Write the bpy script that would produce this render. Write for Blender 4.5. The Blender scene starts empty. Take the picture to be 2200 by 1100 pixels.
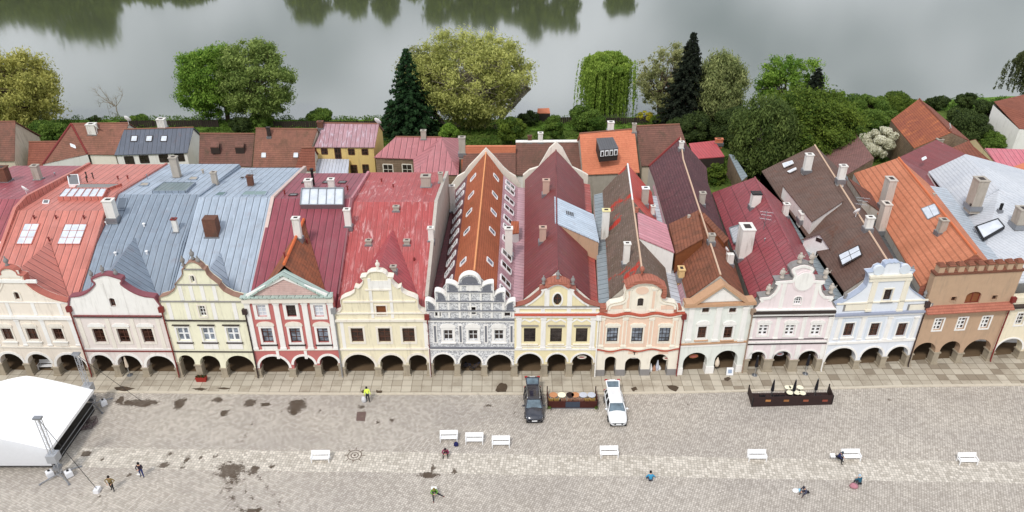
import bpy, bmesh, math, random
import numpy as np
from mathutils import Vector, Matrix
from mathutils.geometry import tessellate_polygon
random.seed(7)
C = bpy.context.scene.collection
sc = bpy.context.scene
R = math.radians

# ---------------------------------------------------------------- camera
CH, PITCH, FPX = 52.0, R(30), 1650.0
cam = bpy.data.cameras.new('camera'); cam.sensor_width = 36; cam.lens = FPX/2200*36
cam.clip_start = 1; cam.clip_end = 3000
co = bpy.data.objects.new('camera', cam); C.objects.link(co)
co.location = (0, 0, CH); co.rotation_euler = (R(90)-PITCH, 0, 0)
sc.camera = co
sc.render.resolution_x = 1024; sc.render.resolution_y = 512

# ---------------------------------------------------------------- sky and sun (overcast)
SUN_EL, SUN_AZ = 52, 205     # azimuth the light comes from, clockwise from +Y
w = bpy.data.worlds.new('World'); sc.world = w; w.use_nodes = True
nt = w.node_tree; nt.nodes.clear()
def N(nt, t, **k):
    n = nt.nodes.new(t)
    for a, b in k.items(): setattr(n, a, b)
    return n
out = N(nt, 'ShaderNodeOutputWorld'); bg = N(nt, 'ShaderNodeBackground'); bg.inputs['Strength'].default_value = 0.12
sky = N(nt, 'ShaderNodeTexSky', sky_type='NISHITA', sun_disc=False)
sky.sun_elevation = R(SUN_EL); sky.sun_rotation = R(SUN_AZ)
tc = N(nt, 'ShaderNodeTexCoord'); mp = N(nt, 'ShaderNodeMapping'); mp.inputs['Scale'].default_value = (1, 1, 1.7)
nz = N(nt, 'ShaderNodeTexNoise'); nz.inputs['Scale'].default_value = 3.1; nz.inputs['Detail'].default_value = 6; nz.inputs['Roughness'].default_value = .55
cr = N(nt, 'ShaderNodeValToRGB')
cr.color_ramp.elements[0].position = .36; cr.color_ramp.elements[0].color = (3.6, 4.0, 4.5, 1)
cr.color_ramp.elements[1].position = .62; cr.color_ramp.elements[1].color = (10.6, 10.9, 11.6, 1)
mx = N(nt, 'ShaderNodeMix', data_type='RGBA'); mx.inputs[0].default_value = .9
L = nt.links.new
L(tc.outputs['Generated'], mp.inputs[0]); L(mp.outputs[0], nz.inputs['Vector']); L(nz.outputs['Fac'], cr.inputs[0])
L(sky.outputs[0], mx.inputs[6]); L(cr.outputs[0], mx.inputs[7]); L(mx.outputs[2], bg.inputs[0]); L(bg.outputs[0], out.inputs[0])
sl = bpy.data.lights.new('sun', 'SUN'); sl.energy = 2.0; sl.angle = R(9); sl.color = (1, .96, .9)
so = bpy.data.objects.new('sun', sl); C.objects.link(so)
az, el = R(SUN_AZ), R(SUN_EL)
sd = Vector((math.sin(az)*math.cos(el), math.cos(az)*math.cos(el), math.sin(el)))
so.rotation_euler = sd.to_track_quat('Z', 'Y').to_euler(); so.location = sd*200
sc.view_settings.view_transform = 'Standard'; sc.view_settings.look = 'None'
sc.view_settings.exposure = 0.12; sc.view_settings.gamma = 1

# ---------------------------------------------------------------- photo geometry helpers
cT, sT = math.cos(PITCH), math.sin(PITCH)
def _v(py): return (py-550)/FPX
def PZ(px, py, z):
    v = _v(py); Z = (CH-z)/(sT+cT*v)
    return Vector(((px-1100)/FPX*Z, Z*(cT-sT*v), z))
def PY(px, py, Y):
    v = _v(py); Z = Y/(cT-sT*v)
    return Vector(((px-1100)/FPX*Z, Y, CH-Z*(sT+cT*v)))
def ray(px, py): return Vector(((px-1100)/FPX, cT-sT*_v(py), -(sT+cT*_v(py))))
O = Vector((0, 0, CH))
def PP(px, py, p0, n):
    d = ray(px, py); t = (p0-O).dot(n)/d.dot(n); return O+d*t
def scale_at(p): return FPX/(p.y*cT+(CH-p.z)*sT)

# ---------------------------------------------------------------- mesh builder
def newell(pts):
    n = Vector((0, 0, 0))
    for i in range(len(pts)):
        a, b = pts[i], pts[(i+1) % len(pts)]
        n += Vector(((a.y-b.y)*(a.z+b.z), (a.z-b.z)*(a.x+b.x), (a.x-b.x)*(a.y+b.y)))
    return n.normalized() if n.length > 1e-12 else Vector((0, 0, 1))
class MB:
    def __init__(s): s.v = []; s.f = []; s.mi = []
    def face(s, pts, mi=0):
        i = len(s.v); s.v += [Vector(p) for p in pts]; s.f.append(list(range(i, i+len(pts)))); s.mi.append(mi)
    def slab(s, pts, t, mi=0, mi2=None):
        pts = [Vector(p) for p in pts]
        if newell(pts).z < 0: pts = pts[::-1]
        lo = [p-Vector((0, 0, t)) for p in pts]
        mi2 = mi if mi2 is None else mi2
        s.face(pts, mi); s.face(lo[::-1], mi2)
        for i in range(len(pts)):
            j = (i+1) % len(pts); s.face([pts[j], pts[i], lo[i], lo[j]], mi2)
    def skirt(s, pts, zb, mi=0):
        pts = [Vector(p) for p in pts]
        if newell(pts).z < 0: pts = pts[::-1]
        for i in range(len(pts)):
            a, b = pts[i], pts[(i+1) % len(pts)]
            s.face([b, a, Vector((a.x, a.y, zb)), Vector((b.x, b.y, zb))], mi)
    def hexa(s, a, b, mi=0):      # two quads a (bottom) b (top)
        a = [Vector(p) for p in a]; b = [Vector(p) for p in b]
        cen = sum(a+b, Vector())/8
        for q in (a, b, *[[a[i], a[(i+1) % 4], b[(i+1) % 4], b[i]] for i in range(4)]):
            m = sum(q, Vector())/4
            s.face(q if newell(q).dot(m-cen) > 0 else q[::-1], mi)
    def box(s, x0, x1, y0, y1, z0, z1, mi=0, M=None):
        a = [Vector(p) for p in ((x0, y0, z0), (x1, y0, z0), (x1, y1, z0), (x0, y1, z0))]
        b = [Vector(p) for p in ((x0, y0, z1), (x1, y0, z1), (x1, y1, z1), (x0, y1, z1))]
        if M: a = [M@p for p in a]; b = [M@p for p in b]
        s.hexa(a, b, mi)
    def tube(s, path, r, n=6, mi=0, caps=True):
        path = [Vector(p) for p in path]; rings = []
        rs = r if isinstance(r, (list, tuple)) else [r]*len(path)
        for i, p in enumerate(path):
            d = (path[min(i+1, len(path)-1)]-path[max(i-1, 0)]).normalized()
            a = d.cross(Vector((0, 0, 1)) if abs(d.z) < .9 else Vector((1, 0, 0))).normalized(); b = d.cross(a)
            rings.append([p+(a*math.cos(2*math.pi*k/n)+b*math.sin(2*math.pi*k/n))*rs[i] for k in range(n)])
        for i in range(len(path)-1):
            for k in range(n):
                k2 = (k+1) % n; s.face([rings[i][k2], rings[i][k], rings[i+1][k], rings[i+1][k2]], mi)
        if caps: s.face(rings[0], mi); s.face(rings[-1][::-1], mi)
    def lathe(s, prof, c=(0, 0, 0), n=12, mi=0, sx=1, sy=1):
        c = Vector(c); rings = [[c+Vector((math.cos(2*math.pi*k/n)*r*sx, math.sin(2*math.pi*k/n)*r*sy, z)) for k in range(n)] for r, z in prof]
        for i in range(len(rings)-1):
            for k in range(n):
                k2 = (k+1) % n; s.face([rings[i][k], rings[i][k2], rings[i+1][k2], rings[i+1][k]], mi)
        s.face(rings[0][::-1], mi); s.face(rings[-1], mi)
    def mesh(s, name, mats, smooth=False, weld=False):
        me = bpy.data.meshes.new(name)
        me.from_pydata([tuple(p) for p in s.v], [], s.f)
        for m in mats: me.materials.append(m)
        me.polygons.foreach_set('material_index', s.mi)
        uvl = me.uv_layers.new(name='UVMap'); uv = []
        for f in s.f:
            pts = [s.v[i] for i in f]; n = newell(pts)
            if abs(n.z) > .997: u, d = Vector((1, 0, 0)), Vector((0, 1, 0))
            else:
                d = Vector((0, 0, 1))-n*n.z; d.normalize(); u = d.cross(n)
            for p in pts: uv += [p.dot(u), p.dot(d)]
        uvl.data.foreach_set('uv', uv)
        if weld or smooth:
            bm = bmesh.new(); bm.from_mesh(me); bmesh.ops.remove_doubles(bm, verts=bm.verts, dist=1e-4)
            bmesh.ops.recalc_face_normals(bm, faces=bm.faces); bm.to_mesh(me); bm.free()
        if smooth: me.polygons.foreach_set('use_smooth', [True]*len(me.polygons))
        me.update()
        return me

def tag(o, label=None, cat=None, group=None, kind=None):
    if label: o['label'] = label
    if cat: o['category'] = cat
    if group: o['group'] = group
    if kind: o['kind'] = kind
    return o
def wm(o):
    m = Matrix.LocRotScale(o.location, o.rotation_euler, o.scale)
    return (wm(o.parent)@o.matrix_parent_inverse@m) if o.parent else m
def thing(name, loc, label, cat, group=None, rz=0):
    o = bpy.data.objects.new(name, None); C.objects.link(o); o.empty_display_size = .3
    o.location = loc; o.rotation_euler = (0, 0, rz)
    return tag(o, label, cat, group)
def part(name, mb, mats, parent=None, local=False, smooth=False, label=None):
    if not isinstance(mats, (list, tuple)): mats = [mats]
    me = mb.mesh(name, mats, smooth) if isinstance(mb, MB) else mb
    o = bpy.data.objects.new(name, me); C.objects.link(o)
    if parent:
        o.parent = parent
        if not local: o.matrix_parent_inverse = wm(parent).inverted()
    if label: o['label'] = label
    return o
def copy_tree(o, parent=None):
    c = o.copy(); C.objects.link(c)
    if parent: c.parent = parent; c.matrix_parent_inverse = o.matrix_parent_inverse.copy()
    for ch in list(o.children): copy_tree(ch, c)
    return c
def bez(a, b, t): return a*(1-t)+b*t

# ---------------------------------------------------------------- materials
def lin(c):
    return tuple(((x/255)/12.92 if x/255 <= .04045 else ((x/255+.055)/1.055)**2.4) for x in c)
class MT:
    def __init__(s, name, rough=.8, metal=0, spec=.35):
        s.m = bpy.data.materials.new(name); s.m.use_nodes = True; s.nt = s.m.node_tree
        s.b = s.nt.nodes['Principled BSDF']; s.b.inputs['Roughness'].default_value = rough
        s.b.inputs['Metallic'].default_value = metal; s.b.inputs['Specular IOR Level'].default_value = spec
        s.tc = s.n('ShaderNodeTexCoord')
    def n(s, t, **k): return N(s.nt, t, **k)
    def l(s, a, b): s.nt.links.new(a, b)
    def vec(s, src='UV', scale=(1, 1, 1), rot=(0, 0, 0)):
        m = s.n('ShaderNodeMapping'); m.inputs['Scale'].default_value = scale; m.inputs['Rotation'].default_value = rot
        s.l(s.tc.outputs[src] if src != 'World' else s.n('ShaderNodeNewGeometry').outputs['Position'], m.inputs[0]); return m.outputs[0]
    def noise(s, vec, scale=1, detail=4, rough=.6, dist=0):
        x = s.n('ShaderNodeTexNoise'); x.inputs['Scale'].default_value = scale; x.inputs['Detail'].default_value = detail
        x.inputs['Roughness'].default_value = rough; x.inputs['Distortion'].default_value = dist
        s.l(vec, x.inputs['Vector']); return x.outputs['Fac']
    def ramp(s, fac, p0, p1, c0=(0, 0, 0), c1=(1, 1, 1)):
        r = s.n('ShaderNodeValToRGB'); e = r.color_ramp.elements
        e[0].position = p0; e[0].color = (*c0, 1); e[1].position = p1; e[1].color = (*c1, 1)
        s.l(fac, r.inputs[0]); return r.outputs[0]
    def math(s, op, a, b=None, clamp=False):
        x = s.n('ShaderNodeMath', operation=op, use_clamp=clamp)
        for i, q in enumerate((a, b)):
            if q is None: continue
            if isinstance(q, (int, float)): x.inputs[i].default_value = q
            else: s.l(q, x.inputs[i])
        return x.outputs[0]
    def mix(s, fac, a, b, mode='MIX'):
        x = s.n('ShaderNodeMix', data_type='RGBA', blend_type=mode)
        for i, q in ((0, fac), (6, a), (7, b)):
            if isinstance(q, (int, float)): x.inputs[i].default_value = q
            elif isinstance(q, tuple): x.inputs[i].default_value = (*q, 1) if len(q) == 3 else q
            else: s.l(q, x.inputs[i])
        return x.outputs[2]
    def sep(s, vec):
        x = s.n('ShaderNodeSeparateXYZ'); s.l(vec, x.inputs[0]); return x.outputs
    def bump(s, h, strength=.4, dist=.03):
        x = s.n('ShaderNodeBump'); x.inputs['Strength'].default_value = strength; x.inputs['Distance'].default_value = dist
        s.l(h, x.inputs['Height']); s.l(x.outputs[0], s.b.inputs['Normal'])
    def col(s, c):
        if isinstance(c, tuple): s.b.inputs['Base Color'].default_value = (*c, 1)
        else: s.l(c, s.b.inputs['Base Color'])
        return s.m
def sc3(c, k): return tuple(min(1, x*k) for x in c)
def plain(name, rgb, rough=.7, metal=0, spec=.4, var=.12):
    m = MT(name, rough, metal, spec); c = lin(rgb)
    f = m.noise(m.vec('Object', (1.5, 1.5, 1.5)), 2, 3)
    return m.col(m.mix(f, sc3(c, 1-var), sc3(c, 1+var)))
def plaster(name, rgb, dirt=.35, var=.07):
    m = MT(name, .9, 0, .2); c = lin(rgb); g_ = sum(c)/3; c = tuple(x+(g_-x)*.2 for x in c)
    f = m.noise(m.vec('World', (1, 1, 1)), 1.3, 5, .65)
    base = m.mix(f, sc3(c, 1-var), sc3(c, 1+var))
    st = m.ramp(m.noise(m.vec('World', (1.6, 1.6, .22)), 1.5, 6, .7), .52, .8)
    base = m.mix(m.math('MULTIPLY', st, min(.95, dirt*1.4)), base, sc3(lin((150, 138, 122)), .75))
    fine = m.ramp(m.noise(m.vec('World', (5, 5, 3.5)), 1.2, 4, .7), .62, .78)
    base = m.mix(m.math('MULTIPLY', fine, dirt*.5), base, lin((170, 155, 135)))
    m.bump(m.noise(m.vec('World', (6, 6, 6)), 2, 4), .25, .01)
    return m.col(base)
def seam(name, rgb, step=.55, wear=0, wearcol=(225, 195, 195), rust=.18, rows=0, rough=.5, dark=.75, width=.12):
    m = MT(name, rough, 0, .5); c = lin(rgb); g_ = sum(c)/3; c = tuple((x+(g_-x)*.12)*1.0 for x in c); uv = m.vec('UV'); x, y, z = m.sep(uv)
    fr = m.math('FRACT', m.math('DIVIDE', x, step))
    line = m.math('LESS_THAN', fr, width)
    pan = m.n('ShaderNodeTexWhiteNoise', noise_dimensions='2D')
    cb = m.n('ShaderNodeCombineXYZ'); m.l(m.math('FLOOR', m.math('DIVIDE', x, step)), cb.inputs[0]); m.l(m.math('FLOOR', m.math('DIVIDE', y, 2.6)), cb.inputs[1])
    m.l(cb.outputs[0], pan.inputs['Vector'])
    f = m.noise(uv, .55, 5, .65)
    f = m.math('ADD', m.math('MULTIPLY', f, .75), m.math('MULTIPLY', pan.outputs['Value'], .25))
    base = m.mix(f, sc3(c, .72), sc3(c, 1.28))
    st = m.noise(m.vec('UV', (2.2, .28, 1)), 1.7, 6, .7)
    base = m.mix(m.math('MULTIPLY', m.ramp(st, .45, .72), .5), base, sc3(c, .5))
    pl = m.noise(m.vec('UV', (.9, .5, 1)), .5, 7, .7, .3); base = m.mix(m.math('MULTIPLY', m.ramp(pl, .5, .7), .3), base, tuple(x*.6+.4*sum(c)/3+.05 for x in c))
    if wear:
        w1 = m.noise(m.vec('UV', (1.2, .3, 1)), 1.6, 8, .75, .6)
        w1 = m.math('MULTIPLY', m.ramp(w1, .61-wear*.09, .70-wear*.07), m.ramp(m.noise(m.vec('UV', (.16, .16, 1)), 1, 3), .38, .62))
        base = m.mix(m.math('MULTIPLY', w1, .7), base, lin(wearcol))
    fn = m.ramp(m.noise(m.vec('UV', (3, 1.2, 1)), 1.6, 6, .8), .5, .72); base = m.mix(m.math('MULTIPLY', fn, .27), base, sc3(c, .42))
    f3 = m.ramp(m.noise(m.vec('UV', (2.4, .9, 1)), 2.3, 5, .8), .6, .75); base = m.mix(m.math('MULTIPLY', f3, .22), base, tuple(min(1, x*.5+.42) for x in c))
    if rust:
        base = m.mix(m.math('MULTIPLY', m.ramp(m.noise(uv, .8, 6, .7), .55, .68), rust), base, lin((120, 75, 55)))
    if rows:
        r = m.math('LESS_THAN', m.math('FRACT', m.math('DIVIDE', y, rows)), .05)
        line = m.math('MAXIMUM', line, r)
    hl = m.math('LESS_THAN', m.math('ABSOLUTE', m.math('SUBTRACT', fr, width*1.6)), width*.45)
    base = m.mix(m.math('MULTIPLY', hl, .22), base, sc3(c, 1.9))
    base = m.mix(m.math('MULTIPLY', line, dark), base, sc3(c, .25))
    m.bump(line, .8, .04)
    return m.col(base)
def tile(name, c1, c2, moss=(85, 75, 68), mossamt=.5, row=.34, colw=.24, light=0, lw=.5, flat=False, rot=False, patch=None):
    m = MT(name, .88, 0, .25); uv = m.vec('UV'); x, y, z = m.sep(uv)
    if rot: x, y = y, x
    a, b = (tuple(x+(sum(q)/3-x)*.13 for x in q) for q in (lin(c1), lin(c2)))
    wn = m.n('ShaderNodeTexWhiteNoise', noise_dimensions='2D'); cb = m.n('ShaderNodeCombineXYZ')
    m.l(m.math('FLOOR', m.math('DIVIDE', x, colw)), cb.inputs[0]); m.l(m.math('FLOOR', m.math('DIVIDE', y, row)), cb.inputs[1]); m.l(cb.outputs[0], wn.inputs['Vector'])
    f = m.noise(uv, .7, 6, .7)
    k = m.math('ADD', m.math('MULTIPLY', m.ramp(f, .35, .65), .6), m.math('MULTIPLY', wn.outputs['Value'], .4))
    base = m.mix(k, a, b)
    mo = m.ramp(m.noise(m.vec('UV', (1, .6, 1)), .8, 8, .75, .4), .62-mossamt*.2, .74-mossamt*.15)
    base = m.mix(m.math('MULTIPLY', mo, .8), base, lin(moss))
    big = m.noise(m.vec('UV', (.5, .3, 1)), .45, 6, .7, .3); base = m.mix(m.math('MULTIPLY', m.ramp(big, .42, .66), .55), base, m.mix(.5, lin(moss), sc3(a, .6)))
    if light:
        lo = m.ramp(m.noise(uv, 2.6, 6, .8), .57, .64)
        base = m.mix(m.math('MULTIPLY', lo, light), base, lin((205, 195, 180)))
    sp_ = m.ramp(m.noise(uv, 2.6, 6, .8), .54, .7); base = m.mix(m.math('MULTIPLY', sp_, .6), base, sc3(a, .38))
    if patch:
        pa = m.ramp(m.noise(m.vec('UV', (.3, .2, 1)), .9, 5, .6), .58, .62)
        base = m.mix(pa, base, lin(patch))
    rl = m.math('LESS_THAN', m.math('FRACT', m.math('DIVIDE', y, row)), .22)
    cl = m.math('LESS_THAN', m.math('FRACT', m.math('DIVIDE', x, colw)), .16)
    if not flat: base = m.mix(m.math('MULTIPLY', m.math('MAXIMUM', rl, m.math('MULTIPLY', cl, .4)), lw), base, sc3(a, .28))
    m.bump(m.math('SUBTRACT', 1, rl), .7, .04)
    return m.col(base)
def glass(name, rgb, rough=.12, spec=.6, var=.5):
    m = MT(name, rough, 0, spec); c = lin(rgb)
    f = m.ramp(m.noise(m.vec('World', (1.1, 1.1, 1.4)), 1.2, 2), .35, .65)
    return m.col(m.mix(f, sc3(c, 1-var), sc3(c, 1+var*(2.2 if var == .5 else 1))))  # bright patches in the pane colour stand in for reflections and curtains

WHITE = plaster('white_plaster', (238, 234, 228), .25)
OFFWHITE = plaster('offwhite_trim', (234, 224, 208), .3)
STONE = plaster('pillar_stone', (168, 154, 130), .8, .2)
GREYST = plaster('grey_stone', (140, 136, 134), .5, .2)
CONC = plaster('grey_render', (186, 178, 166), .6, .15)
SHADEPL = plaster('arcade_wall', (58, 44, 34), .4, .2)  # wall colour darkened to carry the shade inside the arcades
GDARK = glass('dark_glass', (44, 38, 36))
GBRN = glass('brown_glass', (50, 33, 26))
GBLUE = glass('blue_glass', (120, 128, 140), var=.6)
GWHITE = glass('skylight_glass', (206, 212, 220), .3, .5, .1)
FBROWN = plain('brown_frame', (88, 54, 40))
FWHITE = plain('white_frame', (236, 236, 236))
FDARK = plain('dark_frame', (56, 46, 42))
SHUT = plain('brown_shutter', (128, 76, 44), .8, var=.25)
BRICK = tile('chimney_brick', (142, 90, 68), (108, 72, 58), (90, 80, 70), .4, .12, .25)
CHW = plaster('chimney_white', (228, 224, 216), .6)
CHG = plaster('chimney_grey', (176, 166, 152), .8, .2)
COPPER = seam('copper_coping', (172, 192, 182), .8, rust=0)
PIPE_R = plain('red_pipe', (122, 44, 40), .5)
PIPE_D = plain('dark_pipe', (58, 44, 42), .5)
PIPE_G = plain('grey_pipe', (150, 150, 152), .4, .3)
METAL = plain('grey_metal', (150, 152, 156), .4, .6)
BLACK = plain('black_metal', (22, 21, 22), .5)
RIM = plain('ridge_mortar', (205, 175, 150), .9)
# ---------------------------------------------------------------- ground heights
def ground_z(Y):
    if Y < 112: return 0.0
    if Y > 150: return -2.7
    return -2.7*(Y-112)/38
# ---------------------------------------------------------------- facades
class Facade:
    """an arcaded gable front: plane through two ground points, local u (along) and z (up), d towards the square"""
    def __init__(s, root, b0, b1, wallmat):
        s.root = root; s.P0 = PZ(*b0, 0); s.P1 = PZ(*b1, 0); s.W = (s.P1-s.P0).length
        s.ex = (s.P1-s.P0).normalized(); s.n = Vector((s.ex.y, -s.ex.x, 0)); s.holes = []; s.out = []; s.wallmat = wallmat; s.late = []
    def pt(s, u, z, d=0): return s.P0+s.ex*u+Vector((0, 0, z))+s.n*d
    def uz(s, px, py):
        p = PP(px, py, s.P0, s.n); return (p-s.P0).dot(s.ex), p.z
    def z_at(s, u, py):
        p = s.P0+s.ex*u; v = _v(py); return CH-p.y*(sT+v*cT)/(cT-v*sT)
    def m(s, wpx, u, z): return wpx/scale_at(s.pt(u, z))
    def box(s, mb, u0, u1, z0, z1, d0, d1, mi=0):
        a = [s.pt(u0, z0, d0), s.pt(u1, z0, d0), s.pt(u1, z0, d1), s.pt(u0, z0, d1)]
        b = [s.pt(u0, z1, d0), s.pt(u1, z1, d0), s.pt(u1, z1, d1), s.pt(u0, z1, d1)]
        mb.hexa(a, b, mi)
    def prism(s, mb, poly, d0, d1, mi=0, holes=()):
        """poly: ccw (u,z); d1 = front, d0 = back"""
        polys = [[Vector((u, z, 0)) for u, z in poly]]+[[Vector((u, z, 0)) for u, z in h] for h in holes]
        flat = [q for pl in polys for q in pl]
        for t in tessellate_polygon(polys):
            a = [flat[i] for i in t]
            if (a[1]-a[0]).cross(a[2]-a[0]).z < 0: a = a[::-1]
            mb.face([s.pt(q.x, q.y, d1) for q in a], mi); mb.face([s.pt(q.x, q.y, d0) for q in a[::-1]], mi)
        for k, pl in enumerate(polys):
            ar = sum(pl[i].x*pl[(i+1) % len(pl)].y-pl[(i+1) % len(pl)].x*pl[i].y for i in range(len(pl)))
            ccw = ar > 0
            for i in range(len(pl)):
                a, b = pl[i], pl[(i+1) % len(pl)]
                if ccw != (k == 0): a, b = b, a
                mb.face([s.pt(b.x, b.y, d1), s.pt(a.x, a.y, d1), s.pt(a.x, a.y, d0), s.pt(b.x, b.y, d0)], mi)
    def outline(s, pts, side='R', cen=None):
        """half outline in photo points, outer to centre, mirrored about the middle"""
        c = s.W/2 if cen is None else cen; hp = []
        for px, py in pts:
            u, z = s.uz(px, py); hp.append((abs(u-c), z))
        hp[0] = (s.W/2, hp[0][1]); hp[-1] = (0, hp[-1][1])
        s.out = [(c-a, z) for a, z in hp]+[(c+a, z) for a, z in hp[-2::-1]]
    def arches(s, pill, crown, pw=.54, endw=.28, k=1.0, trim=None, trimw=.28, pmat=None, base=None, basemat=None, flat=None):
        us = [s.uz(px, s.py0(px))[0] for px in pill]; us[0] = 0 if abs(us[0]) < .8 else us[0]; us[-1] = s.W if abs(us[-1]-s.W) < .8 else us[-1]
        s.arch = []; pmat = pmat or STONE
        pw = pw if isinstance(pw, (list, tuple)) else [pw]*len(us)
        for i in range(len(us)-1):
            a = us[i]+(endw if i == 0 else pw[i]/2); b = us[i+1]-(endw if i == len(us)-2 else pw[i+1]/2)
            cz = s.z_at((a+b)/2, crown[i] if isinstance(crown, (list, tuple)) else crown)
            r = (b-a)/2; h = min(r*k, cz-1.2); s.arch.append((a, b, cz-h, cz))
        for i, u in enumerate(us):      # stone pillars under the arches
            a0 = 0 if i == 0 else s.arch[i-1][1]; a1 = s.W if i == len(us)-1 else s.arch[i][0]
            zt = min(s.arch[max(i-1, 0)][2], s.arch[min(i, len(s.arch)-1)][2])-.12
            mb = MB(); e = .05
            c = (max(a0, 0)+min(a1, s.W))/2; hw = (a1-a0)/2+e
            if base is None:
                prof = [(hw+.10, 0, .28), (hw+.0, .28, zt-.14), (hw+.08, zt-.14, zt)]
            else: prof = [(hw, 0, base)]
            for w_, z0, z1 in prof: s.box(mb, c-w_+ (0 if i else w_-hw+e), c+w_-(0 if i < len(us)-1 else w_-hw+e), z0, z1, -.78-(w_-hw), e+(w_-hw))
            part('pillar', mb, pmat if base is None else (basemat or GREYST), s.root)
        if trim:
            for a, b, z0, z1 in s.arch:
                mb = MB(); cx = (a+b)/2; r = (b-a)/2; h = z1-z0; ns = 14; inn = []; o = []
                for j in range(ns+1):
                    t = math.pi*(1-j/ns); inn.append((cx+r*math.cos(t), z0+h*math.sin(t))); o.append((cx+(r+trimw)*math.cos(t), z0+(h+trimw)*math.sin(t)))
                for j in range(ns):
                    q = [inn[j], inn[j+1], o[j+1], o[j]]
                    mb.hexa([s.pt(*p, .05) for p in q], [s.pt(*p, -.01) for p in q])
                part('arch_trim', mb, trim, s.root)
    def py0(s, px):
        lo, hi = 700, 900
        for _ in range(30):
            m_ = (lo+hi)/2
            if s.uz(px, m_)[1] > 0: lo = m_
            else: hi = m_
        return lo
    def window(s, xc, yt, yb, wpx, gl=None, fr=None, grid=(2, 2), sur=None, surw=.16, sill=None, hood=None, hoodmat=None, apron=None, rec=.22, arch=False, bars=.05, hoodh=.12, name='window', label=None):
        u, zm = s.uz(xc, (yt+yb)/2); z1 = s.z_at(u, yt); z0 = s.z_at(u, yb); hw = s.m(wpx, u, zm)/2
        def rect(e): 
            if not arch: return [(u-hw-e, z0-e), (u+hw+e, z0-e), (u+hw+e, z1+e), (u-hw-e, z1+e)]
            r = hw+e
            if arch == 'oval':
                return [(u+r*math.cos(t), (z0+z1)/2+((z1-z0)/2+e)*math.sin(t)) for t in [2*math.pi*k/20 for k in range(20)]]
            zc = z1-hw*.6
            return [(u-r, z0-e), (u+r, z0-e)]+[(u+r*math.cos(t), zc+(hw*.6+e)*math.sin(t)) for t in [math.pi*k/8 for k in range(9)]]
        s.holes.append(rect(0))
        mb = MB(); s.box(mb, u-hw-.02, u+hw+.02, z0-.02, z1+.02, -rec-.06, -rec)
        wob = part(name, mb, gl or GDARK, s.root, label=label)
        mb = MB(); fw = .07; F = lambda a, b, c, d: s.box(mb, a, b, c, d, -rec, -rec+.06)
        F(u-hw, u-hw+fw, z0, z1); F(u+hw-fw, u+hw, z0, z1); F(u-hw+fw, u+hw-fw, z0, z0+fw); F(u-hw+fw, u+hw-fw, z1-fw, z1)
        for i in range(1, grid[0]):
            x = u-hw+2*hw*i/grid[0]; wd = bars*(1.3 if grid[0] == 2 else 1); s.box(mb, x-wd/2, x+wd/2, z0+fw, z1-fw, -rec, -rec+.05)
        for i in range(1, grid[1]):
            z = z0+(z1-z0)*i/grid[1]; s.box(mb, u-hw+fw, u+hw-fw, z-bars/2, z+bars/2, -rec, -rec+.045)
        part('window_frame', mb, fr or FBROWN, wob)
        if sur or sill or hood or apron:
            def pn(nm, m): part(nm, mb, m, wob); return MB()
            mb = MB()
            if sur: s.prism(mb, rect(surw), 0, .06, 0, [rect(0)]); mb = pn('window_surround', sur)
            if sill: s.box(mb, u-hw-surw-.1, u+hw+surw+.1, z0-surw-.12, z0-surw-.005, 0, .16, 0); mb = pn('sill', sill)
            if apron: s.box(mb, u-hw-surw, u+hw+surw, z0-surw-.12-apron, z0-surw-.122, 0, .07, 0); mb = pn('apron', sur or WHITE)
            if hood == 'flat': s.box(mb, u-hw-surw-.12, u+hw+surw+.12, z1+surw+.18, z1+surw+.18+hoodh, 0, .2, 0); mb = pn('hood', hoodmat or sur)
            if hood in ('arch', 'scroll'):
                W_ = hw+surw+.1; zb = z1+surw+.04; H_ = .42 if hood == 'arch' else .34
                o = []
                for j in range(13):
                    t = math.pi*j/12; o.append((u+W_*math.cos(t), zb+.1+(H_*math.sin(t) if hood == 'arch' else H_*(math.sin(t)**.7)*(1-.25*math.sin(3*t)**2))))
                s.prism(mb, [(u-W_, zb), (u+W_, zb)]+o, 0, .12, 0); mb = pn('hood', hoodmat or sur)
        return u, z0, z1, hw
    def wall(s, thick=.8, mats=None, name='front_wall'):
        pts = [(0, s.out[0][1])]; pts = list(s.out)           # left to right along the top
        bot = [(s.W, 0)]
        for a, b, z0, z1 in s.arch[::-1]:
            r = (b-a)/2; cx = (a+b)/2; h = z1-z0; bot += [(b, 0)]
            bot += [(cx+r*math.cos(math.pi*j/14), z0+h*math.sin(math.pi*j/14)) for j in range(15)]
            bot += [(a, 0)]
        bot += [(0, 0)]
        poly = (pts+bot)[::-1]; q = [poly[0]]
        for p in poly[1:]:
            if abs(p[0]-q[-1][0])+abs(p[1]-q[-1][1]) > 1e-4: q.append(p)
        mb = MB(); s.prism(mb, q, -thick, 0, 0, s.holes)
        return part(name, mb, s.wallmat, s.root)
    def band(s, py, h, proud, mat, ext=.0, top=None, u0=None, u1=None, name='cornice', d0=0):
        u0 = -ext if u0 is None else u0; u1 = s.W+ext if u1 is None else u1
        z = s.z_at((u0+u1)/2, py); mb = MB()
        s.box(mb, u0, u1, z-h/2, z+h/2, d0, proud)
        mats = [mat]
        if top:
            s.box(mb, u0, u1, z+h/2+.002, z+h/2+.07, d0, proud+.06, 1); mats.append(top)
        part(name, mb, mats, s.root); return z
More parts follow.
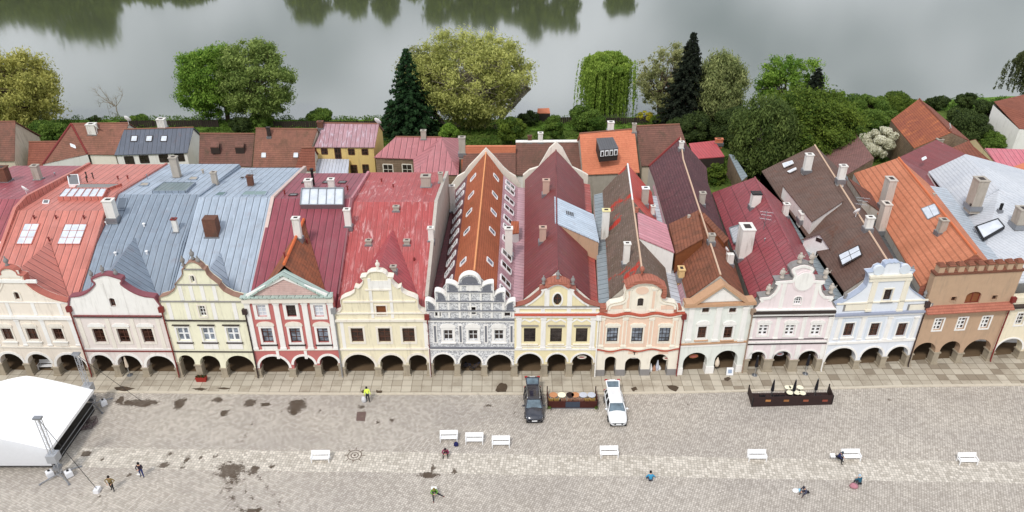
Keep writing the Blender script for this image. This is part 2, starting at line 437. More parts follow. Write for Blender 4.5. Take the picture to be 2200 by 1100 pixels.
    def strips(s, pts, w, py0, py1, proud, mat, name='pilaster', cap=.0, inner=None):
        for px, py in pts:
            u, _ = s.uz(px, py); u = min(max(u, w/2), s.W-w/2); z1 = s.z_at(u, py0); z0 = s.z_at(u, py1); mb = MB()
            s.box(mb, u-w/2, u+w/2, z0, z1, 0, proud)
            if cap: s.box(mb, max(0, u-w/2-.06), min(s.W, u+w/2+.06), z1-cap, z1+.01, 0, proud+.06); s.box(mb, max(0, u-w/2-.06), min(s.W, u+w/2+.06), z0, z0+cap*.8, 0, proud+.05)
            if inner: s.box(mb, u-w*.26, u+w*.26, z0+cap+.15, z1-cap-.15, 0, proud+.012, 1)
            part(name, mb, [mat]+([inner] if inner else []), s.root)
    def coping(s, mat, w=.75, t=.14, seg=None, front=.14, name='coping', off=0.003, back=.62):
        mb = MB(); P = s.out if seg is None else s.out[seg[0]:seg[1]]
        nrm = []
        for i in range(len(P)):
            a = Vector(P[max(i-1, 0)]); b = Vector(P[min(i+1, len(P)-1)]); d = (b-a)
            d = d.normalized() if d.length else Vector((1, 0)); nrm.append(Vector((-d.y, d.x)))
        for i in range(len(P)-1):
            a, b = Vector(P[i]), Vector(P[i+1])
            if (b-a).length < .02: continue
            q = [a+nrm[i]*off, b+nrm[i+1]*off, b+nrm[i+1]*t, a+nrm[i]*t]
            mb.hexa([s.pt(*x, front) for x in q], [s.pt(*x, -back) for x in q])
        part(name, mb, mat, s.root)
    def finial(s, px, py, h=1.0, mat=None, kind='vase', d=-.3, sc_=1):
        u, z = s.uz(px, py); mb = MB(); c = s.pt(u, z-.02, d)
        if kind == 'vase': pr = [(.16, 0), (.2, .1), (.09, .22), (.2, .45), (.22, .6), (.12, .75), (.06, .85), (.09, .92), (.02, 1)]
        elif kind == 'statue': pr = [(.24, 0), (.22, .12), (.16, .2), (.2, .42), (.26, .62), (.2, .76), (.08, .82), (.13, .9), (.1, .97), (.02, 1)]
        elif kind == 'ball': pr = [(.14, 0), (.1, .2), (.16, .35), (.26, .55), (.26, .75), (.16, .92), (.03, 1)]
        else: pr = [(.3, 0), (.24, .1), (.1, .16), (.34, .5), (.5, .7), (.42, .85), (.1, 1)]
        mb.lathe([(r*sc_*(h**.5), zz*h) for r, zz in pr], c, 10)
        if kind == 'statue':   # raised arm
            mb.tube([c+Vector((.15, 0, .66*h)), c+Vector((.34, -.1, .6*h)), c+Vector((.42, -.12, .84*h))], [.09, .07, .05], 6)
            mb.tube([c+Vector((-.15, 0, .66*h)), c+Vector((-.32, -.12, .5*h)), c+Vector((-.12, -.24, .46*h))], [.09, .07, .05], 6)
        part('statue' if kind == 'statue' else 'finial', mb, mat or GREYST, s.root, smooth=True)
    def panel(s, px, py, w, h, proud, mat, shape='rect', name='relief_panel', sur=None):
        u, z = s.uz(px, py); mb = MB()
        if shape == 'rect': q = [(u-w/2, z-h/2), (u+w/2, z-h/2), (u+w/2, z+h/2), (u-w/2, z+h/2)]
        else: q = [(u+w/2*math.cos(2*math.pi*k/20), z+h/2*math.sin(2*math.pi*k/20)) for k in range(20)]
        s.prism(mb, q, 0, proud)
        if sur: s.prism(mb, [(u+(a-u)*1.18, z+(b-z)*1.18) for a, b in q], 0, proud*.5, 1)
        return part(name, mb, [mat]+([sur] if sur else []), s.root)
    def ribbon(s, uz, w, d, mat, name='stucco_moulding'):
        mb = MB()
        for i in range(len(uz)-1):
            a, b = Vector(uz[i]), Vector(uz[i+1]); t = (b-a)
            if t.length < 1e-3: continue
            n_ = Vector((-t.y, t.x)).normalized()*w/2; t = t.normalized()*.03
            q = [a-t-n_, b+t-n_, b+t+n_, a-t+n_]; dd = d+.001*(i % 3)
            mb.hexa([s.pt(*x, dd) for x in q], [s.pt(*x, 0) for x in q])
        part(name, mb, mat, s.root)
    def inset_ribbon(s, off, w, d, mat, z_min=0, seg=None):
        """a moulding that follows the gable outline at a distance inside it"""
        P = [Vector(p) for p in (s.out if seg is None else s.out[seg[0]:seg[1]])]; o = []
        for i in range(len(P)):
            a = P[max(i-1, 0)]; b = P[min(i+1, len(P)-1)]; t = (b-a).normalized() if (b-a).length else Vector((1, 0))
            p = P[i]+Vector((t.y, -t.x))*off
            if p.y > z_min: o.append((min(max(p.x, off*.6), s.W-off*.6), p.y))
        s.ribbon(o, w, d, mat)
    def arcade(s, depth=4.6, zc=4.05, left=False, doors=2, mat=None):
        mb = MB(); mat = mat or SHADEPL
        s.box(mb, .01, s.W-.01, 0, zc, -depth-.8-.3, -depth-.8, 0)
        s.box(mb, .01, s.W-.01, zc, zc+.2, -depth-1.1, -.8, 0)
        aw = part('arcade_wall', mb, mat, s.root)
        rr = random.Random(int(s.W*1000)); 
        for i in range(doors):
            c = s.W*(i+.5)/doors+rr.uniform(-.3, .3); mb = MB()
            w_, h_ = (.6, 2.3) if i % 2 == 0 else (.9, 2.1)
            zb = 0 if i % 2 == 0 else .7
            s.box(mb, c-w_, c+w_, zb+.01, zb+h_, -depth-.8, -depth-.74, 0)
            d_ = part('door' if i % 2 == 0 else 'shop_window', mb, rr.choice([SHUT, FDARK, FBROWN]) if i % 2 == 0 else GDARK, s.root)
            mb = MB()
            for x0, x1, z0, z1 in ((c-w_-.12, c-w_, zb, zb+h_+.12), (c+w_, c+w_+.12, zb, zb+h_+.12), (c-w_, c+w_, zb+h_, zb+h_+.12)):
                s.box(mb, x0, x1, z0, z1, -depth-.8, -depth-.68)
            part('door_frame' if i % 2 == 0 else 'window_frame', mb, rr.choice([STONE, OFFWHITE]), d_)
    def drainpipe(s, u, ztop, mat, zbot=.2, hopper=True):
        mb = MB(); a = s.pt(u, ztop, .16); mb.tube([s.pt(u, ztop, .12), a-Vector((0, 0, .3)), s.pt(u, 3.2, .16), s.pt(u, zbot+.2, .22), s.pt(u, zbot, .34)], .075, 7)
        if hopper: s.box(mb, u-.24, u+.24, ztop-.15, ztop+.45, .0, .34)
        for z in (ztop-1.6, ztop-3.4, 1.6): mb.lathe([(.1, 0), (.1, .06)], s.pt(u, z, .16), 8)
        part('drainpipe', mb, mat, s.root)

# ---------------------------------------------------------------- roofs
class Roof:
    def __init__(s, root, front=None):
        s.root = root; s.panels = []; s.front = front; s.obs = []; s.last = None
    def add(s, pts, mat, t=.12, wall=None, zb=0, ztop4=4.3, name='roof', track=True):
        pts = [Vector(p) for p in pts]
        if newell(pts).z < 0: pts = pts[::-1]
        mb = MB(); mb.slab(pts, t)
        o = part(name, mb, mat, s.root); s.last = o
        if track: s.panels.append((pts, newell(pts), o))
        return o
    def walls(s, loop, mat, zb=0, name='side_wall'):
        """vertical walls below a closed ring of eave points; near the arcade they stop above it"""
        mb = MB(); loop = [Vector(p) for p in loop]
        Yc = s.front+4.8 if s.front else -1e9
        for i in range(len(loop)):
            a, b = loop[i], loop[(i+1) % len(loop)]
            segs = [(a, b)]
            if (a.y-Yc)*(b.y-Yc) < 0:
                t = (Yc-a.y)/(b.y-a.y); c = a.lerp(b, t); segs = [(a, c), (c, b)]
            for p, q in segs:
                low = zb if (p.y+q.y)/2 > Yc-.01 else 4.5
                if s.front and (p.y+q.y)/2 < s.front+1.2: continue
                e = Vector((0, 0, .13))
                mb.face([q-e, p-e, Vector((p.x, p.y, low)), Vector((q.x, q.y, low))])
        part(name, mb, mat, s.root)
    def hit(s, px, py):
        best = None
        for pts, n, o in s.panels:
            d = ray(px, py); den = d.dot(n)
            if abs(den) < 1e-6: continue
            t = (pts[0]-O).dot(n)/den; p = O+d*t
            if n.z < .05: continue
            ok = True
            for i in range(len(pts)):
                a, b = pts[i], pts[(i+1) % len(pts)]
                e = Vector((b.x-a.x, b.y-a.y)); q = Vector((p.x-a.x, p.y-a.y))
                if e.length > 1e-6 and (e.x*q.y-e.y*q.x)/e.length < -.25: ok = False; break
            if ok and (best is None or t < best[0]): best = (t, p, n, o)
        if best: return best[1], best[2], best[3]
        # nearest panel plane
        bb = None
        for pts, n, o in s.panels:
            if n.z < .05: continue
            p = PP(px, py, pts[0], n); c = sum(pts, Vector())/len(pts); dd = (p-c).length
            if bb is None or dd < bb[0]: bb = (dd, p, n, o)
        return bb[1], bb[2], bb[3]
    def chimney(s, px, pyb, pyt, wpx, mat=None, dpx=None, cap=True, pots=0, capmat=None, rot=0):
        p, n, o = s.hit(px, pyb); sc_ = scale_at(p); w_ = wpx/sc_/2
        top = PY(px, pyt, p.y); h = max(.5, top.z-p.z)
        # py top given in the picture with lean: keep Y of base
        d_ = (dpx/sc_/2) if dpx else w_*.8
        y0 = p.y+d_
        M = Matrix.Translation((p.x, y0, 0))@Matrix.Rotation(rot, 4, 'Z')
        mb = MB(); zt = p.z+h
        mb.box(-w_, w_, -d_, d_, p.z-.9, zt-(.12 if cap else 0), 0, M)
        if cap:
            mb.box(-w_-.07, w_+.07, -d_-.07, d_+.07, zt-.12, zt, 1, M)
            mb.box(-w_*.55, w_*.55, -d_*.55, d_*.55, zt, zt+.015, 2, M)
        for k in range(pots):
            x = (k-(pots-1)/2)*w_*.9; mb.tube([M@Vector((x, 0, zt)), M@Vector((x, 0, zt+.35))], .11, 8, 2)
        # lead flashing round the foot
        mb.box(-w_-.12, w_+.12, -d_-.16, d_+.12, p.z-.5, p.z+.06, 3, M)
        mm = mat or CHW
        part('chimney', mb, [mm, capmat or mm, FDARK, METAL], o)
    def skylight(s, quad, grid=(2, 3), glassm=None, frame=None, h=.1, name='skylight'):
        """quad: photo points, clockwise from upper left"""
        cx = sum(q[0] for q in quad)/4; cy = sum(q[1] for q in quad)/4
        p, n, o = s.hit(cx, cy)
        c = [PP(x, y, p, n) for x, y in quad]; up = n*h
        mb = MB(); mb.hexa([q-n*.05 for q in c], [q+up*.8 for q in c])
        g = part(name, mb, glassm or GWHITE, o); mb = MB()
        def L_(a, b, w_):
            d = (b-a).normalized(); sd_ = d.cross(n).normalized()*w_/2
            q = [a-sd_, b-sd_, b+sd_, a+sd_]; mb.hexa(q, [x+up for x in q])
        for i in range(4): L_(c[i], c[(i+1) % 4], .1)
        for i in range(1, grid[0]): t = i/grid[0]; L_(c[0].lerp(c[1], t), c[3].lerp(c[2], t), .05)
        for i in range(1, grid[1]): t = i/grid[1]; L_(c[0].lerp(c[3], t), c[1].lerp(c[2], t), .05)
        part('skylight_frame', mb, frame or FWHITE, g)
    def vent(s, px, py, h=.5, r=.07, mat=None, hat=True):
        p, n, o = s.hit(px, py); mb = MB(); mb.tube([p-Vector((0, 0, .1)), p+Vector((0, 0, h))], r, 7)
        if hat: mb.lathe([(r*1.8, 0), (r*1.5, .06), (.01, .14)], p+Vector((0, 0, h)), 8)
        part('roof_vent', mb, mat or METAL, o)
    def shed(s, corners, mat, wallmat, drop=2.2, t=.12, name='dormer', track=True):
        pts = [PZ(*c) if not isinstance(c, Vector) else c for c in corners]
        _, _, o = s.hit(sum(c[0] for c in corners)/4, sum(c[1] for c in corners)/4) if not isinstance(corners[0], Vector) else (0, 0, s.last)
        if newell(pts).z < 0: pts = pts[::-1]
        cen = sum(pts, Vector())/len(pts)
        mb = MB()
        for i in range(len(pts)):
            a, b = [cen.lerp(q, .97)-Vector((0, 0, .1)) for q in (pts[i], pts[(i+1) % len(pts)])]
            mb.face([b, a, a-Vector((0, 0, drop)), b-Vector((0, 0, drop))])
        d = part(name, mb, wallmat, o)
        mb = MB(); mb.slab(pts, t); r = part('dormer_roof', mb, mat, d)
        if track: s.panels.append((pts, newell(pts), r))
        return d
    def ridge(s, a, b, mat, r=.12, name='ridge_tiles'):
        mb = MB(); a, b = Vector(a), Vector(b); up = Vector((0, 0, .03)); mb.tube([a+up, b+up], r, 6); part(name, mb, mat, s.root)
    def dish(s, px, py, r=.45, az=2.6, h=.6):
        p, n, o = s.hit(px, py); mb = MB(); mb.tube([p, p+Vector((0, 0, h))], .03, 5)
        c = p+Vector((0, 0, h+.1)); M = Matrix.Translation(c)@Matrix.Rotation(az, 4, 'Z')@Matrix.Rotation(R(62), 4, 'X')
        q = MB(); q.lathe([(.02, -.12), (r*.5, -.09), (r*.85, -.02), (r, .06), (r*.97, .07), (r*.8, .0), (r*.4, -.06), (.02, -.08)], (0, 0, 0), 16)
        base = len(mb.v); mb.v += [M@v for v in q.v]; mb.f += [[i+base for i in f] for f in q.f]; mb.mi += q.mi
        part('satellite_dish', mb, FWHITE, o)
# ================================================================ the row of arcaded houses
BASE = [(8, 806), (201, 809), (388, 810), (557, 811), (737, 809), (926, 808), (1105, 809), (1278, 809), (1451, 807), (1592, 800), (1761, 797), (1947, 787), (2123, 776), (2330, 762)]
GRP = 'arcaded gabled houses along the square'
def house(i, label, wallmat, b0=None, b1=None):
    b0 = b0 or BASE[i]; b1 = b1 or BASE[i+1]
    c = (PZ(*b0, 0)+PZ(*b1, 0))/2
    root = thing('gabled_house', c, label, 'house', GRP)
    f = Facade(root, b0, b1, wallmat); return root, f
def LX(xf, xb, Yf=65.0, Yb=92.0): return lambda Y: xf+(xb-xf)*(Y-Yf)/(Yb-Yf)
XB = [PZ(*b, 0).x for b in BASE]; YB = [PZ(*b, 0).y for b in BASE]

M_A = seam('orange_red_sheet_roof', (200, 114, 98), .78, 0, rust=.1)
M_Z = seam('magenta_sheet_roof', (158, 72, 82), .75, .25)
M_B = seam('slate_blue_sheet_roof', (130, 144, 160), .74, .1, (200, 210, 222))
M_C = seam('pale_blue_sheet_roof', (158, 172, 188), .78, .15, (205, 216, 228))
M_D = seam('maroon_sheet_roof', (146, 60, 74), .78, 0)
M_E = seam('worn_red_sheet_roof', (176, 68, 66), .62, 1.0, (222, 180, 178), dark=.25)
M_FO = tile('new_orange_tile', (192, 102, 60), (170, 86, 50), (140, 90, 60), .2, .33, .24, lw=.4)
M_FL = seam('dark_maroon_sheet', (108, 52, 58), .6, .1)
M_FR = seam('pink_faded_sheet', (196, 150, 160), .6, .5, (226, 205, 210))
M_G = seam('dark_red_sheet_roof', (130, 52, 54), .62, .1, rust=.5)
M_GB = seam('light_blue_sheet', (190, 206, 222), .5, .1, (220, 228, 236))
M_GUT = seam('grey_green_gutter', (138, 150, 156), .9, .1, (180, 190, 195))
M_GR = seam('red_strip_sheet', (176, 76, 66), .8, .2)
M_H = tile('mossy_dark_tile', (136, 110, 96), (108, 90, 80), (96, 86, 70), .6, .3, .24, light=.8, lw=.35, patch=None)
M_HP = tile('mossy_tile_red_patched', (136, 110, 96), (108, 90, 80), (96, 86, 70), .6, .3, .24, light=.7, lw=.35, patch=(188, 62, 48))
M_HR = seam('bright_red_sheet', (204, 66, 48), .8, .1)
M_HD = seam('pink_dormer_sheet', (206, 130, 140), .6, .6, (232, 196, 200))
M_I = tile('rust_brown_tile', (160, 94, 64), (126, 78, 60), (88, 66, 52), .6, .36, .26, lw=.5)
M_IB = tile('plum_tile', (116, 74, 78), (92, 62, 68), (70, 58, 60), .4, .36, .26, light=.3, lw=.5)
M_J = seam('crimson_sheet_roof', (156, 62, 70), .66, .05, rows=1.7)
M_K = tile('dark_brown_tile', (122, 98, 88), (98, 80, 72), (116, 76, 60), .4, .28, .3, lw=.3, light=.15)
M_L = tile('orange_pan_tile', (220, 136, 96), (204, 120, 82), (170, 106, 76), .1, .62, .3, lw=.45, rot=False)
M_LR = seam('dark_red_ribbed_sheet', (132, 50, 52), .35, .05)
M_M = tile('pale_blue_diamond_sheet', (204, 207, 212), (194, 198, 204), (190, 198, 212), .1, .4, .4, lw=.22)
M_FLAT = seam('grey_flat_sheet', (176, 186, 196), .7, .2)

# ---------------------------------------------------------------- A  cream house at the left edge
PA = plaster('cream_plaster', (236, 222, 204), .3)
rA, f = house(0, 'cream house with curved white gable and orange-red metal roof, behind the stage tent', PA)
f.outline([(148, 649), (132, 646), (116, 642), (100, 636), (85, 629), (72, 621), (61, 612), (55, 606), (53, 602), (51, 592), (38, 590), (35, 584), (28, 579), (20, 576.5), (14, 576)], 'R')
f.arches([8, 67, 126, 200], [759, 760, 761], pmat=STONE, trim=WHITE)
for xc in (16.5, 69.5, 125.4): f.window(xc, 705, 730, 22, GBRN, FBROWN, (2, 2), OFFWHITE, hood='scroll', sill=WHITE, apron=.5)
f.window(36.4, 627, 643, 11, GDARK, FBROWN, (2, 1), OFFWHITE, arch=True)
f.wall(); f.band(681, .34, .22, WHITE); f.band(649, .1, .08, WHITE); f.band(745, .18, .12, OFFWHITE)
f.band(603, .34, .16, WHITE, u0=f.W/2-2.5, u1=f.W/2+2.5)
f.strips([(-14, 715), (46, 715), (99, 715), (160, 715)], .42, 686, 742, .05, WHITE, cap=.18)
f.strips([(-40, 665), (20, 665), (74, 665), (130, 665)], .35, 651, 677, .05, WHITE)
f.panel(10, 588, 3.0, .8, .08, OFFWHITE, 'rect')
f.inset_ribbon(.3, .12, .06, OFFWHITE, 9.3)
f.coping(plain('terracotta_coping', (178, 104, 90), .8), t=.14); f.finial(12, 574, 1.1); f.arcade()
f.drainpipe(f.W, 8.6, PIPE_R); FA = f
# ---------------------------------------------------------------- B white-pink
PB = plaster('pale_pink_plaster', (228, 214, 206), .3)
rB, f = house(1, 'white and pale pink house with flowing gable and wine coping under slate blue roof', PB)
f.outline([(333, 660), (331, 639), (312, 637), (300, 634), (288, 629), (277, 623), (268, 617), (260, 611), (258, 606), (261, 603), (260, 600), (251, 597), (240, 593.5), (232, 591.5), (225, 591)], 'R')
f.arches([201, 257, 317, 387], [762, 763, 764], trim=WHITE)
for xc in (213.7, 266, 318): f.window(xc, 705.5, 735.5, 24, GBRN, FBROWN, (2, 3), OFFWHITE, hood='scroll', hoodmat=WHITE, sill=None, surw=.2)
f.window(242, 640, 658, 12, GDARK, FBROWN, (2, 2), WHITE, arch=True)
f.wall()
# white field of the gable
mb = MB(); f.prism(mb, [p for p in ((.02, 7.95),)]+[(f.W-.02, 7.95)]+[(u, z-.02) for u, z in f.out[::-1] if z > 7.9], 0, .04, 0, [h for h in f.holes if h[0][1] > 8.2]); part('gable_field', mb, WHITE, rB)
f.band(679, .16, .2, FDARK, top=M_G, ext=-.2); f.band(754, .1, .1, PIPE_R); f.band(749, .12, .06, WHITE)
f.strips([(225, 630), (262, 630)], .26, 608, 676, .07, WHITE)
f.strips([(180, 720), (240, 720), (292, 720), (347, 720)], .4, 684, 748, .05, OFFWHITE)
f.coping(plain('wine_coping', (134, 76, 84), .6), t=.16)
for x, y in ((195, 603), (219, 593), (248, 601)): f.finial(x, y-2, 1.0)
f.arcade(); f.drainpipe(f.W, 8.6, PIPE_R); FB = f
mb = MB(); 
mb.lathe([(.55, -.03), (.62, 0), (.55, .03)], (0, 0, 0), 20); M = Matrix.Translation(f.pt(f.uz(215, 765)[0], 3.6, -.3))@Matrix.Rotation(R(90), 4, 'X')@Matrix.Diagonal((1.2, .7, 1, 1))
mb.v = [M@v for v in mb.v]; part('hanging_sign', mb, OFFWHITE, rB)
# ---------------------------------------------------------------- C yellow
PC = plaster('lemon_plaster', (238, 233, 200), .3)
rC, f = house(2, 'lemon yellow house with curved gable and white window frames under pale blue metal roof', PC)
f.outline([(343.5, 650), (343.5, 638), (361, 633), (374, 624), (379, 613), (377, 610), (382, 604), (389, 596), (393, 588), (392, 578), (396, 577), (398, 571), (402, 566), (408, 563), (412, 562.5)], 'L')
f.arches([388, 432, 485, 557], [763, 764, 764], pmat=STONE)
for xc in (394, 448, 501): f.window(xc, 704, 732, 25, GBLUE, FWHITE, (2, 2), WHITE, hood='flat', hoodmat=FDARK, sill=FDARK, apron=.75, bars=.14, hoodh=.06)
f.window(435, 657, 680, 14, GDARK, FWHITE, (2, 3), OFFWHITE)
f.window(414, 592, 607, 8, GDARK, FWHITE, (1, 1), OFFWHITE, arch=True)
f.wall(); f.band(647, .08, .14, GREYST); f.band(688, .09, .16, FDARK); f.band(755, .08, .12, FDARK)
f.band(611, .08, .12, GREYST, u0=f.W/2-2.1, u1=f.W/2+2.1); f.band(578, .1, .14, GREYST, u0=f.W/2-1, u1=f.W/2+1)
f.strips([(388, 625), (412, 629), (436, 630), (462, 630)], .38, 614, 645, .05, WHITE)
f.strips([(365, 665), (403, 665), (460, 665), (505, 665)], .4, 650, 686, .05, WHITE)
f.coping(plain('tan_coping', (150, 116, 100), .8), t=.06, w=.7)
for x, y in ((392, 575), (412, 561), (425, 575)): f.finial(x, y-1, 1.15)
f.arcade(); f.drainpipe(f.W, 8.4, PIPE_D); FC = f
# ---------------------------------------------------------------- D red and white with pediment
PD = plaster('salmon_red_plaster', (198, 104, 98), .2)
rD, f = house(3, 'salmon red house with white pilasters and triangular pediment with verdigris coping', PD)
f.outline([(527, 640), (557, 620), (609, 589)], 'L'); f.out = [(0, f.out[0][1]), (.5, f.out[0][1]), (f.W/2, f.out[1+1-0][1] if False else max(z for u, z in f.out)), (f.W-.5, f.out[0][1]), (f.W, f.out[0][1])]
f.arches([559, 631, 686, 736], [765, 765, 764], trim=WHITE, trimw=.26)
for xc, g in ((562, GWHITE), (626, GDARK), (685, GWHITE)): f.window(xc, 655, 680, 20, g, FWHITE if g == GWHITE else FDARK, (2, 3), WHITE, surw=.32)
for xc in (574.7, 635, 694): f.window(xc, 704.5, 735.5, 23, GBLUE, FBROWN, (2, 3), WHITE, hood='arch', hoodmat=OFFWHITE, sill=FDARK, apron=.6, surw=.24)
f.wall(); f.band(643, .55, .3, OFFWHITE, ext=.1); f.band(634.5, .12, .5, COPPER, ext=.15); f.band(751, .12, .1, OFFWHITE)
zt = f.out[2][1]; zb = f.z_at(f.W/2, 635)
mb = MB(); f.prism(mb, [(1.1, zb+.12), (f.W-1.1, zb+.12), (f.W/2, zt-.55)], 0, .1); part('pediment_relief', mb, tile('pink_relief', (226, 192, 184), (214, 176, 168), (200, 160, 150), .4, .22, .3, lw=.25), rD)
f.ribbon([(.5, zb+.1), (f.W/2, zt-.3), (f.W-.5, zb+.1)], .3, .22, WHITE)
f.coping(COPPER, t=.16, w=.9, front=.35, back=.7)
f.strips([(534, 700), (601, 700), (661, 700), (716, 700)], .55, 648, 750, .1, WHITE, cap=.3)
f.strips([(597, 760), (657, 760)], .3, 753, 770, .08, WHITE)
f.arcade(); f.drainpipe(f.W, 8.4, PIPE_G); FD = f
# ---------------------------------------------------------------- E cream-yellow
PE = plaster('vanilla_plaster', (236, 224, 188), .4)
rE, f = house(4, 'vanilla yellow house with scrolled gable under a worn blotchy red metal roof', PE)
f.outline([(917, 684), (914, 671), (903, 667), (898, 661), (897, 655), (897, 648), (896, 642), (889, 638), (874, 633), (864, 627), (861, 622), (861, 616), (854, 619), (846, 613), (841, 606), (839, 600), (844, 595), (836, 594), (832, 594), (828, 588), (821, 584), (813, 582.5)], 'R')
f.arches([740, 814, 875, 927], [761, 762, 762], trim=OFFWHITE)
for xc in (767.6, 826, 878): f.window(xc, 704.5, 735, 26, GBRN, FBROWN, (2, 3), OFFWHITE, surw=.22)
f.window(819, 656.5, 676.5, 21, SHUT, SHUT, (2, 1), OFFWHITE, surw=.14, label='brown boarded gable window')
f.wall(); f.band(647, .16, .14, OFFWHITE, u0=1.05, u1=f.W-1.05); f.band(672, .16, .14, OFFWHITE); f.band(687, .26, .22, OFFWHITE); f.band(749, .2, .14, OFFWHITE)
f.band(622, .14, .12, OFFWHITE, u0=f.W/2-1.3, u1=f.W/2+1.3)
f.strips([(797, 640), (840, 640)], .3, 598, 683, .07, WHITE)
f.panel(816, 612, 1.9, 1.0, .05, WHITE)
f.strips([(738, 725), (915, 725)], .35, 690, 748, .04, WHITE, name='quoin')
f.coping(OFFWHITE, t=.06); f.finial(811, 582, 1.1, OFFWHITE)
f.arcade(); f.drainpipe(f.W, 7.6, PIPE_R); FE = f
# ---------------------------------------------------------------- F sgraffito
PF = plaster('grey_white_sgraffito', (220, 220, 222), .15)
SG = plain('grey_relief', (112, 113, 120), .8, var=.2)
SGP = MT('sgraffito_ornament', .85, 0, .2)
_n = SGP.noise(SGP.vec('World', (1, 1, 1)), 3.4, 4, .65, 1.6); SGP = SGP.col(SGP.mix(SGP.ramp(_n, .46, .52), lin((160, 160, 164)), lin((222, 222, 222))))
rF, f = house(5, 'grey and white sgraffito house with stepped gable of fan-shaped half rounds, orange roof', SGP)
W = f.W; c = W/2
zc0 = f.z_at(c, 684); z1 = f.z_at(c, 666); z2 = f.z_at(c, 646); z3 = f.z_at(c, 625.5); z4 = f.z_at(c, 609.5); z5 = f.z_at(c, 589.5)
hw = [W/2, 3.42, 2.28, 1.02]; hw[0] = W/2
def fan(uo, ui, zb, zt, n=7):   # quarter round, upright outer edge, arc falling inwards
    return [(uo, zb), (uo, zt)]+[(uo+(ui-uo)*math.sin(math.pi/2*k/n), zb+(zt-zb)*math.cos(math.pi/2*k/n)) for k in range(1, n+1)]
Lp = fan(c-hw[0], c-hw[1], z1, z2-.02)+fan(c-hw[1]-.02, c-hw[2], z2, z3-.02)[0:]+fan(c-hw[2]-.02, c-hw[3], z3, z4)+[(c-hw[3], z4)]
Lp = [(0, z1), (0, z2)]+fan(0, c-hw[1]-.01, z1, z2)[2:]+[(c-hw[1], z2), (c-hw[1], z3)]+fan(c-hw[1], c-hw[2]-.01, z2, z3)[2:]+[(c-hw[2], z3), (c-hw[2], z4+.1)]+fan(c-hw[2], c-hw[3]-.01, z3, z4+.1)[2:]+[(c-hw[3], z4)]
top = [(c+(hw[3]+.02)*math.cos(math.pi*(1-k/12)), z4+(z5-z4)*math.sin(math.pi*k/12)) for k in range(1, 12)]
f.out = Lp+top+[(W-u, z) for u, z in Lp[::-1]]
f.arches([926, 983.5, 1041, 1104.5], [760, 761, 761], trim=WHITE, trimw=.2, pw=.5, endw=.26)
for xc in (963, 1016.6, 1072): f.window(xc, 708.5, 731, 20, GDARK, FWHITE, (2, 2), WHITE, hood='arch', surw=.22, sill=WHITE, bars=.04)
f.window(1015, 659, 675, 14, GDARK, FDARK, (2, 2), WHITE, surw=.1)
f.window(941, 669, 679.5, 12, GDARK, FDARK, (2, 1), WHITE, surw=.1); f.window(1090, 669, 679.5, 12, GDARK, FDARK, (2, 1), WHITE, surw=.1)
f.wall()
for py, u in ((685.5, W/2), (746.5, W/2)): f.band(py, .16, .18, SG); f.band(py+3.5, .2, .12, WHITE)
for z, h in ((z1, hw[0]), (z2, hw[1]), (z3, hw[2]), (z4, hw[3]+.1)):
    mb = MB(); f.box(mb, c-h, c+h, z-.17, z-.05, 0, .16, 0); f.box(mb, c-h, c+h, z-.05, z+.03, 0, .2, 1); part('cornice', mb, [WHITE, SG], rF)
for lev, (za, zb_) in enumerate(((zc0+.1, z1-.2), (z1+.06, z2-.2), (z2+.06, z3-.2), (z3+.06, z4-.2))):
    n_ = (8, 6, 4, 2)[lev]; h = hw[lev]-.12
    for k in range(n_+1):
        u = c-h+2*h*k/n_; mb = MB(); f.box(mb, u-.1, u+.1, za, zb_, 0, .1); part('pilaster', mb, WHITE, rF)
for (uo, ui, zb_, zt_) in ((0, c-hw[1], z1, z2), (c-hw[1], c-hw[2], z2, z3), (c-hw[2], c-hw[3], z3, z4+.1)):
    for s_ in (1, -1):
        q = fan(uo+.18, ui-.22, zb_+.1, zt_-.2); q = q if s_ == 1 else [(W-u, z) for u, z in q]
        mb = MB(); f.prism(mb, q[::-1] if s_ == 1 else q, 0, .05); part('fan_panel', mb, SG, rF)
mb = MB(); f.prism(mb, [(c+(hw[3]-.2)*math.cos(math.pi*k/12), z4+.1+(z5-z4-.32)*math.sin(math.pi*k/12)) for k in range(13)], 0, .05); part('fan_panel', mb, SG, rF)
f.panel(1015, 617, 1.2, .7, .12, WHITE, name='relief_panel')
f.strips([(935, 716), (989.6, 716), (1044, 716), (1099, 716)], .42, 697, 737, .06, WHITE, inner=SG)
for xc in (949.5, 976.5, 1003, 1030, 1058, 1086): f.strips([(xc, 716)], .12, 703, 735, .05, WHITE, name='trim_strip')
f.coping(WHITE, t=.1, w=.6, front=.12)
f.arcade(); f.drainpipe(.0, 7.2, WHITE, hopper=False); FF = f
# ---------------------------------------------------------------- G yellow with oval window
PG = plaster('butter_plaster', (238, 222, 170), .12)
TC = tile('terracotta_cap_tile', (196, 118, 92), (172, 98, 78), (150, 90, 70), .3, .3, .2, lw=.4)
rG, f = house(6, 'butter yellow house with white pilasters and one oval gable window, dark red roof', PG)
f.outline([(1278, 659), (1278, 656), (1266, 653), (1255, 647), (1244, 638), (1235, 630), (1232.5, 625), (1236, 621), (1228, 619), (1221, 617), (1213, 612), (1206, 609), (1198, 608)], 'R')
f.arches([1104.5, 1169, 1221.5, 1276], [759, 760, 760], trim=WHITE, trimw=.2)
for xc in (1138, 1194.5, 1249.5): f.window(xc, 705, 735.5, 25, GDARK, FDARK, (2, 3), None, hood='flat', hoodmat=GREYST, hoodh=.06, sill=OFFWHITE)
f.window(1197.7, 630, 656, 18, GDARK, FBROWN, (2, 2), WHITE, arch='oval', surw=.16)
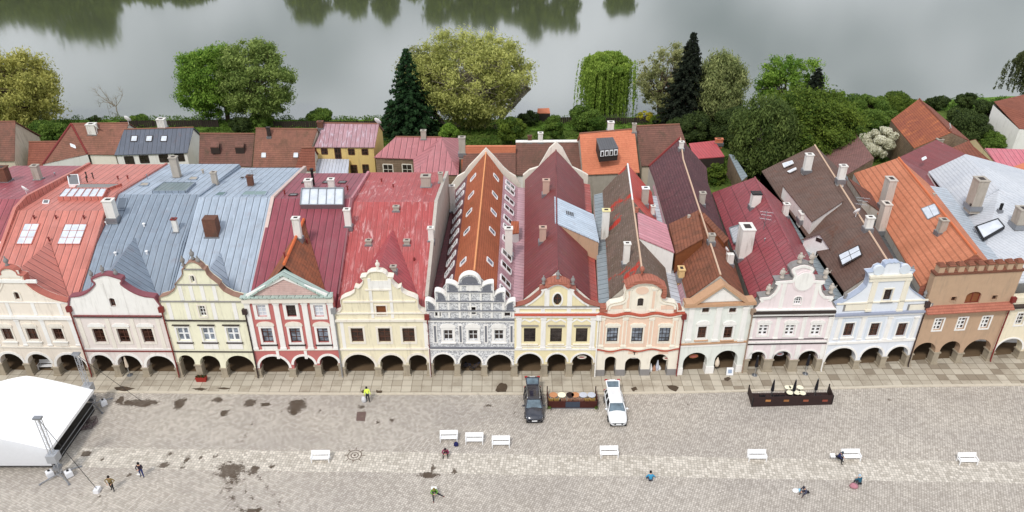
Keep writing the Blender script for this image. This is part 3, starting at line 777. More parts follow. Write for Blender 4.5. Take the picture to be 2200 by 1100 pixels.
f.wall(); f.band(658, .12, .14, GREYST); f.band(675, .14, .26, plain('red_ledge', (190, 92, 72), .7)); f.band(678.5, .2, .18, WHITE); f.band(750, .2, .1, WHITE)
f.band(661, .18, .1, WHITE); f.band(671, .14, .08, WHITE)
f.strips([(1115, 715), (1167, 715), (1222.7, 715), (1273, 715)], .5, 682, 748, .08, WHITE, cap=.22)
f.strips([(1175, 642), (1224, 642)], .5, 619, 657, .07, WHITE)
f.strips([(1112, 666), (1166, 666), (1222, 666), (1276, 666)], .4, 662, 671, .06, WHITE)
for xc in (1138, 1194.5, 1249.5):
    u, z = f.uz(xc, 690); f.ribbon([(u-1.0, z-.1), (u-.5, z+.25), (u, z-.05), (u+.5, z+.25), (u+1.0, z-.1)], .16, .06, WHITE)
    u, z = f.uz(xc, 743); f.ribbon([(u-1.2, z+.1), (u-.8, z-.1), (u+.8, z-.1), (u+1.2, z+.1)], .1, .05, WHITE)
f.inset_ribbon(.16, .2, .1, WHITE, 9.0)
f.coping(TC, t=.34, w=1.1, front=.3, back=.95, seg=(9, 16))
f.coping(plain('dark_line_coping', (150, 90, 76), .8), t=.1, w=.8, seg=(0, 10), name='coping'); f.coping(plain('dark_line_coping2', (150, 90, 76), .8), t=.1, w=.8, seg=(15, 30), name='coping')
for x, y in ((1168, 612), (1199, 601), (1231, 613)): f.finial(x, y+1, 1.0)
f.arcade(); f.drainpipe(f.W-.05, 7.6, WHITE); FG = f
# ---------------------------------------------------------------- H peach rococo
PH = plaster('peach_plaster', (238, 200, 172), .2); PHC = plaster('cream_stucco', (240, 230, 210), .2)
rH, f = house(7, 'peach and cream rococo house with wavy red ledges and orange tiled gable cap', PHC)
f.outline([(1303, 669), (1304, 664), (1306, 657), (1312, 652), (1322, 650), (1333, 648), (1341, 644), (1344, 637), (1343, 628), (1345, 618), (1351, 616), (1360, 610), (1370, 606), (1380, 604.5)], 'L', cen=None)
o = f.out; e = .75
f.out = [(0, o[0][1]-.02), (e, o[0][1]-.02)]+[(max(u, e), z) for u, z in o[1:-1]]+[(f.W-e, o[0][1]-.02), (f.W, o[0][1]-.02)]
f.arches([1280, 1331, 1384, 1450], [766, 768, 761], pw=[.9, .95, .95, .9], endw=.95, base=.9, basemat=GREYST)
for xc in (1315.5, 1368.7, 1427.6): f.window(xc, 703.5, 735, 24, GBLUE, FDARK, (3, 4), PHC, surw=.14, hood='scroll', hoodmat=PHC, bars=.04)
f.window(1376, 640, 658.5, 13, GDARK, FDARK, (1, 1), PHC, arch=True, surw=.12)
f.wall()
def wave(f, py, h, proud, mat, amp=.13, n=3, name='wavy_cornice'):
    z = f.z_at(f.W/2, py); P = [(f.W*k/36, z+amp*math.cos(2*math.pi*n*(k/36-.5)+math.pi)) for k in range(37)]; P[0] = (-.05, P[0][1]); P[-1] = (f.W+.05, P[-1][1])
    f.ribbon(P, h, proud, mat, name)
wave(f, 673.5, .17, .3, plain('brick_red_ledge', (178, 88, 68), .8)); wave(f, 677, .2, .22, PHC); wave(f, 751, .13, .18, plain('brick_red_ledge2', (178, 88, 68), .8)); wave(f, 748, .16, .12, PHC)
for xc, w_ in ((1315.5, 2.1), (1368.7, 1.9), (1427.6, 2.1)):    # peach fields round the windows
    u, z = f.uz(xc, 717); z1_ = f.z_at(u, 682); z0_ = f.z_at(u, 745)
    hol = [h for h in f.holes if abs((h[0][0]+h[1][0])/2-u) < .6 and z0_ < h[0][1] < z1_]
    mb = MB(); f.prism(mb, [(u-w_/2-.2, z0_), (u+w_/2+.2, z0_), (u+w_/2+.2, z1_), (u-w_/2-.2, z1_)], 0, .03, 0, hol); part('plaster_field', mb, PH, rH)
f.strips([(1292, 715), (1341, 715), (1397, 715), (1447, 715)], .5, 681, 745, .1, PHC, cap=.26, inner=PH)
f.strips([(1350, 640), (1404, 641)], .5, 618, 668, .09, PHC, cap=.22, inner=PH)
f.panel(1380, 624, 1.3, .9, .06, PH, 'oval', sur=PHC); f.panel(1324, 659, 1.3, .45, .05, PH); f.panel(1434, 660, 1.3, .45, .05, PH)
for xc in (1309, 1360, 1425): f.panel(xc, 757.5, 1.0, .28, .05, PH)
f.inset_ribbon(.2, .22, .12, PHC, 8.4)
f.coping(TC, t=.4, w=1.2, front=.4, back=.9, seg=(10, 21)); f.coping(PHC, t=.1, seg=(2, 11), name='coping'); f.coping(PHC, t=.1, seg=(20, 29), name='coping')
for x in (1297, 1456):
    u, z = f.uz(x, 664); mb = MB(); f.box(mb, max(0, u-.38), min(f.W, u+.38), z-.35, z+.2, -.8, .1); part('tiled_pier', mb, TC, rH)
f.finial(1380, 592, .9, TC, 'ball'); f.arcade(); f.drainpipe(f.W+.02, 7.6, PIPE_R)
u, z = f.uz(1363, 757); mb = MB(); f.box(mb, u-.04, u+.04, z-.25, z+.3, .05, .1); f.box(mb, u-.18, u+.18, z+.05, z+.13, .05, .1); part('iron_cross', mb, BLACK, rH); FH = f
# ---------------------------------------------------------------- I green-white with pediment
PI = plaster('pale_mint_plaster', (226, 229, 220), .3); BRB = plain('tan_ledge', (190, 150, 118), .85)
rI, f = house(8, 'pale mint and white house with triangular pediment, two arches and rusty tiled roof', PI)
f.outline([(1475, 652), (1500, 641), (1557, 610)], 'L'); zt = f.z_at(f.W/2, 612); ze = f.z_at(f.W/2, 651)
f.out = [(0, ze), (.9, ze), (f.W/2, zt), (f.W-.9, ze), (f.W, ze)]
f.arches([1453, 1522.6, 1592], [757.5, 753], pw=.8, endw=.65, base=1.0, basemat=WHITE)
for xc in (1516, 1574): f.window(xc, 661, 672, 16, GBRN, FBROWN, (2, 1), WHITE, surw=.1)
for xc in (1508, 1564): f.window(xc, 701, 727, 19, GBRN, FBROWN, (2, 3), WHITE, surw=.16, hood='arch', hoodmat=WHITE, sill=BRB)
f.wall(); f.band(651.5, .3, .4, BRB, ext=.1); f.band(736, .14, .16, BRB); f.band(741, .2, .08, WHITE)
mb = MB(); f.prism(mb, [(1.7, ze+.25), (f.W-1.7, ze+.25), (f.W/2, zt-.35)], 0, .1); part('pediment_relief', mb, WHITE, rI)
f.coping(BRB, t=.3, w=1, front=.42, back=.75)
f.strips([(1482, 697), (1540, 697), (1596, 697)], .55, 658, 732, .1, WHITE, cap=.3)
f.arcade(); f.drainpipe(f.W, 7.8, plain('tan_pipe', (150, 128, 110))); FI = f
# ---------------------------------------------------------------- J pink
PJ = plaster('blush_plaster', (236, 218, 219), .2)
rJ, f = house(9, 'blush pink and white baroque house with scrolled gable and oval medallion', PJ)
f.outline([(1618, 667), (1619, 664), (1627, 657), (1634, 648), (1632, 639), (1652, 637), (1662, 629), (1668, 620), (1671, 613), (1666, 604), (1703, 601), (1706, 593), (1701, 586), (1700, 579), (1706, 574), (1718, 570), (1735, 568)], 'L')
f.out[0] = (0, f.out[0][1]); o = f.out
f.arches([1594, 1646, 1700, 1761], [755, 754, 753], pw=.85, endw=.55, trim=WHITE, trimw=.18)
for xc in (1640, 1697, 1753): f.window(xc, 698, 720, 20, GDARK, FWHITE, (2, 3), WHITE, surw=.2, hood='scroll', hoodmat=WHITE, bars=.16)
f.window(1714, 637, 654, 16, GDARK, FWHITE, (3, 3), WHITE, arch=True, surw=.08, bars=.07)
f.wall(); f.band(668.5, .28, .34, FDARK); f.band(664, .14, .2, WHITE); f.band(674, .22, .22, WHITE); f.band(677.5, .06, .26, FDARK); f.band(734, .2, .1, WHITE); f.band(728, .05, .12, FDARK); f.band(738, .05, .12, FDARK)
f.strips([(1614, 705), (1669, 705), (1725, 705), (1780, 705)], .42, 680, 727, .07, WHITE, cap=.16)
f.strips([(1612, 752), (1660, 752), (1714, 752), (1772, 752)], .5, 741, 770, .05, WHITE)
f.strips([(1680, 640), (1750, 640)], .4, 606, 662, .05, WHITE)
f.inset_ribbon(.2, .26, .09, WHITE, 8.6)
f.panel(1727, 604, 1.9, 2.1, .14, WHITE, 'oval', sur=PJ, name='medallion')
f.coping(GREYST, t=.12, w=.9, front=.02, back=.9)
for x, y, k in ((1652, 634, 'bush'), (1682, 600, 'bush'), (1720, 567, 'bush'), (1745, 567, 'bush'), (1775, 600, 'bush'), (1787, 632, 'bush')): f.finial(x, y, 1.15, plaster('statue_stone', (190, 178, 166), .8), 'statue', sc_=1.0)
f.arcade(doors=3); f.drainpipe(f.W, 7.6, WHITE, hopper=False); FJ = f
# ---------------------------------------------------------------- K ice blue
PK = plaster('ice_blue_plaster', (224, 228, 236), .12); KY = plaster('cream_trim', (236, 226, 204), .15); KB = plaster('blue_field', (210, 218, 228), .2)
rK, f = house(10, 'ice blue and white house with scrolled cream gable, left neighbour of the brown house', PK)
f.outline([(1804, 672), (1806, 650), (1821, 648), (1821, 644), (1835, 636), (1850, 626), (1862, 615), (1866, 605), (1868, 594), (1864, 586), (1880, 584), (1884, 577), (1893, 573), (1901, 575), (1904, 568), (1910, 565), (1916, 566), (1926, 564)], 'L')
f.out = [(0, f.out[0][1]+.9)]+[p for p in f.out[3:-3]]+[(f.W, f.out[0][1]+.9)]
f.arches([1766, 1836.5, 1893, 1947], [747, 746, 744], trim=WHITE, trimw=.22)
for xc in (1823, 1878, 1936.5): f.window(xc, 693.5, 722, 21, GBRN, FBROWN, (2, 2), WHITE, surw=.14, apron=.28, sill=WHITE)
f.window(1907, 621, 645, 18, GBRN, FDARK, (2, 3), KY, surw=.14, sill=GREYST)
f.wall(); f.band(671, .2, .34, plain('blue_grey_ledge', (150, 156, 174), .7)); f.band(675, .26, .2, WHITE); f.band(733, .26, .14, WHITE); f.band(648, .16, .12, KY)
for xc in (1823, 1878, 1936.5):
    u, z = f.uz(xc, 707); z1_ = f.z_at(u, 683); z0_ = f.z_at(u, 729); hol = [h for h in f.holes if abs((h[0][0]+h[1][0])/2-u) < .6 and z0_ < h[0][1] < z1_]
    mb = MB(); f.prism(mb, [(u-.95, z0_), (u+.95, z0_), (u+.95, z1_), (u-.95, z1_)], 0, .03, 0, hol); part('plaster_field', mb, KB, rK)
f.strips([(1800, 707), (1850, 707), (1906, 707), (1962, 707)], .45, 680, 729, .07, WHITE, cap=.16)
f.strips([(1875, 626), (1943, 626)], .55, 596, 668, .12, KY, cap=.3)
f.panel(1839, 660, 2.3, .75, .07, KY, sur=GREYST); f.panel(1976, 660, 2.3, .75, .07, KY, sur=GREYST)
zz = f.z_at(f.W/2, 590); mb = MB(); f.box(mb, f.W/2-2.2, f.W/2+2.2, zz-.2, zz+.05, 0, .3); f.box(mb, f.W/2-2.1, f.W/2+2.1, zz-.7, zz-.2, 0, .16); part('cornice', mb, [KY], rK)
for s_ in (-1, 1):
    mb = MB(); u = f.W/2+s_*1.35; f.prism(mb, [(u+.55*math.cos(2*math.pi*k/16), zz+.6+.55*math.sin(2*math.pi*k/16)) for k in range(16)], -.2, .12); part('scroll', mb, KB, rK)
f.coping(plain('blue_coping', (168, 178, 196), .7), t=.1, w=.7, front=.06)
for x, y in ((1818, 644), (1962, 588), (1990, 640)): f.finial(x, y, .8)
f.arcade(); f.drainpipe(f.W, 8.0, PIPE_D); FK = f
# ---------------------------------------------------------------- L brown battlemented
PL = plaster('sgraffito_brown_plaster', (192, 156, 122), .35, .12)
rL, f = house(11, 'brown battlemented house with tiled merlons and red tiled ledge, near the right edge', PL)
zt = f.z_at(f.W/2, 583); f.out = [(0, zt), (f.W, zt)]
f.arches([1949, 2004, 2056, 2122], [736, 733, 729], pmat=STONE)
for xc, a, b in ((2015.5, 685, 709), (2065.6, 682.5, 707), (2117, 680, 705)): f.window(xc, a, b, 18, GDARK, FWHITE, (2, 3), WHITE, surw=.16, bars=.13)
f.window(2048.5, 637, 647, 12, GDARK, FBROWN, (2, 2), PL, surw=.05); f.window(2136, 634, 644, 12, GDARK, FBROWN, (2, 2), PL, surw=.05)
f.window(2091, 627, 652, 34, SHUT, PIPE_R, (2, 1), None, arch=True, label='brown arched loft shutter')
f.wall()
z = f.z_at(f.W/2, 660); mb = MB(); mb.hexa([f.pt(-.05, z-.3, 0), f.pt(f.W+.05, z-.3, 0), f.pt(f.W+.05, z-.2, .75), f.pt(-.05, z-.2, .75)], [f.pt(-.05, z+.45, 0), f.pt(f.W+.05, z+.45, 0), f.pt(f.W+.05, z-.1, .75), f.pt(-.05, z-.1, .75)]); part('tiled_ledge', mb, TC, rL)
mb = MB(); f.box(mb, -.1, f.W+.1, zt-.2, zt+.02, -.8, .12); part('cornice', mb, tile('brown_ledge_tile', (150, 92, 68), (130, 80, 62), (90, 66, 56), .4, .2, .25), rL)
TM = tile('merlon_cap_tile', (158, 92, 66), (130, 78, 58), (100, 72, 60), .5, .2, .18)
for k in range(9):
    u = f.W*(k+.5)/9; mb = MB(); f.box(mb, u-.3, u+.3, zt+.03, zt+.75, -.7, 0)
    mo = part('merlon', mb, PL, rL); mb = MB()
    mb.hexa([f.pt(u-.38, zt+.76, .1), f.pt(u+.38, zt+.76, .1), f.pt(u+.38, zt+.76, -.8), f.pt(u-.38, zt+.76, -.8)], [f.pt(u-.36, zt+.82, .08), f.pt(u+.36, zt+.82, .08), f.pt(u+.2, zt+1.1, -.45), f.pt(u-.2, zt+1.1, -.45)])
    part('merlon_cap', mb, TM, mo)
    if k < 8:
        mb = MB(); u2 = f.W*(k+1)/9; mb.hexa([f.pt(u2-.24, zt+.03, .06), f.pt(u2+.24, zt+.03, .06), f.pt(u2+.24, zt+.03, -.7), f.pt(u2-.24, zt+.03, -.7)], [f.pt(u2-.2, zt+.06, .04), f.pt(u2+.2, zt+.06, .04), f.pt(u2+.1, zt+.34, -.35), f.pt(u2-.1, zt+.34, -.35)]); part('tile_cap', mb, TM, rL)
f.arcade(); f.drainpipe(f.W, 8.0, PIPE_R); FL = f
# ---------------------------------------------------------------- M cream at the right edge
PM = plaster('ivory_block_plaster', (236, 222, 190), .3)
rM, f = house(12, 'ivory house cut off by the right edge with block-patterned front, beside the brown battlemented house', PM)
zt = f.z_at(0.5, 640); f.out = [(0, zt), (f.W, zt)]
f.arches([2124, 2190, 2258, 2330], [727, 724, 720], trim=WHITE, trimw=.18)
for xc in (2192, 2250, 2310): f.window(xc, 672, 698, 18, GDARK, FWHITE, (2, 3), WHITE, surw=.16)
f.wall(); f.band(655, .2, .2, OFFWHITE)
for k in range(9):
    z = .4+zt-3.6+k*.38
    if z < zt-.2: mb = MB(); f.box(mb, 0.01, f.W-.01, z, z+.03, 0, .015); part('string_line', mb, OFFWHITE, rM)
f.band(650, .25, .5, PIPE_D); f.arcade(); FM = f
# ---------------------------------------------------------------- Z off the left edge
rZ, f = house(0, 'house beyond the left edge with magenta metal roof, glass roof light and satellite dish', WHITE, (-200, 802), (8, 806))
f.out = [(0, 8.6), (f.W, 8.6)]; f.arches([-200, -130, -60, 8], 758); f.wall(); f.arcade(); FZ = f
# ================================================================ roofs of the front row
def shed_profile(root, XLf, XRf, prof, mat, wallmat, front, gap=.03, sets=None, ends=0):
    r = Roof(root, front)
    for i in range(len(prof)-1):
        (y0, z0), (y1, z1) = prof[i], prof[i+1]
        r.add([(XLf(y0)+gap, y0, z0), (XRf(y0)-gap, y0, z0), (XRf(y1)-gap, y1, z1), (XLf(y1)+gap, y1, z1)], (sets or {}).get(i, mat), t=.12)
    L_ = [(XLf(y)+gap, y, z) for y, z in prof]; R_ = [(XRf(y)-gap, y, z) for y, z in prof]
    r.walls(R_+L_[::-1], wallmat)
    return r
def cross_gable(r, f, px, py, mat, half, zoff=0.0, mats=None):
    """small saddle roof between the gable and the main slope"""
    R1, n, o = r.hit(px, py); c = f.pt(f.W/2, 0, -.7); R0 = Vector((c.x, c.y, R1.z+zoff))
    out = []
    for s_, m in ((-1, 0), (1, 1)):
        q = f.pt(f.W/2+s_*half, 0, -.7); 
        d = Vector((0, 0, -1)); t = (r.panels[0][0][0]-q).dot(r.panels[0][1])/Vector((0, 0, 1)).dot(r.panels[0][1]); q = Vector((q.x, q.y, t+.12))
        a, b = R0+Vector((0, 0, .1)), R1+Vector((0, 0, .1))
        out.append(r.add([a, b, q], mats[m] if mats else mat, t=.08, name='cross_gable_roof'))
    # cheek behind the gable front
    return R0, R1

def ridge_cap(r, a, b, mat, rad=.1): r.ridge(a, b, mat, rad)
# --- Z
XZ0, XZ1 = LX(XB[0]-10.5, XB[0]-10, YB[0], 92), LX(XB[0], XB[0], YB[0], 92)
rz = shed_profile(rZ, XZ0, XZ1, [(YB[0]+.7, 8.4), (77.5, 14.6), (91.5, 12.6)], M_Z, CONC, YB[0])
# --- A
XA1 = LX(XB[1], XB[1]+.2, YB[1], 92)
ra = shed_profile(rA, XZ1, XA1, [(YB[0]+.7, 8.6), (75.2, 14.3), (91.3, 12.9)], M_A, M_A, YB[0])
cross_gable(ra, FA, 107, 520, M_A, 4.6)
# --- B, C
XBC = LX(XB[2], XB[2]+.2, YB[2], 92); XCD = LX(XB[3], XB[3]+.1, YB[3], 92)
rb = shed_profile(rB, XA1, XBC, [(YB[1]+.7, 8.2), (71.7, 12.1), (78.4, 14.75), (91.6, 12.8)], M_B, M_B, YB[1], sets={2: M_C})
cross_gable(rb, FB, 290, 512, M_B, 4.3)
rc = shed_profile(rC, XBC, XCD, [(YB[2]+.7, 8.2), (77.6, 14.75), (91.3, 12.4)], M_C, M_C, YB[2])
cross_gable(rc, FC, 474, 545, M_C, 3.0)
# --- D, E
XDE = LX(XB[4], XB[4]+.1, YB[4], 92); XEF = LX(XB[5]-.1, XB[5]+.9, YB[5], 96)
M_DT = tile('old_orange_tile', (178, 100, 62), (140, 84, 60), (104, 78, 64), .7, .33, .25, lw=.3)
rd = shed_profile(rD, XCD, XDE, [(YB[3]+.7, 8.6), (77.4, 14.7), (88, 13.1)], M_D, M_D, YB[3])
R0, R1 = cross_gable(rd, FD, 653, 474, M_DT, 3.9); ridge_cap(rd, R0+Vector((0, 0, .15)), R1+Vector((0, 0, .15)), plain('orange_ridge_tile', (206, 104, 58), .8), .17)
re_ = shed_profile(rE, XDE, XEF, [(YB[4]+.7, 8.0), (77.4, 14.3), (88.5, 13.0)], M_E, CONC, YB[4])
cross_gable(re_, FE, 844, 494, seam('red_cross_sheet', (182, 74, 80), .55, .5, (215, 160, 160)), 4.2)
# party wall parapets
def parapet(root, P, w_, mat, h=.35, below=.6, name='parapet'):
    mb = MB()
    for i in range(len(P)-1):
        a, b = Vector(P[i]), Vector(P[i+1]); up = Vector((0, 0, h)); dn = Vector((0, 0, -below)); sx = Vector((w_/2, 0, 0))
        mb.hexa([a-sx+dn, a+sx+dn, b+sx+dn, b-sx+dn], [a-sx+up, a+sx+up, b+sx+up, b-sx+up])
    part(name, mb, mat, root)
parapet(rA, [(XZ1(y), y, z) for y, z in ((66.5, 9), (75.2, 14.4), (77.5, 14.7), (91.4, 12.8))], .35, M_A, .3)
parapet(rA, [(XA1(y), y, z) for y, z in ((66.5, 8.9), (75.2, 14.3), (78.4, 14.8), (91.4, 12.9))], .22, M_A, .16)
parapet(rB, [(XBC(y), y, z) for y, z in ((66.5, 8.8), (71.7, 11.8), (78, 14.7), (91.4, 12.5))], .3, M_B, .14)
parapet(rC, [(XCD(y)+.1, y, z) for y, z in ((66.5, 8.8), (77.5, 14.7), (91.4, 12.4))], .38, plaster('pink_parapet', (206, 180, 170), .5), .22)
parapet(rD, [(XDE(y), y, z) for y, z in ((66.5, 8.9), (77.4, 14.6), (88.2, 13.1))], .34, seam('pink_parapet_sheet', (198, 120, 128), 2, .5, (230, 205, 205)), .22)
parapet(rE, [(XEF(y)-.15, y, z) for y, z in ((66.5, 8.6), (77.4, 14.3), (88.4, 13.0))], .36, CONC, .2, 4.5)
# furniture on Z, A
rz.skylight([(-40, 521), (36, 521), (24, 545), (-60, 545)], (6, 1), GWHITE, FWHITE)
rz.shed([(-60, 510, 14.9), (55, 508, 14.9), (40, 519, 14.2), (-60, 520, 14.2)], GREYST, M_Z, .8) if False else None
rz.chimney(80, 387, 357, 14, CHG); rz.chimney(6, 392, 362, 22, BRICK); rz.dish(58, 418, .5); rz.vent(118, 375, .2)
ra.skylight([(142, 411), (232, 411), (222, 430), (126, 430)], (6, 1), GWHITE, M_A, h=.45)
ra.skylight([(170, 399), (262, 399), (232, 409), (160, 409)], (1, 1), GREYST, M_A, h=.3)
ra.skylight([(54, 481), (86, 481), (68, 525), (35, 525)], (2, 3), None, M_A); ra.skylight([(141, 482), (188, 482), (172, 525), (123, 525)], (3, 3), None, M_A)
ra.chimney(239, 470, 432, 20, CHW); ra.skylight([(146, 381), (168, 380), (172, 402), (150, 402)], (1, 1), GDARK, FWHITE, h=.35)
for x, y in ((187, 382), (201, 384), (188, 392)): ra.vent(x, y, .7, .07, FDARK)
for x, y in ((254, 385), (275, 384), (68, 431), (74, 470), (121, 470), (181, 470), (106, 517)): ra.vent(x, y, .35, .08, PIPE_R)
ra.skylight([(94, 431), (106, 431), (104, 438), (92, 438)], (1, 1), GDARK, FWHITE)
# B, C
rb.skylight([(256, 426), (274, 426), (268, 452), (250, 452)], (1, 1), plain('hatch_grey', (96, 106, 118)), M_B)
rb.skylight([(352, 396), (420, 396), (400, 415), (328, 415)], (1, 1), seam('green_grey_hatch', (112, 128, 130), .5), M_B, h=.3)
rb.chimney(379, 382, 339, 15, CHG, pots=0); rb.chimney(378, 499, 471, 10, CHW, capmat=PIPE_R); rb.vent(317, 384, .5, .05)
for x, y in ((305, 397), (410, 384)): rb.skylight([(x, y-3), (x+16, y-3), (x+12, y+3), (x-6, y+3)], (1, 1), CHG, M_B)
for x, y in ((249, 548), (316, 545), (229, 482), (310, 486)): rb.vent(x, y, .3, .1, FWHITE)
rc.chimney(455, 510, 472, 28, BRICK, cap=False); rc.chimney(462, 398, 371, 11, CHG); rc.chimney(538, 400, 379, 12, BRICK, pots=0); rc.vent(438, 378, .8, .12, CHG)
rc.skylight([(470, 414), (487, 414), (480, 421), (460, 421)], (1, 1), plain('green_hatch', (100, 122, 122)), M_C); rc.skylight([(528, 412), (575, 412), (570, 420), (517, 420)], (2, 1), plain('green_hatch2', (130, 150, 148)), M_C)
rc.skylight([(518, 381), (528, 381), (524, 385), (514, 385)], (1, 1), FDARK, M_C)
# D
rd.skylight([(651, 413), (740, 412), (739, 448), (648, 448)], (5, 1), GWHITE, METAL, h=.75)
rd.chimney(640, 513, 470, 15, CHW); rd.chimney(663, 408, 388, 15, CHW); rd.chimney(712, 407, 386, 13, CHW); rd.chimney(748, 487, 451, 13, CHW)
mb = MB(); p, n, o = rd.hit(674, 398); mb.tube([p-Vector((0, 0, .3)), p+Vector((0, 0, 2.0))], .16, 8); mb.lathe([(.24, 0), (.24, .12)], p+Vector((0, 0, 2.0)), 8); part('flue_pipe', mb, BLACK, o)
for x in (652, 697, 730): rd.skylight([(x, 390), (x+15, 390), (x+11, 394), (x-4, 394)], (1, 1), GDARK, PIPE_D)
rd.skylight([(625, 417), (640, 417), (636, 421), (620, 421)], (1, 1), GDARK, PIPE_D)
for x, y in ((612, 417), (747, 408), (612, 552), (660, 522)): rd.vent(x, y, .45, .09, PIPE_R)
# E
re_.chimney(915, 403, 380, 20, CHG, cap=True); re_.chimney(947, 394, 372, 9, CHG); re_.chimney(926, 518, 490, 11, CHW)
for x, y in ((851, 454), (792, 527), (874, 527), (845, 583)): re_.chimney(x, y, y-10, 12, CHG, dpx=8)
for x, y in ((820, 390), (845, 402), (890, 560)): re_.vent(x, y, .3, .08, PIPE_R)
# --- F
YF = YB[5]
F0, F1 = Vector((-3.75, YF+.9, 12.6)), Vector((-3.46, 95.6, 12.8))
ePL0, ePL1 = Vector((-6.0, YF+.9, 10.1)), Vector((-5.95, 94.6, 9.9)); ePR0, ePR1 = Vector((-1.55, YF+.9, 10.1)), Vector((-1.15, 94.6, 9.9))
oL0, oL1 = Vector((-7.5, YF+.9, 7.6)), Vector((-7.5, 94.4, 8.0)); oR0, oR1 = Vector((.1, YF+.9, 7.9)), Vector((.8, 94.4, 8.2))
rf = Roof(rF, YF)
rf.add([F0, F1, ePL1, ePL0], M_FO); rf.add([F0, F1, ePR1, ePR0], M_FO)
rf.add([ePL0, ePL1, oL1, oL0], M_FL); rf.add([ePR0, ePR1, oR1, oR0], M_FR)
gl0, gl1 = Vector((XEF(YF)+.05, YF+.9, 7.5)), Vector((XEF(95)+.1, 94.4, 7.9)); xfg = LX(XB[6], XB[6]+1.2, YF, 95)
gr0, gr1 = Vector((xfg(YF)+.9, YF+.9, 7.8)), Vector((xfg(95)+.4, 94.4, 8.1))
rf.add([oL0, oL1, gl1, gl0], M_FL, name='gutter_roof'); rf.add([oR0, oR1, gr1, gr0], M_FR, name='gutter_roof')
rf.ridge(F0, F1, plain('pale_ridge_mortar', (222, 150, 100), .9), .1)
rf.walls([gl0, gr0, gr1, gl1], CONC)
# back gable of F with white scrolled edge
mb = MB(); P = [(-8.3, 8.0), (-7.4, 9.3), (-6.4, 9.9), (-5.9, 10.7), (-4.6, 12.1), (-3.46, 13.4), (-2.3, 12.1), (-1.2, 10.7), (-.4, 9.9), (.5, 9.3), (1.2, 8.0)]
for i in range(len(P)-1):
    (x0, z0), (x1, z1) = P[i], P[i+1]; mb.hexa([(x0, 95.4, 4), (x1, 95.4, 4), (x1, 95.9, 4), (x0, 95.9, 4)], [(x0, 95.4, z0), (x1, 95.4, z1), (x1, 95.9, z1), (x0, 95.9, z0)])
part('rear_gable', mb, OFFWHITE, rF)
for i in range(5):   # roof windows in the orange tiles
    t = [.13, .36, .52, .68, .86][i]
    for a0, a1, b0, b1, s_ in ((F0, F1, ePL0, ePL1, -1), (F0, F1, ePR0, ePR1, 1)):
        def q(tt, k): return (a0.lerp(a1, tt)).lerp(b0.lerp(b1, tt), k)
        c = [q(t, .48), q(t+.028, .48), q(t+.028, .74), q(t, .74)]; n = newell(c); n = n if n.z > 0 else -n
        mb = MB(); mb.hexa([x-n*.05 for x in c], [x+n*.07 for x in c]); o = part('roof_window', mb, GBLUE, rf.panels[0 if s_ < 0 else 1][2]); mb = MB()
        for k in range(4):
            A, B = c[k], c[(k+1) % 4]; d = (B-A).normalized(); sd_ = d.cross(n)*.06; mb.hexa([A-sd_, B-sd_, B+sd_, A+sd_], [x+n*.1 for x in (A-sd_, B-sd_, B+sd_, A+sd_)])
        part('window_frame', mb, FWHITE, o)
def dormer_row(r, a0, a1, b0, b1, ts, panel, k0=.12, k1=.8, wd=.035, flip=False):
    """low dormers with upright glass along a steep side slope (a = upper edge, b = eave)"""
    for t in ts:
        def q(tt, k): return (a0.lerp(a1, tt)).lerp(b0.lerp(b1, tt), k)
        u0, u1, l0, l1 = q(t, k0), q(t+wd, k0), q(t, k1), q(t+wd, k1)
        h = (u0.z-l0.z)*.62; up = Vector((0, 0, h)); inw = (u0-l0)*.12
        L0, L1 = l0+inw, l1+inw
        mb = MB(); mb.hexa([L0-Vector((0, 0, .3)), L1-Vector((0, 0, .3)), u1-Vector((0, 0, 1)), u0-Vector((0, 0, 1))], [L0+up, L1+up, u1, u0])
        o = part('side_dormer', mb, FWHITE, r.panels[panel][2])
        ou = (l0-u0); ou.z = 0; ou.normalize(); n_ = 3
        for j in range(n_):
            A = (L0+ou*.03).lerp(L1+ou*.03, (j+.1)/n_); B = (L0+ou*.03).lerp(L1+ou*.03, (j+.9)/n_)
            mb = MB(); z0, z1 = Vector((0, 0, .12)), Vector((0, 0, h-.15)); mb.hexa([A+z0-ou*.1, B+z0-ou*.1, B+z0, A+z0], [A+z1-ou*.1, B+z1-ou*.1, B+z1, A+z1]); part('pane', mb, GDARK, o)
        mb = MB(); mb.slab([L0+up+ou*.15, L1+up+ou*.15, u1+Vector((0, 0, .1)), u0+Vector((0, 0, .1))], .07); part('dormer_roof', mb, M_FL if panel == 2 else M_FR, o)
def face_windows(r, a0, a1, b0, b1, ts, panel, rows=((.15, .42), (.52, .82)), wd=.02):
    for t in ts:
        for k0, k1 in rows:
            def q(tt, k): return (a0.lerp(a1, tt)).lerp(b0.lerp(b1, tt), k)
            c = [q(t, k0), q(t+wd, k0), q(t+wd, k1), q(t, k1)]; n = newell(c); n = n if n.z > 0 else -n
            mb = MB(); mb.hexa([x-n*.05 for x in c], [x+n*.12 for x in c]); o = part('roof_window', mb, GDARK, r.panels[panel][2]); mb = MB()
            for k in range(4):
                A, B = c[k], c[(k+1) % 4]; d = (B-A).normalized(); sd_ = d.cross(n)*.055; mb.hexa([A-sd_, B-sd_, B+sd_, A+sd_], [x+n*.16 for x in (A-sd_, B-sd_, B+sd_, A+sd_)])
            A, B = (c[0]+c[3])/2, (c[1]+c[2])/2; d = (B-A).normalized(); sd_ = d.cross(n)*.04; mb.hexa([A-sd_, B-sd_, B+sd_, A+sd_], [x+n*.15 for x in (A-sd_, B-sd_, B+sd_, A+sd_)])
            part('window_frame', mb, FWHITE, o)
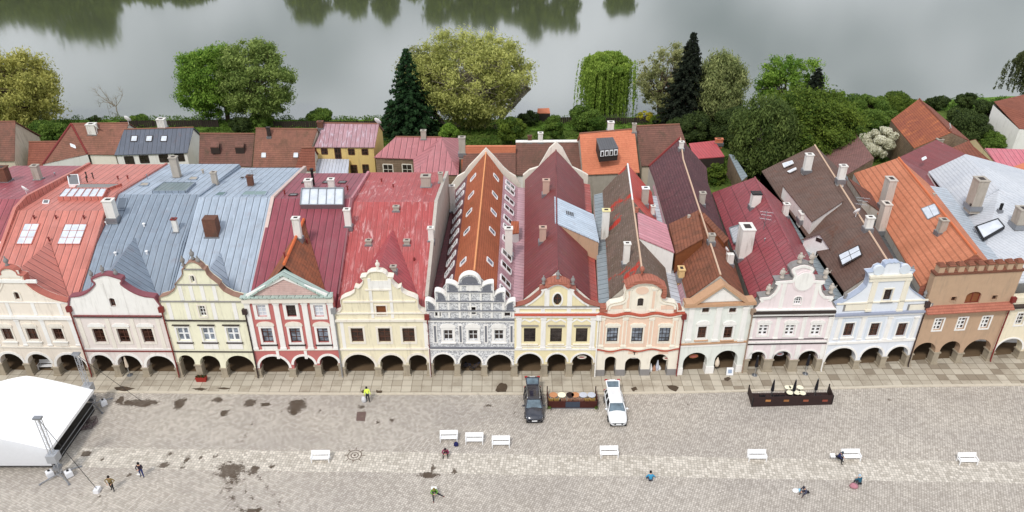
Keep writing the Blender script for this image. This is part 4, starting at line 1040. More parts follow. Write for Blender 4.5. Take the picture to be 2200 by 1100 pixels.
face_windows(rf, ePL0, ePL1, oL0, oL1, [.03, .1, .2, .28, .37, .46, .54, .63, .72, .82, .9], 2, wd=.032)
face_windows(rf, ePR0, ePR1, oR0, oR1, [.03, .1, .2, .29, .40, .5, .58, .68, .77, .87, .93], 3, rows=((.16, .74),), wd=.036)
rf.chimney(973, 455, 400, 11, CHW); rf.chimney(1093, 550, 492, 16, CHW); rf.panels[3][2]
rf.shed([(1098, 475, 9.6), (1115, 475, 9.4), (1115, 500, 9.2), (1098, 502, 9.6)], M_FO, FWHITE, 1.6, track=False)
# --- G
YG = YB[6]; G0, G1 = Vector((4.5, YG+1, 12.6)), Vector((5.9, 96.5, 12.8))
gL0, gL1 = Vector((1.2, YG+1, 9.3)), Vector((1.75, 95.3, 8.9)); gR0, gR1 = Vector((7.9, YG+1, 9.3)), Vector((9.7, 95.3, 8.9))
rg = Roof(rG, YG); rg.add([G0, G1, gL1, gL0], M_G); rg.add([G0, G1, gR1, gR0], M_G)
gg0, gg1 = Vector((XB[7]-.02, YG+1, 8.3)), Vector((10.6, 95.3, 8.2))
rg.add([gR0-Vector((0, 0, .5)), gR1-Vector((0, 0, .5)), gg1, gg0], M_GR, name='lower_side_roof')
rg.walls([gL0, gR0, gR1, gL1], WHITE); rg.walls([gL0, gg0, gg1, gL1], plaster('tan_side_wall', (208, 172, 140), .5))
rg.ridge(G0, G1, M_G, .09)
d = rg.shed([Vector((4.75, 75.4, 12.75)), Vector((9.75, 75.0, 10.5)), Vector((9.75, 81.8, 10.5)), Vector((5.0, 82.0, 12.8))], M_GB, plaster('tan_dormer_wall', (200, 160, 124), .4), 2.4)
rg.skylight([(1214, 453), (1232, 458), (1233, 468), (1215, 462)], (4, 1), GDARK, M_GB)
rg.chimney(1173, 418, 388, 14, plaster('salmon_chimney', (198, 160, 140), .5)); rg.chimney(1166, 520, 490, 14, plaster('salmon_chimney2', (198, 160, 140), .5))
mb = MB(); P = [(1.5, 9.1), (2.4, 9.9), (3.6, 10.3), (4.4, 11.8), (5.0, 13.0), (5.9, 13.9), (6.8, 13.0), (7.4, 11.8), (8.2, 10.3), (9.4, 9.7), (10.4, 9.1)]
for i in range(len(P)-1):
    (x0, z0), (x1, z1) = P[i], P[i+1]; mb.hexa([(x0, 96.3, 4), (x1, 96.3, 4), (x1, 96.8, 4), (x0, 96.8, 4)], [(x0, 96.3, z0), (x1, 96.3, z1), (x1, 96.8, z1), (x0, 96.8, z0)])
part('rear_gable', mb, OFFWHITE, rG)
# --- H
YH = YB[7]; H0, H1 = Vector((12.95, YH+1, 12.5)), Vector((14.9, 91.6, 12.8))
hL0, hL1 = Vector((9.9, YH+1, 9.2)), Vector((11.8, 90.8, 9.4)); hR0, hR1 = Vector((16.2, YH+1, 9.0)), Vector((18.2, 90.8, 9.2))
rh = Roof(rH, YH)
rh.add([H0, H1, hL1, hL0], M_HP)
ts = .60
Hm, hRm = H0.lerp(H1, ts), hR0.lerp(hR1, ts)
rh.add([H0, Hm, hRm, hR0], M_H); rh.add([Hm, H1, hR1, hRm], M_HR)
hg0, hg1 = Vector((8.85, YH+1, 8.6)), Vector((10.7, 90.8, 8.8))
rh.add([hg0, hg1, hL1-Vector((0, 0, .3)), hL0-Vector((0, 0, .3))], M_GUT, name='gutter_roof')
hg2, hg3 = Vector((XB[8]-.03, YH+1, 8.2)), Vector((18.9, 90.8, 8.6))
rh.add([hR0-Vector((0, 0, .5)), hR1-Vector((0, 0, .5)), hg3, hg2], seam('white_grey_sheet', (196, 200, 208), .8), name='gutter_roof')
rh.walls([hL0, hR0, hR1, hL1], CONC); rh.walls([hg0, hg2, hg3, hg1], WHITE); rh.ridge(H0, Hm, RIM, .1); rh.ridge(Hm, H1, FWHITE, .1)
mb = MB(); mb.face([hL1-Vector((0, 0, .1)), hR1-Vector((0, 0, .1)), H1-Vector((0, 0, .1))]); part('gable_wall', mb, CONC, rH)
rh.shed([(1369, 454, 12.75), (1432, 482, 11.3), (1449, 542, 11.1), (1373, 510, 12.7)], M_HD, WHITE, 3.2)
rh.chimney(1299, 515, 453, 15, CHW, capmat=plain('yellow_cap', (226, 214, 160))); rh.chimney(1345, 568, 524, 13, CHW, pots=0); rh.chimney(1385, 440, 405, 14, CHG, capmat=FWHITE); rh.chimney(1402, 462, 443, 8, CHW)
rh.vent(1368, 454, .5, .22, TC, False)
# --- I
YI = (YB[8]+YB[9])/2; I0, I1 = Vector((20.9, YI+.9, 11.9)), Vector((22.7, 94.6, 12.2))
iL0, iL1 = Vector((17.9, YI+.9, 9.0)), Vector((19.1, 94.2, 9.2)); iR0, iR1 = Vector((23.9, YI+.9, 8.9)), Vector((26.3, 94.2, 9.0))
ri = Roof(rI, YI); tm = .5; Im = I0.lerp(I1, tm); iLm = iL0.lerp(iL1, tm); iRm = iR0.lerp(iR1, tm)
ri.add([I0, Im, iLm, iL0], M_I); ri.add([I0, Im, iRm, iR0], M_I); ri.add([Im, I1, iL1, iLm], M_IB); ri.add([Im, I1, iR1, iRm], M_IB)
ig0, ig1 = Vector((XB[8]+.03, YI+.9, 8.0)), Vector((18.95, 94.2, 8.4)); ri.add([ig0, ig1, iL1-Vector((0, 0, .4)), iL0-Vector((0, 0, .4))], M_FR, name='gutter_roof')
ri.walls([iL0, iR0, iR1, iL1], CONC); ri.walls([ig0, iR0, iR1, ig1], CONC); ri.ridge(I0, I1, RIM, .1)
ri.shed([(1437, 481, 10.8), (1499, 452, 12.3), (1511, 512, 12.3), (1452, 545, 10.9)], M_I, SHUT, 2.4)
ri.shed([(1501, 458, 12.2), (1513, 457, 12.1), (1566, 512, 10.6), (1556, 522, 10.6)], M_I, SHUT, 1.8)
ri.chimney(1529, 520, 505, 12, CHG); ri.chimney(1508, 440, 415, 12, CHG); ri.dish(1560, 548, .35, 1.8); ri.chimney(1568, 568, 548, 14, CHW, cap=False)
ri.vent(1480, 467, .3, .2, CHG, False)
ri.chimney(1464, 598, 580, 12, plain('ochre_box', (220, 186, 132)), dpx=18)
mb = MB(); mb.face([iL1, iR1, I1]); part('gable_wall', mb, CONC, rI)
# --- J
YJ = (YB[9]+YB[10])/2; J0, J1 = Vector((28.9, YJ+.9, 12.7)), Vector((30.0, 87.0, 13.0))
jL0, jL1 = Vector((24.6, YJ+.9, 8.6)), PZ(1530, 414, 8.7); jR0, jR1 = Vector((32.4, YJ+.9, 9.3)), Vector((34.0, 87.2, 9.4))
rj = Roof(rJ, YJ); rj.add([J0, J1, jL1, jL0], M_J); rj.add([J0, J1, jR1, jR0], M_J)
jg0, jg1 = Vector((34.3, YJ+.9, 8.6)), Vector((34.9, 87.2, 8.9)); rj.add([jR0-Vector((0, 0, .4)), jR1-Vector((0, 0, .4)), jg1, jg0], M_GUT, name='gutter_roof')
rj.walls([jL0, jR0, jR1, jL1], CONC); rj.walls([jL0, jg0, jg1, jL1], CONC); rj.ridge(J0, J1, M_J, .09)
mb = MB(); mb.face([jL1, jR1, J1]); part('gable_wall', mb, CONC, rJ)
rj.chimney(1600, 556, 494, 26, CHW, dpx=34); rj.chimney(1623, 446, 417, 19, CHW, capmat=BLACK); rj.chimney(1687, 465, 439, 12, CHW)
rj.skylight([(1572, 495), (1608, 483), (1618, 510), (1582, 528)], (2, 1), seam('light_grey_lid', (200, 204, 210), .5), M_GUT, h=.5)
def antenna(r, px, py, h=2.4):
    p, n, o = r.hit(px, py); mb = MB(); mb.tube([p, p+Vector((0, 0, h))], .035, 5)
    for z, l in ((h*.95, 1.3), (h*.8, 1.0), (h*.6, 1.1)):
        c = p+Vector((0, 0, z)); mb.tube([c+Vector((-l/2, .2, 0)), c+Vector((l/2, -.2, 0))], .02, 4)
        for k in range(6): q = c+Vector((-l/2+l*k/5, .2-.4*k/5, 0)); mb.tube([q-Vector((0, .3, 0)), q+Vector((0, .3, 0))], .014, 4)
    part('antenna', mb, METAL, o)
antenna(rj, 1640, 495); rj.vent(1642, 520, .4, .05); rb and antenna(rc, 545, 390, 1.5)
# --- K
YK = (YB[10]+YB[11])/2; K0, K1 = Vector((37.9, YK+.9, 12.8)), Vector((41.0, 97.6, 13.0))
kL0, kL1 = Vector((34.2, YK+.9, 9.3)), Vector((34.2, 96.9, 9.5)); kR0, kR1 = Vector((41.2, YK+.9, 9.5)), Vector((45.2, 96.9, 9.4))
rk = Roof(rK, YK); rk.add([K0, K1, kL1, kL0], M_K); rk.add([K0, K1, kR1, kR0], M_K)
kg0, kg1 = Vector((XB[11]-.2, YK+.9, 8.4)), Vector((46.0, 96.9, 8.8)); rk.add([kR0-Vector((0, 0, .4)), kR1-Vector((0, 0, .4)), kg1, kg0], seam('dark_gutter', (92, 96, 98), .8), name='gutter_roof')
rk.walls([kL0, kR0, kR1, kL1], CONC); rk.walls([kL0, kg0, kg1, kL1], CONC); rk.ridge(K0, K1, RIM, .1)
mb = MB(); mb.face([kL1, kR1, K1]); part('gable_wall', mb, CONC, rK)
kk = rk.shed([Vector((34.4, 78.2, 11.4)), Vector((38.5, 80.5, 12.95)), Vector((39.3, 88.0, 13.05)), Vector((34.2, 88.6, 11.2))], M_K, WHITE, 1.9)
# gabled dormer with white front facing the square side
def gab_dormer(r, px, py, wd, h, roofm, face=Vector((-.75, -.66, 0)), back=5.0, lab=None):
    p, n, o = r.hit(px, py); face = face.normalized(); sd_ = Vector((face.y, -face.x, 0)); a, b = p-sd_*wd/2, p+sd_*wd/2; a.z = b.z = p.z+.15; top = p+Vector((0, 0, h))
    bk = -face*back; mb = MB(); mb.face([a, b, top]); e = Vector((0, 0, -1.5)); mb.face([a, b, b+e, a+e]); dn = part('dormer', mb, FWHITE, o)
    mb = MB(); ov = face*.25
    for q in (a-sd_*.2-Vector((0, 0, .15)), b+sd_*.2-Vector((0, 0, .15))): mb.slab([q+ov, top+ov+Vector((0, 0, .08)), top+bk+Vector((0, 0, .08)), q+bk*.6], .1)
    part('dormer_roof', mb, roofm, dn); mb = MB(); c = p+face*.06+Vector((0, 0, h*.45)); u = Vector((0, 0, 1))
    q = [c-sd_*.35-u*.22, c+sd_*.35-u*.22, c+sd_*.35+u*.22, c-sd_*.35+u*.22]; mb.hexa([x-face*.1 for x in q], q); part('dormer_window', mb, GDARK, dn)
gab_dormer(rk, 1757, 527, 3.4, 1.5, M_K)
rk.chimney(1735, 367, 333, 15, CHW, pots=0); rk.chimney(1808, 387, 357, 14, CHW); rk.chimney(1728, 474, 460, 18, CHW, dpx=18); rk.dish(1838, 466, .45, 3.6); rk.chimney(1867, 492, 468, 15, CHW)
rk.skylight([(1682, 352), (1702, 346), (1705, 351), (1685, 360)], (2, 1), GWHITE, FWHITE); rk.skylight([(1692, 369), (1710, 361), (1711, 364), (1697, 371)], (1, 1), GWHITE, FWHITE)
rk.skylight([(1802, 549), (1845, 528), (1852, 548), (1810, 571)], (2, 2), GWHITE, FDARK)
antenna(rk, 1845, 462, 2.2)
rk.shed([Vector((43.0, 85.0, 11.0)), Vector((45.0, 83.5, 9.9)), Vector((46.0, 88.5, 9.9)), Vector((43.4, 91.0, 11.2))], tile('brown_lean_tile', (140, 84, 66), (118, 72, 60)), CONC, 2, track=False)
# --- L
YL = (YB[11]+YB[12])/2; L0, L1 = Vector((47.0, YL+.9, 13.3)), Vector((49.8, 92.0, 13.5))
lL0, lL1 = Vector((42.4, YL+.9, 9.4)), Vector((46.2, 95.5, 9.8)); lR0, lR1 = Vector((49.6, YL+.9, 11.4)), Vector((52.6, 88.5, 11.4))
lH = Vector((48.6, 95.0, 12.0))
rl = Roof(rL, YL); rl.add([L0, L1, lL1, lL0], M_L); rl.add([L0, L1, lR1, lR0], M_L)
rl.walls([lL0, lR0, lR1, lL1], CONC); rl.ridge(L0, L1, plain('orange_ridge', (206, 112, 70)), .13)
mb = MB(); mb.face([lL1, lR1, L1]); part('gable_wall', mb, CONC, rL)
lg0, lg1 = Vector((51.5, YL+.9, 10.6)), Vector((55, 88.5, 10.8)); rl.add([lR0-Vector((0, 0, .2)), lR1-Vector((0, 0, .2)), lg1, lg0], M_FLAT, name='gutter_roof')
rl.chimney(1895, 497, 440, 15, plaster('tall_chimney', (214, 200, 186), .6), dpx=20); rl.chimney(1905, 447, 388, 16, plaster('tall_chimney2', (200, 188, 176), .6), dpx=24)
rl.skylight([(1980, 449), (2010, 438), (2020, 460), (1994, 472)], (2, 1), GWHITE, METAL); rl.chimney(2024, 501, 474, 15, CHG, dpx=14)
rl.vent(1905, 470, .4, .2, METAL, False); rl.vent(2006, 420, .3, .2, CHG, False)
# --- M, white-blue roofs
YM = YB[12]; rm = Roof(rM, None)
m1 = [PZ(1994.5, 369, 10.2), PZ(2074.6, 331, 13.2), PZ(2147, 405, 13.0), PZ(2065, 457, 10.2)]; rm.add(m1, M_M)
m2 = [PZ(2065, 457, 10.3), PZ(2147, 405, 12.9), PZ(2330, 470, 12.6), PZ(2330, 560, 11.0), PZ(2112, 566, 10.2)]; rm.add(m2, M_M)
m3 = [PZ(2330, 470, 12.6), PZ(2147, 405, 12.9), PZ(2074.6, 331, 13.2), PZ(2330, 400, 10)]; rm.add(m3, M_M)
q0, q1 = Vector((54, YM+.8, 10)), Vector((66, YM-1.5, 10)); rm.add([PZ(2330, 560, 11.0), PZ(2112, 566, 10.2), FM.pt(.3, 9.6, -.8), FM.pt(FM.W, 9.6, -.8)], M_M)
rm.walls([m1[0], m2[4], m2[3], m3[3], m1[1]], WHITE, 0)
rm.chimney(2098, 445, 389, 22, CHG, dpx=26); rm.chimney(2196, 485, 452, 24, CHG, dpx=24); rm.vent(2085, 445, .35, .12, FDARK)
rm.skylight([(2097, 491), (2143, 475), (2157, 492), (2112, 518)], (1, 1), GWHITE, BLACK, h=.4); rm.skylight([(2092, 488), (2107, 483), (2110, 490), (2096, 496)], (1, 1), FDARK, METAL)
rm.chimney(2150, 452, 438, 5, BLACK, cap=False)
# dark red ribbed wing between the orange and the white roof
rLR = thing('courtyard_wing', PZ(2040, 440, 0), 'narrow wing with dark red ribbed metal roof between orange tiled and white roofs', 'outbuilding')
x = Roof(rLR, None); x.add([PZ(1932, 338, 10.6), PZ(2012, 300, 10.8), PZ(2075, 331, 9.8), PZ(1995, 371, 9.6), PZ(2066, 459, 9.6), PZ(2047, 463, 9.9)], M_LR); x.skylight([(1980, 341), (1988, 337), (1990, 341), (1982, 345)], (1, 1), GWHITE, FWHITE)

for root, q, m_ in ((rF, (ePL0, ePR0, F0), WHITE), (rG, (gL0, gR0, G0), WHITE), (rH, (hL0, hR0, H0), CONC), (rI, (iL0, iR0, I0), CONC), (rJ, (jL0, jR0, J0), CONC), (rK, (kL0, kR0, K0), CONC), (rL, (lL0, lR0, L0), TC)):
    a, b, c = [v-Vector((0, 0, .14)) for v in q]; mb = MB(); mb.face([Vector((a.x, a.y, 7)), Vector((b.x, b.y, 7)), b, c, a]); part('front_gable', mb, m_, root)
# ================================================================ ground, square, pavement, water
def shore(X): return 152.5+max(0, min(1, (X-15)/95))*15
def gz(X, Y):
    s_ = shore(X)-2
    if Y <= 112: return 0.0
    if Y <= s_: return -2.6*(Y-112)/(s_-112)
    if Y <= s_+5: return -2.6-(Y-s_)*.42
    return -4.7
def gpt(px, py):
    z = 0.0
    for _ in range(12):
        p = PZ(px, py, z); z = gz(p.x, p.y)
    return PZ(px, py, z)
m = MT('earth_and_grass', .95, 0, .1)
f1 = m.noise(m.vec('World', (1, 1, 1)), .35, 8, .7); f2 = m.noise(m.vec('World', (1, 1, 1)), 3, 5, .7)
c = m.mix(m.ramp(f1, .4, .6), lin((70, 90, 40)), lin((100, 116, 54))); c = m.mix(m.ramp(f2, .5, .7), c, lin((48, 58, 34)))
m.bump(f2, .6, .1); GRASS = m.col(c)
mb = MB(); xs = [-700, -300, -150]+list(range(-120, 161, 10))+[300, 700]
ys = [-400, 0, 40, 112, 125, 140]
for i in range(len(xs)-1):
    x0, x1 = xs[i], xs[i+1]; yy0 = ys+[shore(x0)-2, shore(x0)+3, shore(x0)+8, 285]; yy1 = ys+[shore(x1)-2, shore(x1)+3, shore(x1)+8, 285]
    for j in range(len(yy0)-1):
        mb.face([(x0, yy0[j], gz(x0, yy0[j]-.001)), (x1, yy1[j], gz(x1, yy1[j]-.001)), (x1, yy1[j+1], gz(x1, yy1[j+1]-.001)), (x0, yy0[j+1], gz(x0, yy0[j+1]-.001))])
mb.face([(-700, 285, -4.7), (700, 285, -4.7), (700, 294, -2.6), (-700, 294, -2.6)]); mb.face([(-700, 294, -2.6), (700, 294, -2.6), (700, 1500, 6), (-700, 1500, 6)])
tag(part('ground', mb, GRASS), kind='structure')
# water
m = MT('pond_water', .09, 0, .5); m.b.inputs['IOR'].default_value = 4.4
f1 = m.noise(m.vec('World', (.02, .02, .02)), 1, 3)
v_ = m.noise(m.vec('World', (.8, 1.6, 1)), 1.1, 5, .6); m.bump(v_, .04, .04)
m.col(m.mix(f1, lin((74, 80, 58)), lin((84, 90, 70)))); m.b.inputs['Roughness'].default_value = .095
mb = MB(); mb.face([(-650, 148, -3), (650, 148, -3), (650, 300, -3), (-650, 300, -3)])
tag(part('water', mb, m.m), kind='structure')

# ---- the cobbled square (own sheet, 4 mm up), stain field painted as wear of the stones
kerbL = [(-560, 838), (0, 842), (700, 849), (1300, 848), (1500, 845), (1700, 839), (1950, 832), (2200, 829), (2900, 826)]
kp = [PZ(x, y, 0) for x, y in kerbL]
def kerbY(x):
    for i in range(len(kp)-1):
        if kp[i].x <= x <= kp[i+1].x: t = (x-kp[i].x)/(kp[i+1].x-kp[i].x); return kp[i].y*(1-t)+kp[i+1].y*t
    return kp[0].y if x < kp[0].x else kp[-1].y
STAINS = [  # photo x, y, half width, half height (px), strength
 (300, 866, 48, 11, 1), (258, 860, 13, 12, .9), (386, 866, 14, 16, 1), (467, 859, 16, 7, .9), (482, 887, 14, 9, .9), (537, 866, 16, 11, 1), (570, 869, 16, 6, .9), (638, 872, 24, 20, 1), (632, 888, 10, 8, .8),
 (775, 874, 14, 5, .8), (812, 907, 6, 5, .8), (843, 902, 9, 5, .9), (186, 975, 13, 8, 1), (220, 987, 6, 5, .8), (352, 1000, 16, 8, .9), (365, 976, 9, 7, .8), (402, 986, 9, 12, .7), (394, 1003, 8, 5, .7), (432, 984, 7, 9, .7), (462, 981, 9, 5, .8),
 (495, 1010, 40, 22, .8), (500, 1032, 28, 18, .55), (545, 1010, 16, 14, .75), (585, 1002, 11, 5, .8), (278, 1020, 8, 8, .6), (215, 1067, 10, 5, .5), (172, 1062, 5, 4, .6),
 (920, 1021, 30, 8, .9), (930, 1005, 7, 12, .8), (977, 1013, 9, 8, .8), (1047, 872, 16, 5, .7), (1115, 1000, 6, 5, .6), (1143, 1010, 5, 4, .6), (1104, 889, 4, 3, 1), (1400, 932, 6, 3, .6), (1180, 1062, 7, 4, .4), (540, 1098, 40, 6, .8), (687, 884, 6, 7, .6), (840, 860, 8, 4, .4),
 (1480, 868, 12, 6, .4), (1490, 930, 6, 4, .4), (1912, 860, 5, 6, .6), (1490, 1020, 6, 4, .4), (1720, 1028, 7, 4, .4), (1850, 1010, 8, 6, .3), (1740, 932, 40, 4, .2), (1550, 880, 8, 14, .25)]
TRACK = [((515, 1040), (560, 1095)), ((480, 1040), (520, 1098)), ((555, 1020), (600, 1085)), ((470, 1045), (500, 1098)), ((585, 893), (610, 880)), ((520, 950), (545, 905))]
sx0, sx1, sy0, sy1, st = -66, 70, 34, 63.6, .25
nx, ny = int((sx1-sx0)/st)+1, int((sy1-sy0)/st)+1
X, Y = np.meshgrid(np.linspace(sx0, sx1, nx), np.linspace(sy0, sy1, ny))
F = np.zeros_like(X)
for px, py, a, b, k in STAINS:
    p = PZ(px, py, 0); s_ = scale_at(p); rx = a/s_*1.2; ry = b/s_/.68*1.15
    F = np.maximum(F, k*np.clip(1-np.sqrt(((X-p.x)/rx)**2+((Y-p.y)/ry)**2), 0, 1))
for a, b in TRACK:
    p, q = PZ(*a, 0), PZ(*b, 0); d = np.array([q.x-p.x, q.y-p.y]); L2 = d@d
    t = np.clip(((X-p.x)*d[0]+(Y-p.y)*d[1])/L2, 0, 1); D = np.hypot(X-p.x-t*d[0], Y-p.y-t*d[1]); F = np.maximum(F, .34*np.clip(1-D/.45, 0, 1))
SQ = np.stack([X, Y, np.full_like(X, .006)], -1)
ky = np.array([kerbY(x) for x in np.linspace(sx0, sx1, nx)])
SQ[..., 1] = sy0+(Y-sy0)/(sy1-sy0)*(ky[None, :]-sy0)
# stain field is evaluated on the undistorted grid, so resample the row positions
F2 = np.zeros_like(F)
for j in range(nx): F2[:, j] = np.interp(SQ[:, j, 1], Y[:, 0], F[:, j])
verts = SQ.reshape(-1, 3); ii = np.arange(ny*nx).reshape(ny, nx)
fc = np.stack([ii[:-1, :-1], ii[:-1, 1:], ii[1:, 1:], ii[1:, :-1]], -1).reshape(-1, 4)
me = bpy.data.meshes.new('square'); me.from_pydata(verts.tolist(), [], fc.tolist())
at = me.attributes.new('stain', 'FLOAT', 'POINT'); at.data.foreach_set('value', F2.reshape(-1).astype(np.float32)); me.update()
m = MT('granite_setts', .85, 0, .3)
pos = m.n('ShaderNodeNewGeometry').outputs['Position']; px_, py_, pz_ = m.sep(pos)
def voro(scale, rnd=.75, rot=0.0, feat='F1', sc_=(1, 1, 1)):
    mpn = m.n('ShaderNodeMapping'); mpn.inputs['Rotation'].default_value = (0, 0, rot); mpn.inputs['Scale'].default_value = sc_; m.l(pos, mpn.inputs[0])
    vo = m.n('ShaderNodeTexVoronoi', feature=feat, voronoi_dimensions='2D'); vo.inputs['Scale'].default_value = scale; vo.inputs['Randomness'].default_value = rnd; m.l(mpn.outputs[0], vo.inputs['Vector']); return vo
# two kinds of setts: small grey and larger pale in a band
bandY = m.math('ADD', m.math('MULTIPLY', px_, -.022), 0)
bn = m.math('SUBTRACT', py_, bandY)
wob = m.math('MULTIPLY', m.math('SUBTRACT', m.noise(m.vec('World', (.12, .12, .12)), 1, 2), .5), .6)
bn = m.math('ADD', bn, wob)
inband = m.math('MULTIPLY', m.math('GREATER_THAN', bn, 50.4), m.math('LESS_THAN', bn, 53.0))
s1, s1e = voro(4.7, .26, .42), voro(4.7, .26, .42, 'DISTANCE_TO_EDGE'); s2, s2e = voro(3.6, .42, .12), voro(3.6, .42, .12, 'DISTANCE_TO_EDGE')
r1 = m.sep(s1.outputs['Color'])[0]; r2 = m.sep(s2.outputs['Color'])[0]
c1 = m.mix(r1, lin((168, 160, 151)), lin((204, 196, 186))); c2 = m.mix(r2, lin((176, 168, 156)), lin((218, 210, 198)))
big = m.noise(m.vec('World', (.11, .16, 1)), 1, 5, .6)
warm = m.ramp(m.noise(m.vec('World', (.035, .05, 1)), 1, 3), .4, .62)
c1 = m.mix(m.math('MULTIPLY', warm, .55), c1, m.mix(r1, lin((178, 169, 156)), lin((212, 203, 190))))
c1 = m.mix(m.math('MULTIPLY', m.ramp(big, .42, .68), .3), c1, lin((142, 134, 130)))
med = m.noise(m.vec('World', (.7, .7, 1)), 1, 6, .7)
col = m.mix(inband, c1, c2)
col = m.mix(m.math('MULTIPLY', m.ramp(med, .55, .8), .14), col, lin((134, 122, 110)))
joint = m.mix(inband, m.math('LESS_THAN', s1e.outputs['Distance'], .1), m.math('LESS_THAN', s2e.outputs['Distance'], .07))
jm = m.math('MULTIPLY', joint, .5)
col = m.mix(jm, col, lin((96, 86, 76)))
at_ = m.n('ShaderNodeAttribute', attribute_name='stain')
nn = m.noise(m.vec('World', (1, 1, 1)), 1.9, 8, .78); sn = m.math('SUBTRACT', at_.outputs['Fac'], m.math('MULTIPLY', m.math('SUBTRACT', nn, .35), 1.7))
stm = m.ramp(sn, -.03, .15)
stm = m.math('MULTIPLY', stm, m.math('GREATER_THAN', at_.outputs['Fac'], .002))
col = m.mix(m.math('MULTIPLY', stm, m.math('ADD', .6, m.math('MULTIPLY', med, .55))), col, lin((72, 57, 43)))
sp = m.ramp(m.noise(m.vec('World', (1, 1, 1)), 2.4, 5, .8), .72, .77)
col = m.mix(m.math('MULTIPLY', sp, .6), col, lin((84, 72, 60)))
m.bump(m.math('SUBTRACT', 1, joint), .5, .02); SETTS = m.col(col); me.materials.append(SETTS)
o = bpy.data.objects.new('square', me); C.objects.link(o); tag(o, kind='structure')
# ---- pavement of big slabs, one step up, and its kerb
m = MT('pavement_slabs', .85, 0, .3); u, v, _ = m.sep(m.vec('World', (1, 1, 1), (0, 0, .0)))
row = m.math('FLOOR', m.math('DIVIDE', v, .95)); off = m.math('MULTIPLY', m.math('FRACT', m.math('MULTIPLY', m.math('SINE', m.math('MULTIPLY', row, 12.9)), 43.7)), .03)
u2 = m.math('ADD', u, off); cb = m.n('ShaderNodeCombineXYZ'); m.l(m.math('FLOOR', m.math('DIVIDE', u2, 1.05)), cb.inputs[0]); m.l(row, cb.inputs[1])
wn = m.n('ShaderNodeTexWhiteNoise', noise_dimensions='2D'); m.l(cb.outputs[0], wn.inputs['Vector']); r_ = wn.outputs['Value']
c = m.mix(r_, lin((174, 164, 147)), lin((198, 189, 172))); c = m.mix(m.math('MULTIPLY', m.math('MULTIPLY', m.math('GREATER_THAN', r_, .9), m.math('GREATER_THAN', u, 18)), .75), c, lin((126, 112, 94)))
big = m.noise(m.vec('World', (.5, .5, 1)), 1, 6, .7); c = m.mix(m.math('MULTIPLY', m.ramp(big, .5, .7), .45), c, lin((122, 108, 92)))
ln = m.math('MAXIMUM', m.math('LESS_THAN', m.math('FRACT', m.math('DIVIDE', u2, 1.05)), .06), m.math('LESS_THAN', m.math('FRACT', m.math('DIVIDE', v, .95)), .07))
c = m.mix(m.math('MULTIPLY', ln, .6), c, lin((96, 82, 68))); m.bump(m.math('SUBTRACT', 1, ln), .5, .02); SLABS = m.col(c)
mb = MB(); mk_ = MB(); N_ = 60
for i in range(N_):
    x0 = -66+136*i/N_; x1 = -66+136*(i+1)/N_; a0, a1 = kerbY(x0), kerbY(x1)
    mb.face([(x0, a0+.28, .10), (x1, a1+.28, .10), (x1, 76, .10), (x0, 76, .10)])
    mk_.hexa([(x0, a0, -.05), (x1, a1, -.05), (x1, a1+.28, -.05), (x0, a0+.28, -.05)], [(x0, a0, .104), (x1, a1, .104), (x1, a1+.28, .104), (x0, a0+.28, .104)])
tag(part('pavement', mb, SLABS), kind='structure')
tag(part('kerb', mk_, plaster('kerb_stone', (206, 194, 172), .4)), kind='structure')
# damp dark patches on the slabs (worn stone inlays)
WET = plaster('damp_stain', (84, 68, 52), .3, .3)
def flat(pts, z, mat, name, **k):
    mb = MB(); P = [PZ(x, y, z) for x, y in pts]
    if newell(P).z < 0: P = P[::-1]
    mb.face(P); return tag(part(name, mb, mat), **k)
for pts in ([(1064, 839), (1068, 831), (1076, 822), (1086, 824), (1091, 832), (1087, 842), (1070, 843)], [(245, 832), (262, 830), (292, 834), (268, 841), (250, 838)], [(408, 835), (430, 833), (447, 835), (434, 839), (420, 837)], [(462, 834), (482, 832), (497, 834), (482, 837)], [(776, 841), (783, 837), (793, 838), (791, 844), (779, 845)], [(808, 838), (822, 839), (821, 844), (809, 844)], [(1433, 828), (1446, 827), (1459, 832), (1452, 841), (1440, 837)], [(1356, 833), (1366, 831), (1370, 836), (1362, 841), (1357, 838)], [(1556, 812), (1566, 809), (1571, 814), (1564, 819), (1557, 817)]):
    P = []
    for i in range(len(pts)):
        a, b = pts[i], pts[(i+1) % len(pts)]
        for t in (0, .33, .66): P.append((a[0]+(b[0]-a[0])*t+random.uniform(-1, 1), a[1]+(b[1]-a[1])*t+random.uniform(-.8, .8)))
    flat(P, .105, WET, 'pavement_stain', kind='structure')
flat([(767, 885), (787, 884), (784, 905), (765, 904)], .012, plaster('rusty_cover', (112, 88, 82), .6), 'pavement_hatch', label='rectangular brown metal hatch cover set in the setts', cat='hatch cover')
p = PZ(762, 978, .012); mb = MB()
for r0, r1, mi in ((0, .12, 0), (.3, .38, 0), (.6, .68, 0)):
    for k in range(24):
        a, b = 2*math.pi*k/24, 2*math.pi*(k+1)/24
        q = [p+Vector((r*math.cos(t), r*math.sin(t), 0)) for r, t in ((r0, a), (r1, a), (r1, b), (r0, b))]
        mb.face(q if r0 else [p, q[1], q[2]], mi)
for k in range(8): a = 2*math.pi*k/8; d = Vector((math.cos(a), math.sin(a), 0)); s_ = Vector((-d.y, d.x, 0))*.04; z = Vector((0, 0, .002)); mb.face([p+d*.7-s_+z, p+d*1.0-s_+z, p+d*1.0+s_+z, p+d*.7+s_+z])
tag(part('manhole_cover', mb, plaster('inlay_brown', (104, 84, 70), .4)), 'round wheel-shaped manhole cover with inlaid rings in the cobbles', 'manhole cover')

